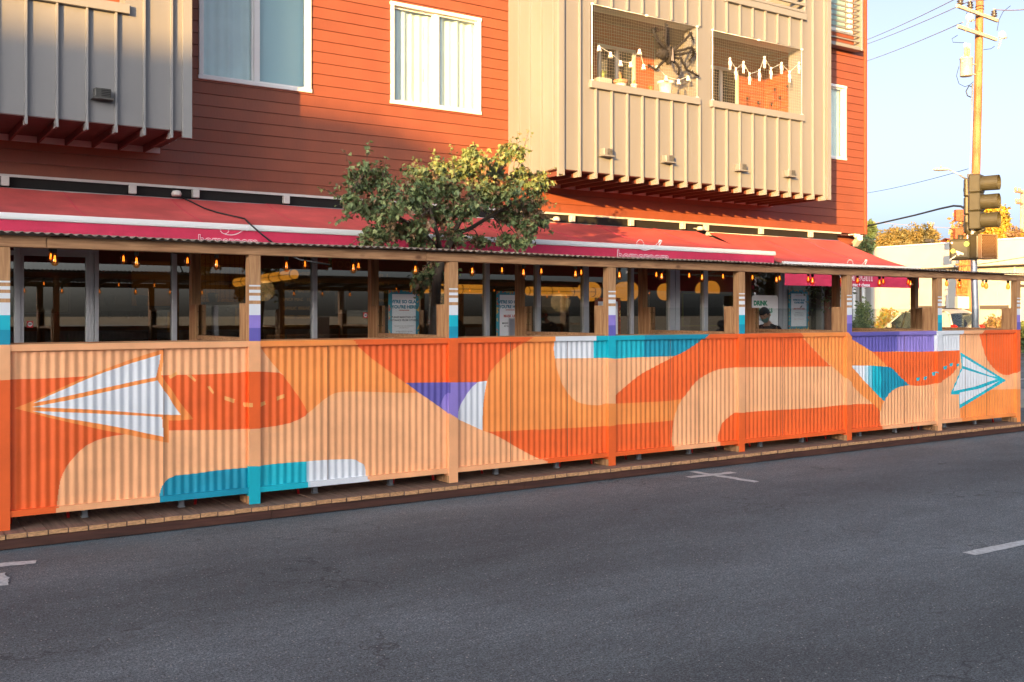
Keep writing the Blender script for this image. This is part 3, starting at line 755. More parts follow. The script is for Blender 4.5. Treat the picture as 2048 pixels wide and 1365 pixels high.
# ------------------------------------------------------------------ apartment building
FY = 14.0; BY = 12.59
bl = thing('apartment_building', 'red clapboard apartment building with greige metal bays above the shop', 'building', (9, 14, 0))
BO = (9, 14, 0)
BX0, BX1 = -14.0, 18.6
ZT = 3.50
ZTOP = 10.4
W1 = (4.05, 5.70, 5.02, 6.61); W2 = (7.01, 8.65, 5.02, 6.61); W3 = (16.25, 17.90, 5.06, 6.66); W4 = (16.4, 18.1, 7.80, 9.4)
W5 = (4.05, 5.70, 8.0, 9.6); W6 = (7.01, 8.65, 8.0, 9.6)
DR1 = (10.95, 12.02, 5.0, 6.45)   # balcony door openings
DR2 = (13.3, 14.35, 5.0, 6.45)
HOLES = [W1, W2, W3, W4, W5, W6]
def siding(mb, x0, x1, z0, z1, yw, holes, m=0, axis='x', expo=.166, joints=True):
    z = z0
    def piece(a, c, za, zb, zr):
        # board tilts outward to its lower edge
        t = lambda zz: yw - .009 - .010*(1-(zz-zr)/expo)
        if axis == 'x':
            mb.face([(a,t(za),za),(c,t(za),za),(c,t(zb),zb),(a,t(zb),zb)], m)
            if abs(za-zr) < 1e-4: mb.face([(a,yw,za),(c,yw,za),(c,t(za),za),(a,t(za),za)], m)
        else:
            mb.face([(t(za),c,za),(t(za),a,za),(t(zb),a,zb),(t(zb),c,zb)], m)
            if abs(za-zr) < 1e-4: mb.face([(yw,c,za),(yw,a,za),(t(za),a,za),(t(za),c,za)], m)
    while z < z1-1e-4:
        zt = min(z+expo, z1)
        cuts = sorted(set([z, zt-.008] + [h for H in holes for h in (H[2], H[3]) if z < h < zt-.008]))
        for za, zb in zip(cuts[:-1], cuts[1:]):
            mid = (za+zb)/2; ivs = [(x0, x1)]
            for H in holes:
                if H[2] < mid < H[3]:
                    nv = []
                    for a, c in ivs:
                        if H[1] <= a or H[0] >= c: nv.append((a, c)); continue
                        if H[0] > a: nv.append((a, H[0]))
                        if H[1] < c: nv.append((H[1], c))
                    ivs = nv
            for a, c in ivs:
                # split at staggered butt joints
                js = []
                if joints:
                    off = (hash_i(int(z*1000)) % 100)/100*3.6
                    k = math.ceil((a-off)/3.6)
                    while off + k*3.6 < c: js.append(off+k*3.6); k += 1
                pts = [a] + [j for j in js if a+.05 < j < c-.05] + [c]
                for q in range(len(pts)-1):
                    aa = pts[q] + (.001 if q else 0); cc2 = pts[q+1] - (.001 if q < len(pts)-2 else 0)
                    piece(aa, cc2, za, zb, z)
        z = zt
def hash_i(n):
    n = (n*2654435761) & 0xffffffff
    return (n >> 13)
siding_b = mat('fibre_cement_red_b', (.207, .057, .028), .58, var=.11, scale=2.6, bump=.15, bscale=40, stretch=(1, 1, .3)); siding_c = mat('fibre_cement_red_c', (.230, .064, .031), .52, var=.11, scale=1.9, bump=.15, bscale=40, stretch=(1, 1, .3))
mb = MB(); siding(mb, BX0, BX1-.07, ZT, ZTOP, FY, HOLES)
mb.m = [0 if (hash_i(int(abs(mb.v[f[0]][2]*600))+int(abs(mb.v[f[0]][0]*.28+mb.v[f[0]][2]*9))*77) % 5) < 2 else (1 if hash_i(int(abs(mb.v[f[0]][2]*600))) % 2 else 2) for f in mb.f]
o = mb.build('front_siding', [siding_m, siding_b, siding_c], bl, BO)
# structure behind the cladding, leaving the window reveals open
mb = MB()
zs = sorted(set([ZT, ZTOP] + [h for H in HOLES for h in H[2:]]))
for za, zb in zip(zs[:-1], zs[1:]):
    mid = (za+zb)/2; ivs = [(BX0, BX1-.02)]
    for H in HOLES:
        if H[2] < mid < H[3]:
            nv = []
            for a, c in ivs:
                if H[1] <= a or H[0] >= c: nv.append((a, c)); continue
                if H[0] > a: nv.append((a, H[0]))
                if H[1] < c: nv.append((H[1], c))
            ivs = nv
    for a, c in ivs: mb.box(a, c, FY+.001, FY+.2, za, zb)
mb.box(BX0, BX1-.02, FY+.2, 30, ZTOP-.2, ZTOP)
mb.box(BX0, BX0+.2, FY+.2, 30, ZT, ZTOP-.2); mb.box(BX0+.2, BX1-.3, 29.8, 30, ZT, ZTOP-.2)
mb.box(BX0, BX1-.02, FY+.2, 30, ZT-.22, ZT-.02)
mb.build('wall_core', siding_m, bl, BO)
mb = MB(); siding(mb, FY+.02, 30, ZT, ZTOP, -(BX1-.015), [], axis='y', joints=False)
mb2 = MB(); mb2.v = [(-x, y, z) for x, y, z in mb.v]; mb2.f = [tuple(reversed(f)) for f in mb.f]; mb2.m = mb.m; mb2.sm = mb.sm
mb2.build('side_siding', siding_m, bl, BO)
mb = MB(); mb.cbox(BX1-.07, BX1+.01, FY-.035, FY+.06, ZT, ZTOP, .004); mb.build('corner_board', mat('corner_board_red', (.26, .065, .024), .5), bl, BO)
mb = MB(); mb.box(BX0, BX1-.9, FY-.055, FY-.001, ZT-.022, ZT); mb.box(BX0, BX1-.9, FY-.06, FY-.055, ZT-.03, ZT+.004)
mb.build('flashing', trim_metal, bl, BO)
mb = MB(); mb.box(BX0, 17.62, FY-.02, FY+.25, 3.30, ZT-.0225); mb.build('recess_shade_strip', gap_shade, bl, BO)  # solid black strip painted as the shade above the awnings
# parapet top
mb = MB(); mb.box(BX0-.05, BX1+.05, FY-.08, FY+.25, ZTOP, ZTOP+.15); mb.build('parapet_cap', trim_metal, bl, BO)

def wave_curtain(mb, x0, x1, y, z0, z1, n=40, amp=.022, freq=9, ph=0, m=0):
    P = []
    for i in range(n+1):
        x = x0+(x1-x0)*i/n
        P.append((x, y+amp*.55*math.sin((x-x0)*2*PI*freq*.55+ph+1.5*math.sin(x*5.3+ph))+amp*.35*math.sin(x*47+ph)))
    for i in range(n): mb.face([(P[i][0],P[i][1],z0),(P[i+1][0],P[i+1][1],z0),(P[i+1][0],P[i+1][1],z1),(P[i][0],P[i][1],z1)], m, True)
def window(W, curt, label=None, blind=None, mull=.5):
    x0, x1, z0, z1 = W; t = .055; yo = FY-.045; o3 = (x0, FY, z0)
    mb = MB()
    mb.cbox(x0-.012, x1+.012, yo, FY+.09, z0, z0+t, .004); mb.cbox(x0-.012, x1+.012, yo, FY+.09, z1-t, z1, .004)
    mb.cbox(x0, x0+t, yo+.002, FY+.09, z0+t, z1-t, .004); mb.cbox(x1-t, x1, yo+.002, FY+.09, z0+t, z1-t, .004)
    xm = x0+(x1-x0)*mull; mb.cbox(xm-.03, xm+.03, FY+.0, FY+.075, z0+t, z1-t, .004)
    for a, c, yy in ((x0+t, xm-.03, .03), (xm+.03, x1-t, .012)):
        s = .028
        mb.box(a, c, FY+yy, FY+yy+.03, z0+t, z0+t+s); mb.box(a, c, FY+yy, FY+yy+.03, z1-t-s, z1-t)
        mb.box(a, a+s, FY+yy, FY+yy+.03, z0+t+s, z1-t-s); mb.box(c-s, c, FY+yy, FY+yy+.03, z0+t+s, z1-t-s)
    wo = mb.build('window', trim_white, bl, o3)
    if label: wo['label'] = label
    mb = MB(); mb.box(x0+t+.028, xm-.058, FY+.043, FY+.048, z0+t+.028, z1-t-.028); mb.box(xm+.058, x1-t-.028, FY+.025, FY+.03, z0+t+.028, z1-t-.028)
    mb.build('pane', flat_glass, wo, o3)
    mb = MB()
    for (a, c, f, ph, am) in curt: wave_curtain(mb, x0+(x1-x0)*a, x0+(x1-x0)*c, FY+.105, z0-.02, z1, int(80*(c-a))+8, am, f, ph)
    if mb.v: mb.build('curtain', curtain_m, wo, o3)
    if blind:
        mb = MB(); mb.box(x0+(x1-x0)*blind[0], x0+(x1-x0)*blind[1], FY+.15, FY+.153, z0-.02, z1); mb.build('blind', blind_m, wo, o3)
    # dark room behind
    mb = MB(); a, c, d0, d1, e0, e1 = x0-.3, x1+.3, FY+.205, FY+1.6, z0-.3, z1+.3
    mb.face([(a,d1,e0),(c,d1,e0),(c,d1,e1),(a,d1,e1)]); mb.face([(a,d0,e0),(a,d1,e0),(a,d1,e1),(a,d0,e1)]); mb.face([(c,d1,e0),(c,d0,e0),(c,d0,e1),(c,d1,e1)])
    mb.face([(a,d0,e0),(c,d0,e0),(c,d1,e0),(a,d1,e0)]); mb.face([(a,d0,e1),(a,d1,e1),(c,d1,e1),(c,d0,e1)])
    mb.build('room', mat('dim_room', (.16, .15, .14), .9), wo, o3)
window(W1, [(0, .50, 4, 0, .035)], 'white framed window between the two bays, left one, pale curtains', blind=(.48, 1))
window(W2, [(.0, .52, 4, .5, .035), (.54, 1.0, 4, 0, .04)], 'white framed window with cream curtains and clothes rack silhouette')
window(W3, [(.3, .97, 10, 0, .015)], 'white framed window right of the metal bay')
window(W4, [(0, .5, 9, 0, .015)], 'upper window behind metal sunshade slats', blind=(.5, 1))
window(W5, [(0, 1, 9, 0, .02)]); window(W6, [(0, 1, 9, 0, .02)])
# wire hanging rack silhouettes in window two
mb = MB()
for zc in (5.45, 6.12):
    xx = Xat(868, FY+.12); y = FY+.115
    mb.tube([(xx, y, zc), (xx-.20, y, zc+.02), (xx-.20, y, zc+.22), (xx, y, zc+.24)], .005, 5); mb.tube([(xx-.1, y, zc+.11), (xx, y, zc+.11)], .005, 5)
mb.tube([(xx-.07, y, 5.1), (xx-.07, y, 6.5)], .004, 5)
rk = mb.build('hanging_rack', grey_metal, None, (xx, y, 5.1)); tag(rk, 'thin wire hanging rack behind the glass of the cream curtained window', 'rack')
# sunshade louvres
mb = MB(); x0, x1 = W4[0]-.05, W4[1]+.08; z0 = 7.42
for k in range(18): mb.box(x0, x1-.03, FY-.20, FY-.165, z0+.06+k*.115, z0+.085+k*.115)
mb.cbox(x1-.03, x1+.02, FY-.24, FY-.03, z0, 9.5, .004); mb.cbox(x0-.05, x0, FY-.24, FY-.03, z0, 9.5, .004); mb.cbox(x0, x1-.03, FY-.23, FY-.04, z0, z0+.05, .004)
sh = mb.build('sunshade', metal_seam, bl, (x0, FY, z0))

# ---- metal bays
def bay(x0, x1, opens, label, seam0, corner_l=True):
    o3 = (x0, BY, 4)
    b = MB(); zb, zt = 4.02, 10.2; 
    hs = opens
    xs = sorted(set([x0, x1] + [v for h in hs for v in h[:2]])); zs = sorted(set([zb, zt] + [v for h in hs for v in h[2:]]))
    for a, c in zip(xs[:-1], xs[1:]):
        for e, f in zip(zs[:-1], zs[1:]):
            mx, mz = (a+c)/2, (e+f)/2
            if any(h[0] < mx < h[1] and h[2] < mz < h[3] for h in hs): continue
            b.face([(a,BY,e),(c,BY,e),(c,BY,f),(a,BY,f)]); b.face([(c,BY+.22,e),(a,BY+.22,e),(a,BY+.22,f),(c,BY+.22,f)])
    # side walls
    b.box(x0, x0+.22, BY+.001, FY-.015, zb, zt); b.box(x1-.22, x1, BY+.001, FY-.015, zb, zt)
    # top
    b.box(x0, x1, BY-.03, FY, zt, zt+.1)
    ba = b.build('metal_bay', metal_panel, bl, o3); ba['label'] = label
    # opening reveals
    for h in hs:
        mb = MB(); a, c, e, f = h; y0, y1 = BY+.001, BY+.30
        mb.box(a-.03, a, y0, y1, e, f); mb.box(c, c+.03, y0, y1, e, f); mb.box(a-.03, c+.03, y0, y1, f, f+.03)
        mb.box(a-.03, c+.03, BY+.002, BY+.26, e-.06, e)
        mb.build('opening_reveal', metal_panel, ba, o3)
        mb = MB(); mb.cbox(h[0]-.04, h[1]+.04, BY-.065, BY+.0, h[2]-.115, h[2]+.0, .004); mb.build('sill', metal_seam, ba, o3)
    # standing seams
    mb = MB(); x = seam0
    while x < x1-.12:
        segs = [(3.93, zt)]
        for h in hs:
            if h[0]-.06 < x < h[1]+.06:
                ns = []
                for e, f in segs:
                    if h[2]-.115 > e: ns.append((e, min(f, h[2]-.115)))
                    if f > h[3]+.004: ns.append((max(e, h[3]+.004), f))
                segs = ns
        for e, f in segs:
            if f-e > .01: mb.box(x-.011, x+.011, BY-.05, BY-.0005, e, f)
        x += .325
    mb.box(x0-.01, x0+.07, BY-.055, BY-.001, 3.93, zt); mb.box(x1-.10, x1+.01, BY-.055, BY-.001, 3.93, zt)
    y = BY+.08
    while y < FY-.1: mb.box(x0-.03, x0-.0005, y-.011, y+.011, zb, zt); y += .325
    y = BY+.08
    while y < FY-.1: mb.box(x1+.0005, x1+.03, y-.011, y+.011, zb, zt); y += .325
    mb.build('standing_seam', metal_seam, ba, o3)
    # soffit and joists
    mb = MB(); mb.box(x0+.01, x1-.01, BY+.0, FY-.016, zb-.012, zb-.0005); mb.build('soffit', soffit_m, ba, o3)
    x = seam0; mb = MB(); mt = MB()
    while x < x1-.05:
        mb = MB(); mb.prism([(x-.013, 3.925), (x+.013, 3.925), (x+.013, zb-.0125), (x-.013, zb-.0125)], BY+.12, FY-.06); mb.build('joist', joist_m, ba, (x, BY, 4))
        mt = MB(); mt.prism([(x-.014, 3.915), (x+.014, 3.915), (x+.014, zb-.0125), (x-.014, zb-.0125)], BY-.052, BY+.118); mt.build('joist_cap', metal_seam, ba, (x, BY, 4))
        x += .325
    mb = MB(); mb.box(x0+.02, x1-.02, FY-.055, FY-.02, 3.93, zb-.013); mb.build('ledger', trim_metal, ba, o3)
    return ba
OP1 = (Xat(1181, BY), Xat(1393, BY), 5.465, 6.70); OP2 = (Xat(1422, BY), Xat(1602, BY), 5.465, 6.70)
OP3 = (.3, 2.77, 5.465, 6.70)
UP1 = (OP1[0], OP1[1], 8.5, 9.8); UP2 = (OP2[0]+.35, OP2[1]+.05, 7.36, 9.2)
X0 = Xat(1115, BY)
rb = bay(X0, 15.61, [OP1, OP2, UP2], 'right greige standing seam bay with two netted balcony openings', Xat(1124, BY), True)
lb = bay(-1.8, Xat(380, BY), [OP3], 'left greige standing seam bay, lower half in shade', Xat(342, BY)-.325*15, False)
# louvred rail of the upper balcony
mb = MB(); a, c = UP2[0]-.03, UP2[1]+.03
for k in range(5): mb.cbox(a, c, BY-.06, BY-.02, 7.37+k*.13, 7.42+k*.13, .003)
for x in (a, (a+c)/2, c-.04): mb.cbox(x, x+.04, BY-.055, BY-.001, 7.34, 7.95, .003)
mb.build('balcony_rail', metal_seam, rb, (X0, BY, 4))
# balcony interiors: door frames, inner orange siding, divider, ceiling, floor
o3 = (X0, BY, 4)
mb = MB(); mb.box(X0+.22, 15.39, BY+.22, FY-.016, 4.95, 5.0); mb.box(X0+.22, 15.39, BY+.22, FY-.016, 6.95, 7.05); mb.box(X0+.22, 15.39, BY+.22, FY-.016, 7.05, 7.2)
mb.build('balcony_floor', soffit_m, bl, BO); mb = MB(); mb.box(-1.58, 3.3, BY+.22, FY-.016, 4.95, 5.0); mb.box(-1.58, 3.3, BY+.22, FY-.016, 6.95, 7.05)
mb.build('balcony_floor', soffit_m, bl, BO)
mb = MB(); xd = Xat(1362, 13.3)
mb.box(xd-.05, xd+.05, BY+.301, FY-.017, 5.0, 6.95); mb.build('balcony_divider', metal_panel, rb, o3)
mb = MB(); siding(mb, X0+.2, 15.39, 5.0, 6.95, FY-.018, [], joints=False)
m2 = MB(); siding(m2, BY+.32, FY-.04, 5.0, 6.95, 15.38, [], axis='y', joints=False)
n = len(mb.v); mb.v += m2.v; mb.f += [tuple(i+n for i in f) for f in m2.f]; mb.m += m2.m; mb.sm += m2.sm
mb.build('balcony_siding', siding_in, rb, o3)
def balcony_door(x0, x1, z1, parent, o3):
    mb = MB(); y0, y1 = FY-.075, FY-.032; t = .06
    mb.cbox(x0, x0+t, y0, y1, 5.0, z1, .003); mb.cbox(x1-t, x1, y0, y1, 5.0, z1, .003); mb.cbox(x0+t, x1-t, y0, y1, z1-t, z1, .003); mb.cbox((x0+x1)/2-.03, (x0+x1)/2+.03, y0, y1, 5.0, z1-t, .003)
    d = mb.build('balcony_door', trim_metal, parent, o3)
    mb = MB(); mb.box(x0+t, x1-t, FY-.052, FY-.046, 5.0, z1-t); mb.box(x0+t, x1-t, FY-.040, FY-.034, 5.0, z1-t, 1); mb.build('pane', [flat_glass, gap_shade], d, o3)
balcony_door(Xat(1192, FY), Xat(1266, FY), 6.55, rb, o3)
balcony_door(Xat(1402, FY), Xat(1472, FY), 6.55, rb, o3)

# vents
def vent(px, py, dark=False):
    x, y, z = at(px, py, BY-.05); mb = MB()
    mb.cbox(x-.09, x+.09, BY-.115, BY-.003, z-.055, z+.055, .006, 0)
    mb.prism([(x-.12, z-.075), (x+.12, z-.075), (x+.10, z-.056), (x-.10, z-.056)], BY-.14, BY-.003, 0)
    mb.face([(x-.02, BY-.1165, z-.05), (x+.085, BY-.1165, z-.05), (x+.085, BY-.1165, z+.05), (x-.02, BY-.1165, z+.05)], 1)
    for k in range(5): mb.box(x-.08, x+.08, BY-.122, BY-.117, z-.045+k*.02, z-.038+k*.02, 0)
    o = mb.build('wall_vent', [mat('vent_dark', (.06, .058, .052), .5) if dark else metal_panel, gap_shade], lb if dark else rb, (x, BY, z))
for p in ((1212, 305), (1335, 318), (1481, 335), (1579, 347)): vent(*p)
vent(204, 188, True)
# wall bits: camera, spotlight
mb = MB(); x, y, z = at(1712, 473, FY-.15); M = Matrix.Translation((x+.05, FY-.2, z-.06)) @ Matrix.Rotation(math.radians(55), 4, 'Z') @ Matrix.Rotation(math.radians(20), 4, 'Y')
mb.cbox(-.05, .30, -.055, .055, -.05, .05, .01, 0, M); mb.cbox(-.06, .33, -.065, .065, .05, .062, .003, 0, M); mb.tube([(x-.02, FY-.16, z-.02), (x-.02, FY-.12, ZT-.03)], .03, 8); mb.cbox(x-.10, x+.08, FY-.2, FY-.02, ZT-.045, ZT-.0235, .006)
mb.build('security_camera', trim_white, bl, (x, FY, z))
# building underside and corner column
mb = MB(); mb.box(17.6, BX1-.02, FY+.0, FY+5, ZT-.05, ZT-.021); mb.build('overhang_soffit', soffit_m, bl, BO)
mb = MB(); mb.cbox(17.15, 17.62, FY+.10, FY+.45, .15, ZT-.06, .005); mb.build('corner_pier', siding_in, bl, BO)
for px in (10, 265, 391, 572, 1144, 1255):
    pass

# ---- shopfront
SY = 14.15
sf = []
mb = MB()
def mullion(pa, pb, z0=.15, z1=3.0, m=0, dy=.06):
    a, c = Xat(pa, SY), Xat(pb, SY)
    MUL.append((a, c, z0, z1, dy))
MUL = []
for a, c in ((-30,-18),(28,40),(178,186),(187.5,196),(343,352),(623,632),(861,868.5),(968,976),(1070,1078),(1164,1174),(1258,1264),(1336,1346),(1347,1356),(1404,1412),(1553,1561),(1562,1571),(1634,1643)): mullion(a, c)
xl, xr = -6.0, Xat(1643, SY)
mb.cbox(xl, xr, SY-.05, SY+.05, 3.0, 3.08, .004); mb.cbox(xl, xr, SY-.05, SY+.05, .15, .30, .004)
# transom and door rails
mb.cbox(Xat(-18, SY), Xat(28, SY), SY-.045, SY+.045, 2.50, 2.56, .003)
mb.cbox(Xat(40, SY), Xat(178, SY), SY-.045, SY+.045, 2.50, 2.62, .003); mb.cbox(Xat(40, SY), Xat(47, SY), SY-.045, SY+.045, .30, 2.50, .003); mb.cbox(Xat(171, SY), Xat(178, SY), SY-.045, SY+.045, .30, 2.50, .003)
mb.cbox(Xat(196, SY), xr, SY-.04, SY+.04, 2.66, 2.70, .003)
shop = mb.build('shopfront_frame', alu, bl, BO)
for a, c, z0, z1, dy in MUL:
    mb = MB(); mb.cbox(a, c, SY-dy, SY+.05, z0, z1, .004); mb.build('mullion', alu, shop, (a, SY, z0))
ed = [(xl, xl)] + [(a, c) for a, c, *_ in MUL]
for (a, c), (e, f) in zip(ed[:-1], ed[1:]):
    if e-c > .06: mb = MB(); mb.box(c, e, SY-.006, SY+.004, .29, 3.01); mb.build('glass_pane', shop_glass, shop, (c, SY, .3))
mb = MB(); mb.box(BX0, xl, SY-.05, SY+.2, .15, 3.3); mb.box(xl, 17.62, FY+.02, SY+.1, 3.081, 3.299); mb.build('bulkhead', mat('bulkhead_paint', (.20, .185, .21), .7), bl, BO)
# brick pier by the shopfront end
mb = MB(); z = .15; k = 0
while z < 3.25:
    x = xr + .004; off = .1 if k % 2 else 0; x2 = 17.14
    a = x
    while a < x2-.01:
        c = min(a + (.2 if a > x else .2-off), x2)
        mb.cbox(a, c-.01, SY-.16, SY-.02, z, z+.065, .003); a = c
    z += .075; k += 1
mb.box(xr, 17.14, SY-.15, SY+.1, .15, 3.27, 1); mb.build('brick_pier', [brick_m, concrete], bl, BO)
mb = MB(); mb.box(17.145, 17.6, SY+.31, 29, .15, 3.27); mb.build('side_wall', stucco2, bl, BO)
# interior room
mb = MB(); IX0, IX1, IY = -5.9, 17.1, 19.5
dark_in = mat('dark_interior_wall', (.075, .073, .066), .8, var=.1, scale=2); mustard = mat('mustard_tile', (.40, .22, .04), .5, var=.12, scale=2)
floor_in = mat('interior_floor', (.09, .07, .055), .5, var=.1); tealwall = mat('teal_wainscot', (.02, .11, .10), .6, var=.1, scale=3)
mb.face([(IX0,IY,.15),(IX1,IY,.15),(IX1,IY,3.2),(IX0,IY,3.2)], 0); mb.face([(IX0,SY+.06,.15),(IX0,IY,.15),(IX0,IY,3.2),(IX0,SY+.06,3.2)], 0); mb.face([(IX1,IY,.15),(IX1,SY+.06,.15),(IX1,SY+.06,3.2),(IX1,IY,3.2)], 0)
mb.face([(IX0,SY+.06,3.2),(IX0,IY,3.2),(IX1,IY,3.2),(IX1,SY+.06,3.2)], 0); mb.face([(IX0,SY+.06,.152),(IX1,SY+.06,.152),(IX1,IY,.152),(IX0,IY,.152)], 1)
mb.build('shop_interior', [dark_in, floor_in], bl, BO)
mb = MB()
a, c = Xat(262, IY), Xat(338, IY); mb.box(a, c, IY-.06, IY-.01, .9, 2.75, 0)
a, c = Xat(398, IY), Xat(486, IY); mb.box(a, c, IY-.06, IY-.01, 1.2, 2.9, 0)
for k in range(9): mb.box(a+(c-a)*k/9, a+(c-a)*k/9+.012, IY-.066, IY-.061, 1.2, 2.9, 1)
for k in range(5): mb.box(a, c, IY-.067, IY-.062, 1.4+k*.33, 1.412+k*.33, 1)
mb.build('tiled_wall', [mustard, mat('dark_grout', (.12, .07, .02), .8)], bl, BO)
# counter with teal front
def at_px_box(mb, pa, pb, y, za, zb, m=0, d=.5): mb.box(Xat(pa, y), Xat(pb, y), y, y+d, za, zb, m)
t = thing('service_counter', 'dark counter with pale teal ribbed front inside the shop', 'counter', (Xat(300, 16.2), 16.2, .152)); o4 = tuple(WORLD[t.name])
mb = MB(); a, c = Xat(190, 16.2), Xat(345, 16.2); mb.box(a, c, 16.2, 16.8, .152, 1.28); k = a
while k < c-.03: mb.box(k, k+.035, 16.18, 16.2, .2, 1.25); k += .07
mb.build('counter_front', tealwall, t, o4); mb = MB(); mb.cbox(a-.05, c+.05, 16.1, 16.85, 1.28, 1.36, .01); mb.build('counter_top', mat('counter_black', (.02, .018, .016), .3), t, o4)
t = thing('service_counter', 'timber topped counter further right behind the menu board glass', 'counter', (Xat(700, 16.8), 16.8, .152)); o4 = tuple(WORLD[t.name])
mb = MB(); a, c = Xat(560, 16.8), Xat(760, 16.8); mb.box(a, c, 16.8, 17.3, .152, 1.30); mb.build('counter_front', tealwall, t, o4)
mb = MB(); mb.cbox(a-.05, c+.05, 16.75, 17.35, 1.30, 1.38, .01); mb.build('counter_top', table_m, t, o4)
# coffee machines on the counters
def machine(px, y, z, label):
    x = Xat(px, y); t = thing('coffee_machine', label, 'coffee machine', (x, y, z)); mb = MB(); o4 = (x, y, z)
    mb.cbox(x-.28, x+.28, y-.2, y+.2, z, z+.10, .01); mb.cbox(x-.28, x+.28, y+.02, y+.2, z+.10, z+.42, .01); mb.cbox(x-.3, x+.3, y-.2, y+.22, z+.42, z+.52, .015); mb.build('body', mat('machine_steel', (.12, .12, .12), .35, metal=.8), t, o4)
    for s in (-.14, .14):
        mb = MB(); mb.tube([(x+s, y-.08, z+.42), (x+s, y-.08, z+.33)], .035, 10); mb.tube([(x+s, y-.08, z+.35), (x+s, y-.24, z+.33)], .012, 6); mb.build('brew_head', black, t, o4)
    mb = MB(); mb.lathe([(.07, 0), (.09, .10), (.10, .16), (.02, .17)], (x-.12, y+.02, z+.521), 12); mb.build('hopper', black, t, o4)
machine(300, 16.45, 1.361, 'dark espresso machine on the shop counter nearer the door')
machine(236, 16.45, 1.361, 'dark espresso machine on the counter beside the door glass')
machine(440, 18.0, 1.45, 'dark machine silhouetted against the mustard tiled wall')
t = thing('back_counter', 'dark back counter below the mustard tiled wall', 'counter', (Xat(440, 18), 18, .152)); o4 = tuple(WORLD[t.name])
mb = MB(); a, c = Xat(385, 17.7), Xat(500, 17.7); mb.box(a, c, 17.7, 18.3, .152, 1.40); mb.build('cabinet', dark_in, t, o4); mb = MB(); mb.cbox(a-.03, c+.03, 17.66, 18.34, 1.40, 1.449, .008); mb.build('counter_top', mat('counter_black', (.02, .018, .016), .3), t, o4)
# menu board
t = thing('menu_board', 'black menu board with rows of gold lettering inside the shop', 'menu board', (Xat(660, 18.6), 18.6, 1.3)); o4 = tuple(WORLD[t.name])
gold = mat('gold_lettering_glow', (.55, .34, .10), .6, emit=(1, .55, .15), estr=.02)  # no lamp: a faint glow is added to the lettering colour
mb = MB(); a, c = Xat(520, 18.6), Xat(735, 18.6); mb.cbox(a, c, 18.6, 18.64, 1.35, 3.0, .01); mb.build('board', mat('chalk_black', (.012, .012, .012), .6), t, o4)
mb = MB()
rows = ['MAC + CHEESE', 'MAC THE GOAT   12', 'SMOKY BACON MAC   13', 'SPICY MAC   13', 'GARLIC BREAD   6', 'MIXED GREENS   7', 'VEGAN MAC   13']
for k, r in enumerate(rows):
    mb.text(r, a+.45, 18.597, 2.52-k*.17, .085); 
for k, r in enumerate(['SIDES   5', 'SODA   3', 'LEMONADE   4', 'PEANUT BUTTER PIE   7', 'COOKIE   3']): mb.text(r, a+2.4, 18.597, 2.52-k*.17, .085)
mb.build('gold_text', gold, t, o4)
mb = MB(); mb.text('homeroom', Xat(596, 18.59), 18.595, 2.68, .30); mb.build('brown_text', mat('brown_lettering', (.20, .08, .035), .6), t, o4)

# bistro tables inside the shop
def bistro(px, Y, label):
    x = Xat(px, Y); t = thing('bistro_table', label, 'table', (x, Y, .153), 'bistro tables inside the shop'); o4 = (x, Y, .153)
    mb = MB(); mb.lathe([(.30, 1.02), (.32, 1.03), (.32, 1.05), (.30, 1.06)], o4, 24); mb.build('table_top', table_m, t, o4)
    mb = MB(); mb.lathe([(.22, 0), (.22, .015), (.04, .04), (.03, 1.02)], o4, 14); mb.build('pedestal', black, t, o4)
    mb = MB(); mb.lathe([(.035, 1.061), (.04, 1.10), (.03, 1.19), (.012, 1.23), (.012, 1.28)], (x+.1, Y, .153), 10); mb.build('bottle', glassy, t, o4)
glassy = mat('green_bottle', (.05, .16, .09), .2)
for px, Y, lab in ((120, 15.3, 'round high table behind the glass door at far left'), (560, 15.5, 'round high table below the angled drum lamp'), (920, 15.6, 'round high table behind the glass right of the tree trunk'), (1120, 15.4, 'round high table below the lengthwise drum lamp'), (1290, 15.6, 'round high table behind the rear post near the corner mullion')): bistro(px, Y, lab)
for px, lab in ((90, 'pale framed picture on the back wall behind the door glass'), (1110, 'pale framed picture on the back wall below the drum lamp'), (1300, 'pair of pale pictures on the back wall near the corner')):
    Y = 19.4; x = Xat(px, Y); t = thing('wall_picture', lab, 'picture', (x, Y, 1.9)); o4 = (x, Y, 1.9)
    mb = MB(); mb.cbox(x-.42, x+.42, Y, Y+.04, 1.75, 2.4, .01); mb.build('frame', grey_metal, t, o4); mb = MB(); mb.box(x-.38, x+.38, Y-.006, Y-.001, 1.79, 2.36); mb.build('print', mat('pale_print', (.45, .50, .44), .7, var=.3, scale=4), t, o4)
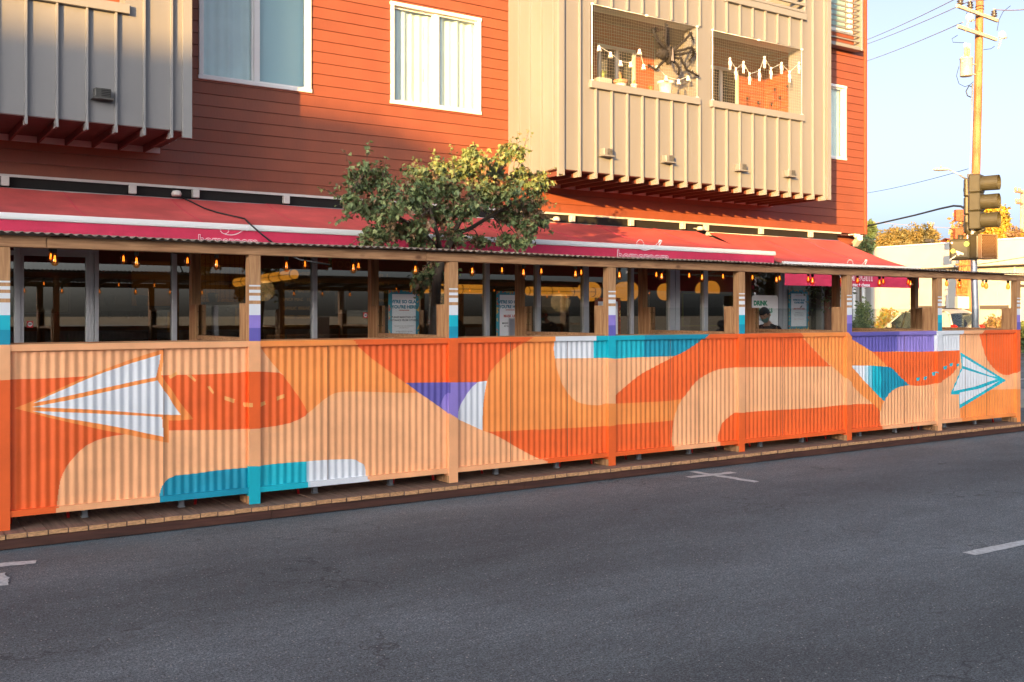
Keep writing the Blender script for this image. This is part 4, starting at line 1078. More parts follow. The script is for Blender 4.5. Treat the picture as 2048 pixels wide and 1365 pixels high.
# pendant lanterns
def lantern_tube(p0, p1, r, rings, label):
    p0, p1 = Vector(p0), Vector(p1); t = thing('pendant_lamp', label, 'pendant lamp', tuple((p0+p1)/2), 'long amber drum lamps inside the shop'); o4 = tuple(WORLD[t.name])
    mb = MB(); mb.tube([p0, p1], r, 24); mb.build('shade', lantern_m, t, o4)
    d = (p1-p0).normalized(); mb = MB()
    ax = d.cross(Vector((0,0,1))).normalized()
    for k in range(rings+1):
        c = p0.lerp(p1, k/rings); pts = []
        for j in range(25):
            a = 2*PI*j/24; pts.append(c + (ax*math.cos(a)+Vector((0,0,1))*math.sin(a))*(r+.004))
        mb.tube(pts, .007, 5)
    for sgn in (-1, 1): mb.tube([p0+ax*sgn*(r+.004), p1+ax*sgn*(r+.004)], .006, 5)
    mb.build('cage', black, t, o4)
    mb = MB()
    for f in (.2, .8):
        c = p0.lerp(p1, f); mb.tube([c+Vector((0,0,r)), Vector((c.x, c.y, 3.19))], .006, 5)
    mb.build('cord', black, t, o4)
    pl = bpy.data.lights.new('lamp_light', 'POINT'); pl.energy = 5; pl.color = (1, .55, .2); pl.shadow_soft_size = .2
    q = bpy.data.objects.new('lamp_light', pl); COL.objects.link(q); q.location = (p0+p1)/2 + Vector((0, 0, -r-.12))
ra = .083
lantern_tube(at(588.5, 549, 16.0), (Xat(588.5, 16.0), 19.0, at(588.5, 549, 16.0)[2]-.06), .082, 6, 'amber drum lamp pointing away from the glass, beside the menu board')
za = at(1055, 582.5, 16.5)[2]
lantern_tube((Xat(1055, 16.5), 16.5, za), (Xat(1186, 16.5), 16.5, za), .09, 3, 'amber drum lamp hanging lengthwise right of the tree trunk')
lantern_tube((Xat(825, 16.6), 16.6, za+.02), (Xat(968, 16.6), 16.6, za+.02), .09, 3, 'amber drum lamp hanging lengthwise behind the painted post and tree trunk')
def disc_lamp(px, py, Y, r, label):
    x, y, z = at(px, py, Y); t = thing('pendant_lamp', label, 'pendant lamp', (x, y, z), 'round amber drum lamps inside the shop'); o4 = (x, y, z)
    mb = MB(); M = Matrix.Rotation(PI/2 , 4, 'X') ; mb.lathe([(0, -.2), (r*.98, -.2), (r, -.19), (r, .19), (r*.98, .2), (0, .2)], (x, y, z), 32, 0, Matrix.Rotation(math.radians(-12), 4, 'Z') @ M); mb.build('shade', lantern_m, t, o4)
    mb = MB(); mb.tube([(x, y, z+r), (x, y, 3.19)], .006, 5); mb.build('cord', black, t, o4)
disc_lamp(1415, 581, 17.0, .215, 'round amber lamp right of the shopfront corner mullion')
disc_lamp(1337, 584, 17.5, .20, 'round amber lamp cut by the wide corner mullion')
disc_lamp(1253, 583, 17.6, .22, 'round amber lamp seen between the post and the narrow mullion')
disc_lamp(1178, 584, 18.2, .22, 'round amber lamp behind the long drum lamp')

# ------------------------------------------------------------------ awnings
def logo(mb, x, y, z, s, m_ink, m_fill, tagline=True):
    """outlined rounded wordmark with a dotted loop and a paper plane; x,z is the lower left of the word"""
    mb.text('homeroom', x, y, z, s, m_ink, off=s*.034, squash=.96)
    mb.text('homeroom', x, y-.0025, z, s, m_fill, off=-s*.002, squash=.96)
    W = s*3.9
    def dot(px, pz, r=s*.042):
        mb.face([(px-r, y-.002, pz-r*.6), (px+r, y-.002, pz-r*.6), (px+r, y-.002, pz+r*.6), (px-r, y-.002, pz+r*.6)], m_ink)
    cx, cz, R = x+W*.49, z+s*1.12, s*.30
    for k in range(16):
        a = -PI*.35 + 2*PI*k/16; dot(cx+R*math.cos(a), cz+R*.95*math.sin(a))
    for k in range(17):
        f = k/16; dot(cx+.05*s+f*W*.36, cz-R*1.05-.10*s*math.sin(f*PI)+.42*s*f*f)
    px, pz = cx+.05*s+W*.385, cz-R*1.05+.45*s
    mb.face([(px-.05*s, y-.002, pz-.02*s), (px+.34*s, y-.002, pz+.20*s), (px+.06*s, y-.002, pz+.24*s)][::1], m_ink)
    mb.face([(px+.0*s, y-.002, pz-.08*s), (px+.10*s, y-.002, pz-.16*s), (px+.34*s, y-.002, pz+.19*s)], m_ink)
    if tagline: mb.text('mac + cheese', x+W*.56, y, z-s*.42, s*.34, m_ink, off=s*.01)
AY0, AY1 = 13.93, 12.04
BRK = (-250, 10, 265, 391, 572)
def awning(x0, x1, z1, label, logos, nsag=5, seed=0, faded=awn_top, drop=.25):
    z0 = 3.33; t = thing('awning', label, 'awning', ((x0+x1)/2, AY0, z0), 'crimson shop awnings'); o4 = tuple(WORLD[t.name])
    mb = MB(); nx, ny = int((x1-x0)/.09), 16
    def P(i, j):
        x = x0+(x1-x0)*i/nx; f = j/ny; y = AY0+(AY1-AY0)*f
        z = z0+(z1-z0)*f - .045*math.sin(PI*f) + .010*noise.noise(Vector((x*.9+seed, y*1.3, 0))) + .006*noise.noise(Vector((x*4+seed, y*3, 2)))
        return (x, y, z)
    for i in range(nx):
        for j in range(ny): mb.face([P(i,j+1),P(i+1,j+1),P(i+1,j),P(i,j)], 0, True)
    mb.build('canvas_top', faded, t, o4)
    mb = MB(); mb.cbox(x0-.03, x1+.03, AY1-.05, AY1+.02, z1-.03, z1+.045, .008); mb.box(x0-.03, x1+.03, AY1-.056, AY1-.0505, z1-.005, z1+.002); mb.build('front_bar', trim_white, t, o4)
    mb = MB(); nx, nz = int((x1-x0)/.05), 8
    def Q(i, j):
        x = x0+(x1-x0)*i/nx; f = j/nz
        return (x, AY1-.03+f*(.012*math.sin(x*2.3+seed)+.010*noise.noise(Vector((x*5+seed, f*3, 4)))+.012*noise.noise(Vector((x*9+f*2, f*4+seed, 4)))), z1-.03-drop*f)
    for i in range(nx):
        for j in range(nz): mb.face([Q(i,j+1),Q(i+1,j+1),Q(i+1,j),Q(i,j)], 0, True)
    mb.build('valance', awn_val, t, o4)
    mb = MB(); k = x0+1.3
    while k < x1-.3:
        P2 = lambda j: ((k-x0)/(x1-x0), j)
        pts = []
        for j in range(17):
            f = j/16; y = AY0+(AY1-AY0)*f; pts.append((k, y, z0+(z1-z0)*f-.045*math.sin(PI*f)+.010*noise.noise(Vector((k*.9+seed, y*1.3, 0)))+.006*noise.noise(Vector((k*4+seed, y*3, 2)))+.002))
        mb = MB(); mb.tube(pts, .004, 4, 0, False); k += 1.35; mb.build('seam', awn_val, t, o4)
    if logos:
        mb = MB()
        for lx, lz, s in logos: logo(mb, lx, AY1-.058, lz, s, 0, 1, drop > .3)
        mb.build('shop_logo', [white_ink, awn_val], t, o4)
    for f in (.12, .5, .88):
        x = x0+(x1-x0)*f
        mb = MB(); mb.tube([(x, AY0-.02, z0-.14), (x+.25, (AY0+AY1)/2, (z0+z1)/2-.20), (x, AY1+.03, z1-.05)], .02, 8); mb.build('folding_arm', trim_metal, t, o4)
    for x in [Xat(q, FY-.06) for q in BRK]:
        mb = MB(); mb.cbox(x-.045, x+.045, FY-.10, FY-.0205, ZT-.145, ZT-.031, .004); mb.build('bracket', trim_metal, t, o4)
    mb = MB(); mb.tube([(x0, AY0+.005, z0-.03), (x1, AY0+.005, z0-.03)], .035, 10); mb.build('roller', trim_metal, t, o4)
    return t
zl = at(450, 483, AY1)[2]
XA = Xat(905, AY1)
lx1 = Xat(396, AY1-.06); zl1 = Zat(450, 491, AY1-.06)
lx2 = Xat(1234, AY1-.06); zl2 = Zat(1280, 524, AY1-.06)
s1 = (Xat(503, AY1-.06)-lx1)/3.9
awning(-4.4, XA-.03, 2.80, 'crimson awning left of the street tree with a white paper plane logo on its valance', [(lx1, zl1, s1)], seed=1)
BRK = (1144, 1262, 1365)
awning(XA+.03, Xat(1545, AY1), 2.80, 'crimson awning right of the street tree, ending beside the orange lit corner awning', [(lx2, zl2, (Xat(1327, AY1-.06)-lx2)/3.9)], seed=5)
lx3 = Xat(1671, AY1-.06)
BRK = (1412, 1522, 1621)
awning(Xat(1567, AY1), Xat(1835, AY1), 2.635, 'lower corner awning glowing orange in the sun, rightmost of the three', [(Xat(1664, AY1-.06), Zat(1715, 561, AY1-.06), (Xat(1737, AY1-.06)-Xat(1664, AY1-.06))/3.9)], seed=9, drop=.345)
# cable lying over the left awning
mb = MB()
def awp(px, py):
    best = None
    for k in range(200):
        Y = AY0 + (AY1-.06-AY0)*k/199; z = 3.33+(2.80-3.33)*min(1, (AY0-Y)/(AY0-AY1)) - .045*math.sin(PI*min(1, (AY0-Y)/(AY0-AY1)))
        d = abs(Zat(px, py, Y)-z)
        if best is None or d < best[0]: best = (d, Y, z)
    Y = best[1]; return (Xat(px, Y), Y, best[2]+.022)
pts = [awp(px, py) for px, py in ((345,391),(362,397),(384,408),(408,420),(432,428),(462,435),(490,441))] + [at(497, 446, 11.95), at(520, 466, 11.93), at(545, 486, 11.9), at(560, 500, 11.9), at(600, 520, 11.6), at(660, 530, 11.4)]
mb.tube(pts, .011, 8); c = mb.build('power_cable', black, None, pts[0]); tag(c, 'black power cable draped over the left crimson awning', 'cable')
mb = MB(); x, y, z = at(353, 388, FY-.2); mb.lathe([(.06, -.03), (.07, .0), (.05, .04), (.0, .05)], (x, y, z), 14); mb.tube([(x, y, z), (x, FY-.02, z+.02)], .012, 6)
tag(mb.build('flood_light', trim_metal, None, (x, y, z)), 'small round flood light above the left awning beside the cable', 'light')
for px, py, lb_ in ((1113, 439, 'small round flood light above the awning right of the tree'), (1400, 458, 'small white flood light where the two right awnings meet')):
    mb = MB(); x, y, z = at(px, py, FY-.2); mb.lathe([(.06, -.03), (.07, .0), (.05, .04), (.0, .05)], (x, y, z), 14); mb.tube([(x, y, z), (x, FY-.02, z+.02)], .012, 6)
    tag(mb.build('flood_light', trim_metal, None, (x, y, z)), lb_, 'light')

# ------------------------------------------------------------------ posters in the shop window
blue_p = mat('poster_blue', (.05, .28, .36), .6); yel_p = mat('poster_yellow', (.62, .38, .09), .6); red_p = mat('poster_red', (.60, .11, .04), .6); paper = mat('poster_paper', (.85, .85, .87), .6)
ink_b = mat('ink_blue', (.03, .26, .38), .6); ink_k = mat('ink_dark', (.06, .06, .07), .6); ink_r = mat('ink_red', (.55, .09, .07), .6); ink_g = mat('ink_green', (.02, .28, .14), .6)
def poster(pa, pb, ptop, Y, label, lines, h=.95, fr=blue_p, border=.115):
    x0, x1 = Xat(pa, Y), Xat(pb, Y); z1 = Zat((pa+pb)/2, ptop, Y); z0 = z1-h; W = x1-x0
    t = thing('window_poster', label, 'poster', (x0, Y, z0), 'patterned posters in the shop windows'); o4 = (x0, Y, z0)
    mb = MB(); mb.box(x0, x1, Y, Y+.012, z0, z1, 0)
    rnd = random.Random(int(pa))
    for k in range(46):
        side = rnd.random(); 
        if side < .5: bx_ = x0+rnd.random()*W; bz = (z0 if rnd.random() < .5 else z1)
        else: bx_ = (x0 if rnd.random() < .5 else x1); bz = z0+rnd.random()*h
        a0 = rnd.random()*PI; r1, r2 = .045*rnd.uniform(.6, 1.2), .018*rnd.uniform(.6, 1.2); m = 1 if rnd.random() < .72 else 2; pts = []
        for j in range(8):
            aa = 2*PI*j/8; dx, dz = r1*math.cos(aa), r2*math.sin(aa)
            pts.append((min(x1, max(x0, bx_+dx*math.cos(a0)-dz*math.sin(a0))), Y-.0015-.00002*k, min(z1, max(z0, bz+dx*math.sin(a0)+dz*math.cos(a0)))))
        mb.face(pts, m)
    mb.build('border', [fr, yel_p, red_p], t, o4)
    bd = W*border
    mb = MB(); mb.box(x0+bd, x1-bd, Y-.006, Y-.003, z0+bd, z1-bd); mb.build('sheet', paper, t, o4)
    mb = MB(); cx = (x0+x1)/2
    for txt, f, s, m, off in lines: mb.text(txt, cx, Y-.008, z1-h*f, s, m, off=off, align='CENTER')
    mb.build('lettering', [ink_b, ink_k, ink_r], t, o4)
    return t
glad = [("WE'RE SO GLAD", .215, .072, 0, .003), ("YOU'RE HERE", .30, .072, 0, .003), ('~~~~~~', .345, .05, 2, .003)]
poster(777, 838, 581, SY-.09, 'blue and yellow bordered poster asking for six feet distance, left of the tree trunk', glad + [('PLEASE MAINTAIN 6 FT.', .46, .042, 1, .001), ('DISTANCE FROM OTHERS.', .51, .042, 1, .001), ('THE HEALTH OF OUR COMMUNITY', .60, .022, 1, 0), ('MATTERS TO US.', .63, .022, 1, 0), ('WE ARE DOING ALL WE CAN', .69, .022, 1, 0), ('TO KEEP YOU SAFE.', .72, .022, 1, 0), ('THANK YOU FOR YOUR SUPPORT', .82, .022, 2, 0)])
poster(993, 1046, 583, SY-.09, 'mask up poster in a patterned border, behind the timber post right of the trunk', glad + [('MASK UP!', .46, .06, 2, .002), ('MASKS REQUIRED', .58, .04, 1, .001), ('AT ALL TIMES', .63, .04, 1, .001), ('THANK YOU', .80, .026, 2, 0)])
poster(1190, 1241, 596, SY-.09, 'rust red bordered poster half hidden by the violet striped post', [('ORDER', .3, .07, 1, .002), ('HERE', .4, .07, 1, .002)], fr=rust)
poster(1577.5, 1617, 581, SY-.09, 'blue bordered poster about the line, right of the man in black', [('GREETINGS FRIENDS', .14, .024, 2, 0), ("WE'RE SO GLAD", .27, .05, 0, .003), ("YOU'RE HERE", .335, .05, 0, .003), ('LINE STARTS HERE', .49, .042, 2, .002), ('PLEASE WAIT FOR', .58, .028, 1, 0), ('OUR TEAM MEMBER TO', .62, .028, 1, 0), ('CALL YOU FORWARD', .66, .028, 1, 0), ('THANK YOU FOR YOUR PATIENCE', .74, .02, 2, 0)], h=.82)
# drink specials board
Y = 13.75; x0, x1 = Xat(1505, Y), Xat(1556, Y); z1 = Zat(1530, 591, Y)
t = thing('specials_board', 'white handwritten drink specials board behind the man in black', 'board', (x0, Y, .15)); o4 = (x0, Y, .15)
mb = MB(); r = .06; pts = []
for cx, cz, a0 in ((x1-r, z1-r, 0), (x0+r, z1-r, PI/2)):
    for k in range(6): pts.append((cx+r*math.cos(a0+k*PI/10), cz+r*math.sin(a0+k*PI/10)))
pts += [(x0, .85), (x1, .85)]
mb.prism(pts, Y, Y+.02); mb.build('board', mat('whiteboard', (.85, .83, .83), .35), t, o4)
for sx in (x0+.05, x1-.05):
    mb = MB(); mb.tube([(sx, Y+.03, 1.4), (sx, Y+.06, .15)], .016, 6); mb.build('leg', table_m, t, o4)
mb = MB(); cx = (x0+x1)/2; M_ = Matrix.Identity(4)
mb.text('DRINK', x0+.03, Y-.004, z1-.20, .125, 0, off=.007); mb.text('SPECIALS', x0+.10, Y-.004, z1-.34, .115, 0, off=.006)
for k, s in enumerate(['Frose  $7', 'Sangria  $8', 'Cider  $6', 'Draft Beer  $5']): mb.text(s, x0+.05, Y-.004, z1-.50-k*.13, .085, 1+(k % 2), off=.001)
mb.tube([(x0+.12, Y-.003, z1-.40), (x0+.17, Y-.003, z1-.37), (x0+.22, Y-.003, z1-.41)], .007, 5, 0)
mb.build('lettering', [ink_g, ink_b, ink_r], t, o4)
# warning sticker on the door and small notices
for px, py, lb_ in ((60, 649, 'small red and white warning sticker on the glass door at the far left'), (731, 631, 'small red and white sticker on the glass beside the timber post')):
    x, y, z = at(px, py, SY-.012); t = thing('warning_sticker', lb_, 'sticker', (x, y, z)); o4 = (x, y, z)
    mb = MB(); mb.box(x-.036, x+.036, y, y+.004, z-.042, z+.042); mb.build('backing', mat('sticker_red', (.5, .02, .02), .5), t, o4)
    mb = MB(); mb.face([(x+.028*math.cos(2*PI*k/20), y-.002, z+.028*math.sin(2*PI*k/20)) for k in range(20)], 0); mb.box(x-.02, x+.02, y-.004, y-.003, z-.006, z+.012, 1); mb.box(x-.016, x+.016, y-.004, y-.003, z-.015, z-.010, 1); mb.build('symbol', [white_ink, ink_k], t, o4)
t = thing('paper_notice', 'white paper notice taped inside the glass right of the menu board', 'notice', at(681, 605, 16.7)); x, y, z = WORLD[t.name]
mb = MB(); mb.box(x-.10, x+.10, y, y+.004, z-.2, z+.2); mb.build('paper', paper, t, (x, y, z))
# white a-frame by the post
x, y, z = at(1034, 672, 10.9); t = thing('menu_stand', 'plain white stand up board behind the timber post', 'board', (x-.12, 10.9, .15)); o4 = (x-.12, 10.9, .15)
mb = MB(); mb.cbox(Xat(1018, 10.9), Xat(1052, 10.9), 10.9, 10.92, .3, 1.70, .01); mb.build('panel', mat('white_board', (.6, .6, .62), .5), t, o4)
mb = MB(); mb.cbox(Xat(1020, 10.9), Xat(1050, 10.9), 10.8, 11.05, .15, .30, .01); mb.build('base', black, t, o4)
# green framed blackboard behind the corner glass
x0, x1, Y = Xat(1366, 15.2), Xat(1459, 15.2), 15.2
t = thing('framed_blackboard', 'dark board in a thin lime green frame behind the corner glass', 'board', (x0, Y, 1.5)); o4 = (x0, Y, 1.5)
za, zb = Zat(1410, 651, Y), Zat(1410, 589, Y); lime = mat('lime_paint', (.22, .28, .03), .6)
mb = MB(); mb.box(x0, x1, Y, Y+.02, za, zb); mb.build('board', dark_in, t, o4)
mb = MB(); mb.box(x0-.015, x1+.015, Y-.015, Y+.02, zb, zb+.02); mb.box(x0-.015, x1+.015, Y-.015, Y+.02, za-.02, za); mb.box(x0-.015, x0, Y-.015, Y+.02, za, zb); mb.box(x1, x1+.015, Y-.015, Y+.02, za, zb); mb.build('frame', lime, t, o4)

# ------------------------------------------------------------------ person
def skinned(name, verts, edges, rad, m, parent, root=0, lvl=2, org=(0,0,0)):
    me = bpy.data.meshes.new(name); me.from_pydata([Vector(v) for v in verts], edges, [])
    o = bpy.data.objects.new(name, me); COL.objects.link(o)
    sk = o.modifiers.new('skin', 'SKIN'); sk.use_smooth_shade = True; sk.branch_smoothing = .6
    for i, r in enumerate(rad):
        d = me.skin_vertices[0].data[i]; d.radius = r if isinstance(r, tuple) else (r, r); d.use_root = (i == root)
    ss = o.modifiers.new('sub', 'SUBSURF'); ss.levels = lvl; ss.render_levels = lvl
    bpy.context.view_layer.update()
    m2 = bpy.data.meshes.new_from_object(o.evaluated_get(bpy.context.evaluated_depsgraph_get()))
    bpy.data.objects.remove(o)
    b = MB(); b.v = [tuple(Vector(v.co)+Vector(org)) for v in m2.vertices]; b.f = [tuple(p.vertices) for p in m2.polygons]; b.m = [0]*len(b.f); b.sm = [True]*len(b.f)
    bpy.data.meshes.remove(m2)
    return b.build(name, m, parent, org) if parent is not None else b
PXX, PYY = 12.30, 11.10
PSC = 1.0
pr = thing('person', 'man in a black t-shirt and green face mask looking down, beyond the fence', 'person', (PXX, PYY, .15))
po = (PXX, PYY, .15)
# faces -x, slightly towards the street; neck bent forward
body = [(0,0,.90),(0,0,1.05),(.0,0,1.22),(.01,0,1.36),(-.01,0,1.44),(-.045,0,1.50),
        (.01,.17,1.375),(.03,.24,1.15),(-.16,.25,1.02),(-.24,.24,1.01),
        (.01,-.17,1.375),(.03,-.25,1.15),(-.16,-.23,1.04),(-.24,-.20,1.06),
        (0,.10,.86),(.0,.11,.48),(.02,.12,.08),(-.13,.13,.04),
        (0,-.10,.86),(-.02,-.11,.48),(.0,-.12,.08),(-.15,-.13,.04)]
be = [(0,1),(1,2),(2,3),(3,4),(4,5),(3,6),(6,7),(7,8),(8,9),(3,10),(10,11),(11,12),(12,13),(0,14),(14,15),(15,16),(16,17),(0,18),(18,19),(19,20),(20,21)]
br = [(.12,.15),(.10,.14),(.11,.15),(.10,.14),(.062,.066),(.058,.058),
      .058,.045,.036,.028,.058,.045,.036,.028,.088,.062,.045,.035,.088,.062,.045,.035]
bm_ = skinned('body', body, be, br, skin, None, org=po)
# head: lathe-like ellipsoid deformed to a face, tilted down, looking to -x
hc = Vector((PXX-.085, PYY-.005, .15+1.585)); HM = Matrix.Rotation(math.radians(-26), 4, 'Y') @ Matrix.Rotation(math.radians(12), 4, 'Z')
n0 = len(bm_.v)
NU, NV = 28, 20
def headp(u, v):
    th = 2*PI*u/NU; ph = PI*v/NV
    x, y, z = math.sin(ph)*math.cos(th), math.sin(ph)*math.sin(th), math.cos(ph)   # +x is the face
    X, Y_, Z = x*.098, y*.076, z*.118
    if z < 0: Y_ *= 1 - .28*(-z)**1.3; X *= 1 - .10*(-z) if x > 0 else 1-.35*(-z)
    if x > 0:
        X *= 1.0
        nose = math.exp(-((y/.17)**2) - (((z+.08)/.20)**2)); X += .026*nose*(1 if z > -.32 else .4)
        eye = math.exp(-(((abs(y)-.40)/.16)**2) - (((z-.10)/.12)**2)); X -= .008*eye
        brow = math.exp(-((y/.6)**2) - (((z-.27)/.10)**2)); X += .005*brow
        lip = math.exp(-((y/.22)**2) - (((z+.48)/.07)**2)); X += .008*lip
        chin = math.exp(-((y/.3)**2) - (((z+.82)/.14)**2)); X += .012*chin
    return Vector((-X, Y_, Z))
for v in range(NV+1):
    for u in range(NU):
        p = HM @ headp(u, v) + hc; bm_.v.append(tuple(p))
for v in range(NV):
    for u in range(NU):
        bm_.f.append((n0+v*NU+u, n0+v*NU+(u+1) % NU, n0+(v+1)*NU+(u+1) % NU, n0+(v+1)*NU+u)); bm_.m.append(0); bm_.sm.append(True)
for s in (-1, 1):   # ears
    c = HM @ Vector((.012, s*.075, -.005)) + hc
    n1 = len(bm_.v); bm_.lathe([(.001, -.03), (.014, -.022), (.019, .0), (.017, .018), (.001, .03)], tuple(c), 10, 0, HM)
# hands: palm and five fingers each, lightly curled
for (wx, wy, wz) in ((-.24,.24,1.01), (-.24,-.20,1.06)):
    W_ = Vector((PXX+wx, PYY+wy, .15+wz))
    bm_.tube([W_, W_+Vector((-.045,0,-.004)), W_+Vector((-.085,0,-.012))], [.022, .030, .027], 10)
    for k, L_ in enumerate((.068, .078, .074, .058)):
        yo = (k-1.5)*.017; b0 = W_+Vector((-.080, yo, -.010)); bm_.tube([b0, b0+Vector((-L_*.45, 0, -.008)), b0+Vector((-L_*.8, 0, -.026)), b0+Vector((-L_*.92, 0, -.045))], [.0092, .0088, .008, .0065], 7)
    b0 = W_+Vector((-.02, -.022, .004)); bm_.tube([b0, b0+Vector((-.03, -.022, -.004)), b0+Vector((-.058, -.026, -.016))], [.012, .010, .008], 7)
bm_.build('body', skin, pr, po)
sh_v = [(0,0,.93),(0,0,1.05),(.0,0,1.22),(.01,0,1.37),(-.005,0,1.455),(.01,.175,1.385),(.03,.245,1.17),(-.02,.25,1.12),(.01,-.175,1.375),(.03,-.255,1.17),(-.02,-.25,1.12)]
skinned('t_shirt', sh_v, [(0,1),(1,2),(2,3),(3,4),(3,5),(5,6),(6,7),(3,8),(8,9),(9,10)], [(.145,.175),(.125,.165),(.13,.175),(.13,.185),(.085,.095),.088,.066,.058,.078,.062,.058], tshirt, pr, org=po)
skinned('trousers', [(0,0,.98),(0,0,.88),(0,.10,.80),(.0,.11,.48),(.02,.12,.10),(0,-.10,.80),(-.02,-.11,.48),(0,-.12,.10)], [(0,1),(1,2),(2,3),(3,4),(1,5),(5,6),(6,7)], [(.14,.17),(.13,.165),.105,.08,.06,.105,.08,.06], trousers, pr, org=po)
mb = MB()
for v in range(NV+1):
    for u in range(NU):
        p = headp(u, v); th = 2*PI*u/NU; ph = PI*v/NV; cz = math.cos(ph); cxn = math.sin(ph)*math.cos(th)
        lim = .40 if cxn > .25 else (-.30 if cxn < -.15 else .08)
        k = 1.0 if cz < lim - .12 else min(1.0, 1.0)
        q = p*1.0
        grow = 1.13 + .03*noise.noise(p*60)
        if cz > lim: q = Vector((p.x*grow - (.012 if cxn > 0 else 0), p.y*1.07, p.z*1.12+.004))
        else: q = p*.93
        mb.v.append(tuple(HM @ q + hc))
for v in range(NV):
    for u in range(NU):
        mb.f.append((v*NU+u, v*NU+(u+1) % NU, (v+1)*NU+(u+1) % NU, (v+1)*NU+u)); mb.m.append(0); mb.sm.append(True)
mb.build('hair', hairm, pr, po)
mb = MB(); n = 14
for j in range(7):
    for i in range(n):
        th = (-.5+ i/(n-1))*PI*.86; ph = PI*(.56+.36*j/6)
        p = headp(0, 0); x, y, z = math.sin(ph)*math.cos(th), math.sin(ph)*math.sin(th), math.cos(ph)
        u = (th/(2*PI))*NU; q = Vector((-(x*.098+.020+.016*math.exp(-(y/.25)**2)*(1 if z > -.45 else .5)), y*.080*(1-.22*max(0, -z)), z*.118))
        mb.v.append(tuple(HM @ q + hc))
for j in range(6):
    for i in range(n-1): mb.f.append((j*n+i, j*n+i+1, (j+1)*n+i+1, (j+1)*n+i)); mb.m.append(0); mb.sm.append(True)
for s in (-1, 1): mb.tube([HM @ Vector((-.03, s*.077, -.03))+hc, HM @ Vector((.02, s*.085, -.0))+hc], .003, 5)
mb.build('face_mask', maskm, pr, po)
mb = MB()
for s in (-1, 1):
    for k in range(1):
        c = HM @ Vector((-.086, s*.031, .012))+hc; mb.tube([c+HM @ Vector((0,-.012,.0)), c+HM @ Vector((-.003,0,-.001)), c+HM @ Vector((0,.012,0))], .004, 6)
        c = HM @ Vector((-.094, s*.032, .034))+hc; mb.tube([c+HM @ Vector((0,-.016,.0)), c+HM @ Vector((-.002,0,.004)), c+HM @ Vector((0,.016,0))], .0035, 6)
mb.build('eyes_and_brows', hairm, pr, po)
# seated person in black on a stool beyond the fence
x, y, z = at(1503, 668, 9.95)
t = thing('person', 'seated person in black, only the shoulder showing left of the masked man', 'person', (x-.10, 10.35, .15)); o4 = tuple(WORLD[t.name])
sb = [(0,0,.55),(0,0,.75),(0,0,.95),(.0,0,1.12),(-.02,0,1.20),(-.16,0,1.17),(.0,.16,1.10),(-.02,.22,.90),(-.2,.22,.80),(0,-.16,1.10),(-.02,-.22,.90),(-.2,-.22,.80),(0,.09,.52),(-.42,.10,.52),(-.42,.10,.10),(0,-.09,.52),(-.42,-.10,.52),(-.42,-.10,.10)]
sb = [(a, b_*.9, c+.28 if c > .5 else c) for a, b_, c in sb]
bs = skinned('body', sb, [(0,1),(1,2),(2,3),(3,4),(4,5),(3,6),(6,7),(7,8),(3,9),(9,10),(10,11),(0,12),(12,13),(13,14),(0,15),(15,16),(16,17)], [(.13,.16),(.12,.15),(.12,.15),(.11,.15),.06,.085,.06,.048,.034,.06,.048,.034,.085,.065,.045,.085,.065,.045], tshirt, t, org=o4)
t2 = thing('stool', 'plain timber stool under the seated person in black', 'stool', (o4[0], o4[1], .15)); 
mb = MB(); mb.lathe([(.16, .64), (.17, .65), (.17, .67), (.16, .68)], tuple(o4), 20); mb.build('seat', table_m, t2, tuple(WORLD[t2.name]))
for k in range(4):
    a = PI/4+k*PI/2; mb = MB(); mb.tube([(o4[0]+.10*math.cos(a), o4[1]+.10*math.sin(a), .79), (o4[0]+.17*math.cos(a), o4[1]+.17*math.sin(a), .15)], .014, 6); mb.build('leg', table_m, t2, tuple(WORLD[t2.name]))

# ------------------------------------------------------------------ balcony nets, garlands, plants, spider
net_m = mat('net_cord', (.50, .45, .38), .7)
def net(x0, x1, z0, z1, y, label):
    t = thing('balcony_net', label, 'net', (x0, y, z0), 'safety nets over the balcony openings'); o4 = (x0, y, z0); mb = MB(); p = .050; r = .0010
    n = int((x1-x0)/p); 
    for i in range(n+1):
        x = x0+(x1-x0)*i/n; pts = [(x+.004*math.sin(i*1.7+k*.5), y+.006*math.sin(k*.7+i*.2), z0+(z1-z0)*k/12) for k in range(13)]; mb.tube(pts, r, 4, 0, False)
    m = int((z1-z0)/p)
    for j in range(m+1):
        z = z0+(z1-z0)*j/m; pts = [(x0+(x1-x0)*k/20, y+.006*math.sin(j*.7+k*.4), z+.006*math.sin(k*.9+j)) for k in range(21)]; mb.tube(pts, r, 4, 0, False)
    mb.build('mesh', net_m, t, o4)
    mb = MB(); mb.tube([(x0,y,z0),(x0,y,z1)], .011, 6); mb.tube([(x0,y,z1),(x1,y,z1)], .005, 6); mb.tube([(x1,y,z1),(x1,y,z0)], .006, 6)
    for c in ((x0,z0),(x0,z1),(x1,z1),(x1,z0),((x0+x1)/2,z1)): mb.box(c[0]-.02, c[0]+.02, y-.02, y+.01, c[1]-.015, c[1]+.015)
    mb.build('edge_rope', trim_white, t, o4)
net(OP1[0]+.01, OP1[1]-.01, 5.47, 6.69, BY-.025, 'white cord net over the left balcony opening with the giant spider')
net(OP2[0]+.01, OP2[1]-.01, 5.47, 6.69, BY-.025, 'white cord net over the right balcony opening with the skeleton garland')
ghost_m = mat('ghost_white', (.80, .76, .70), .6)
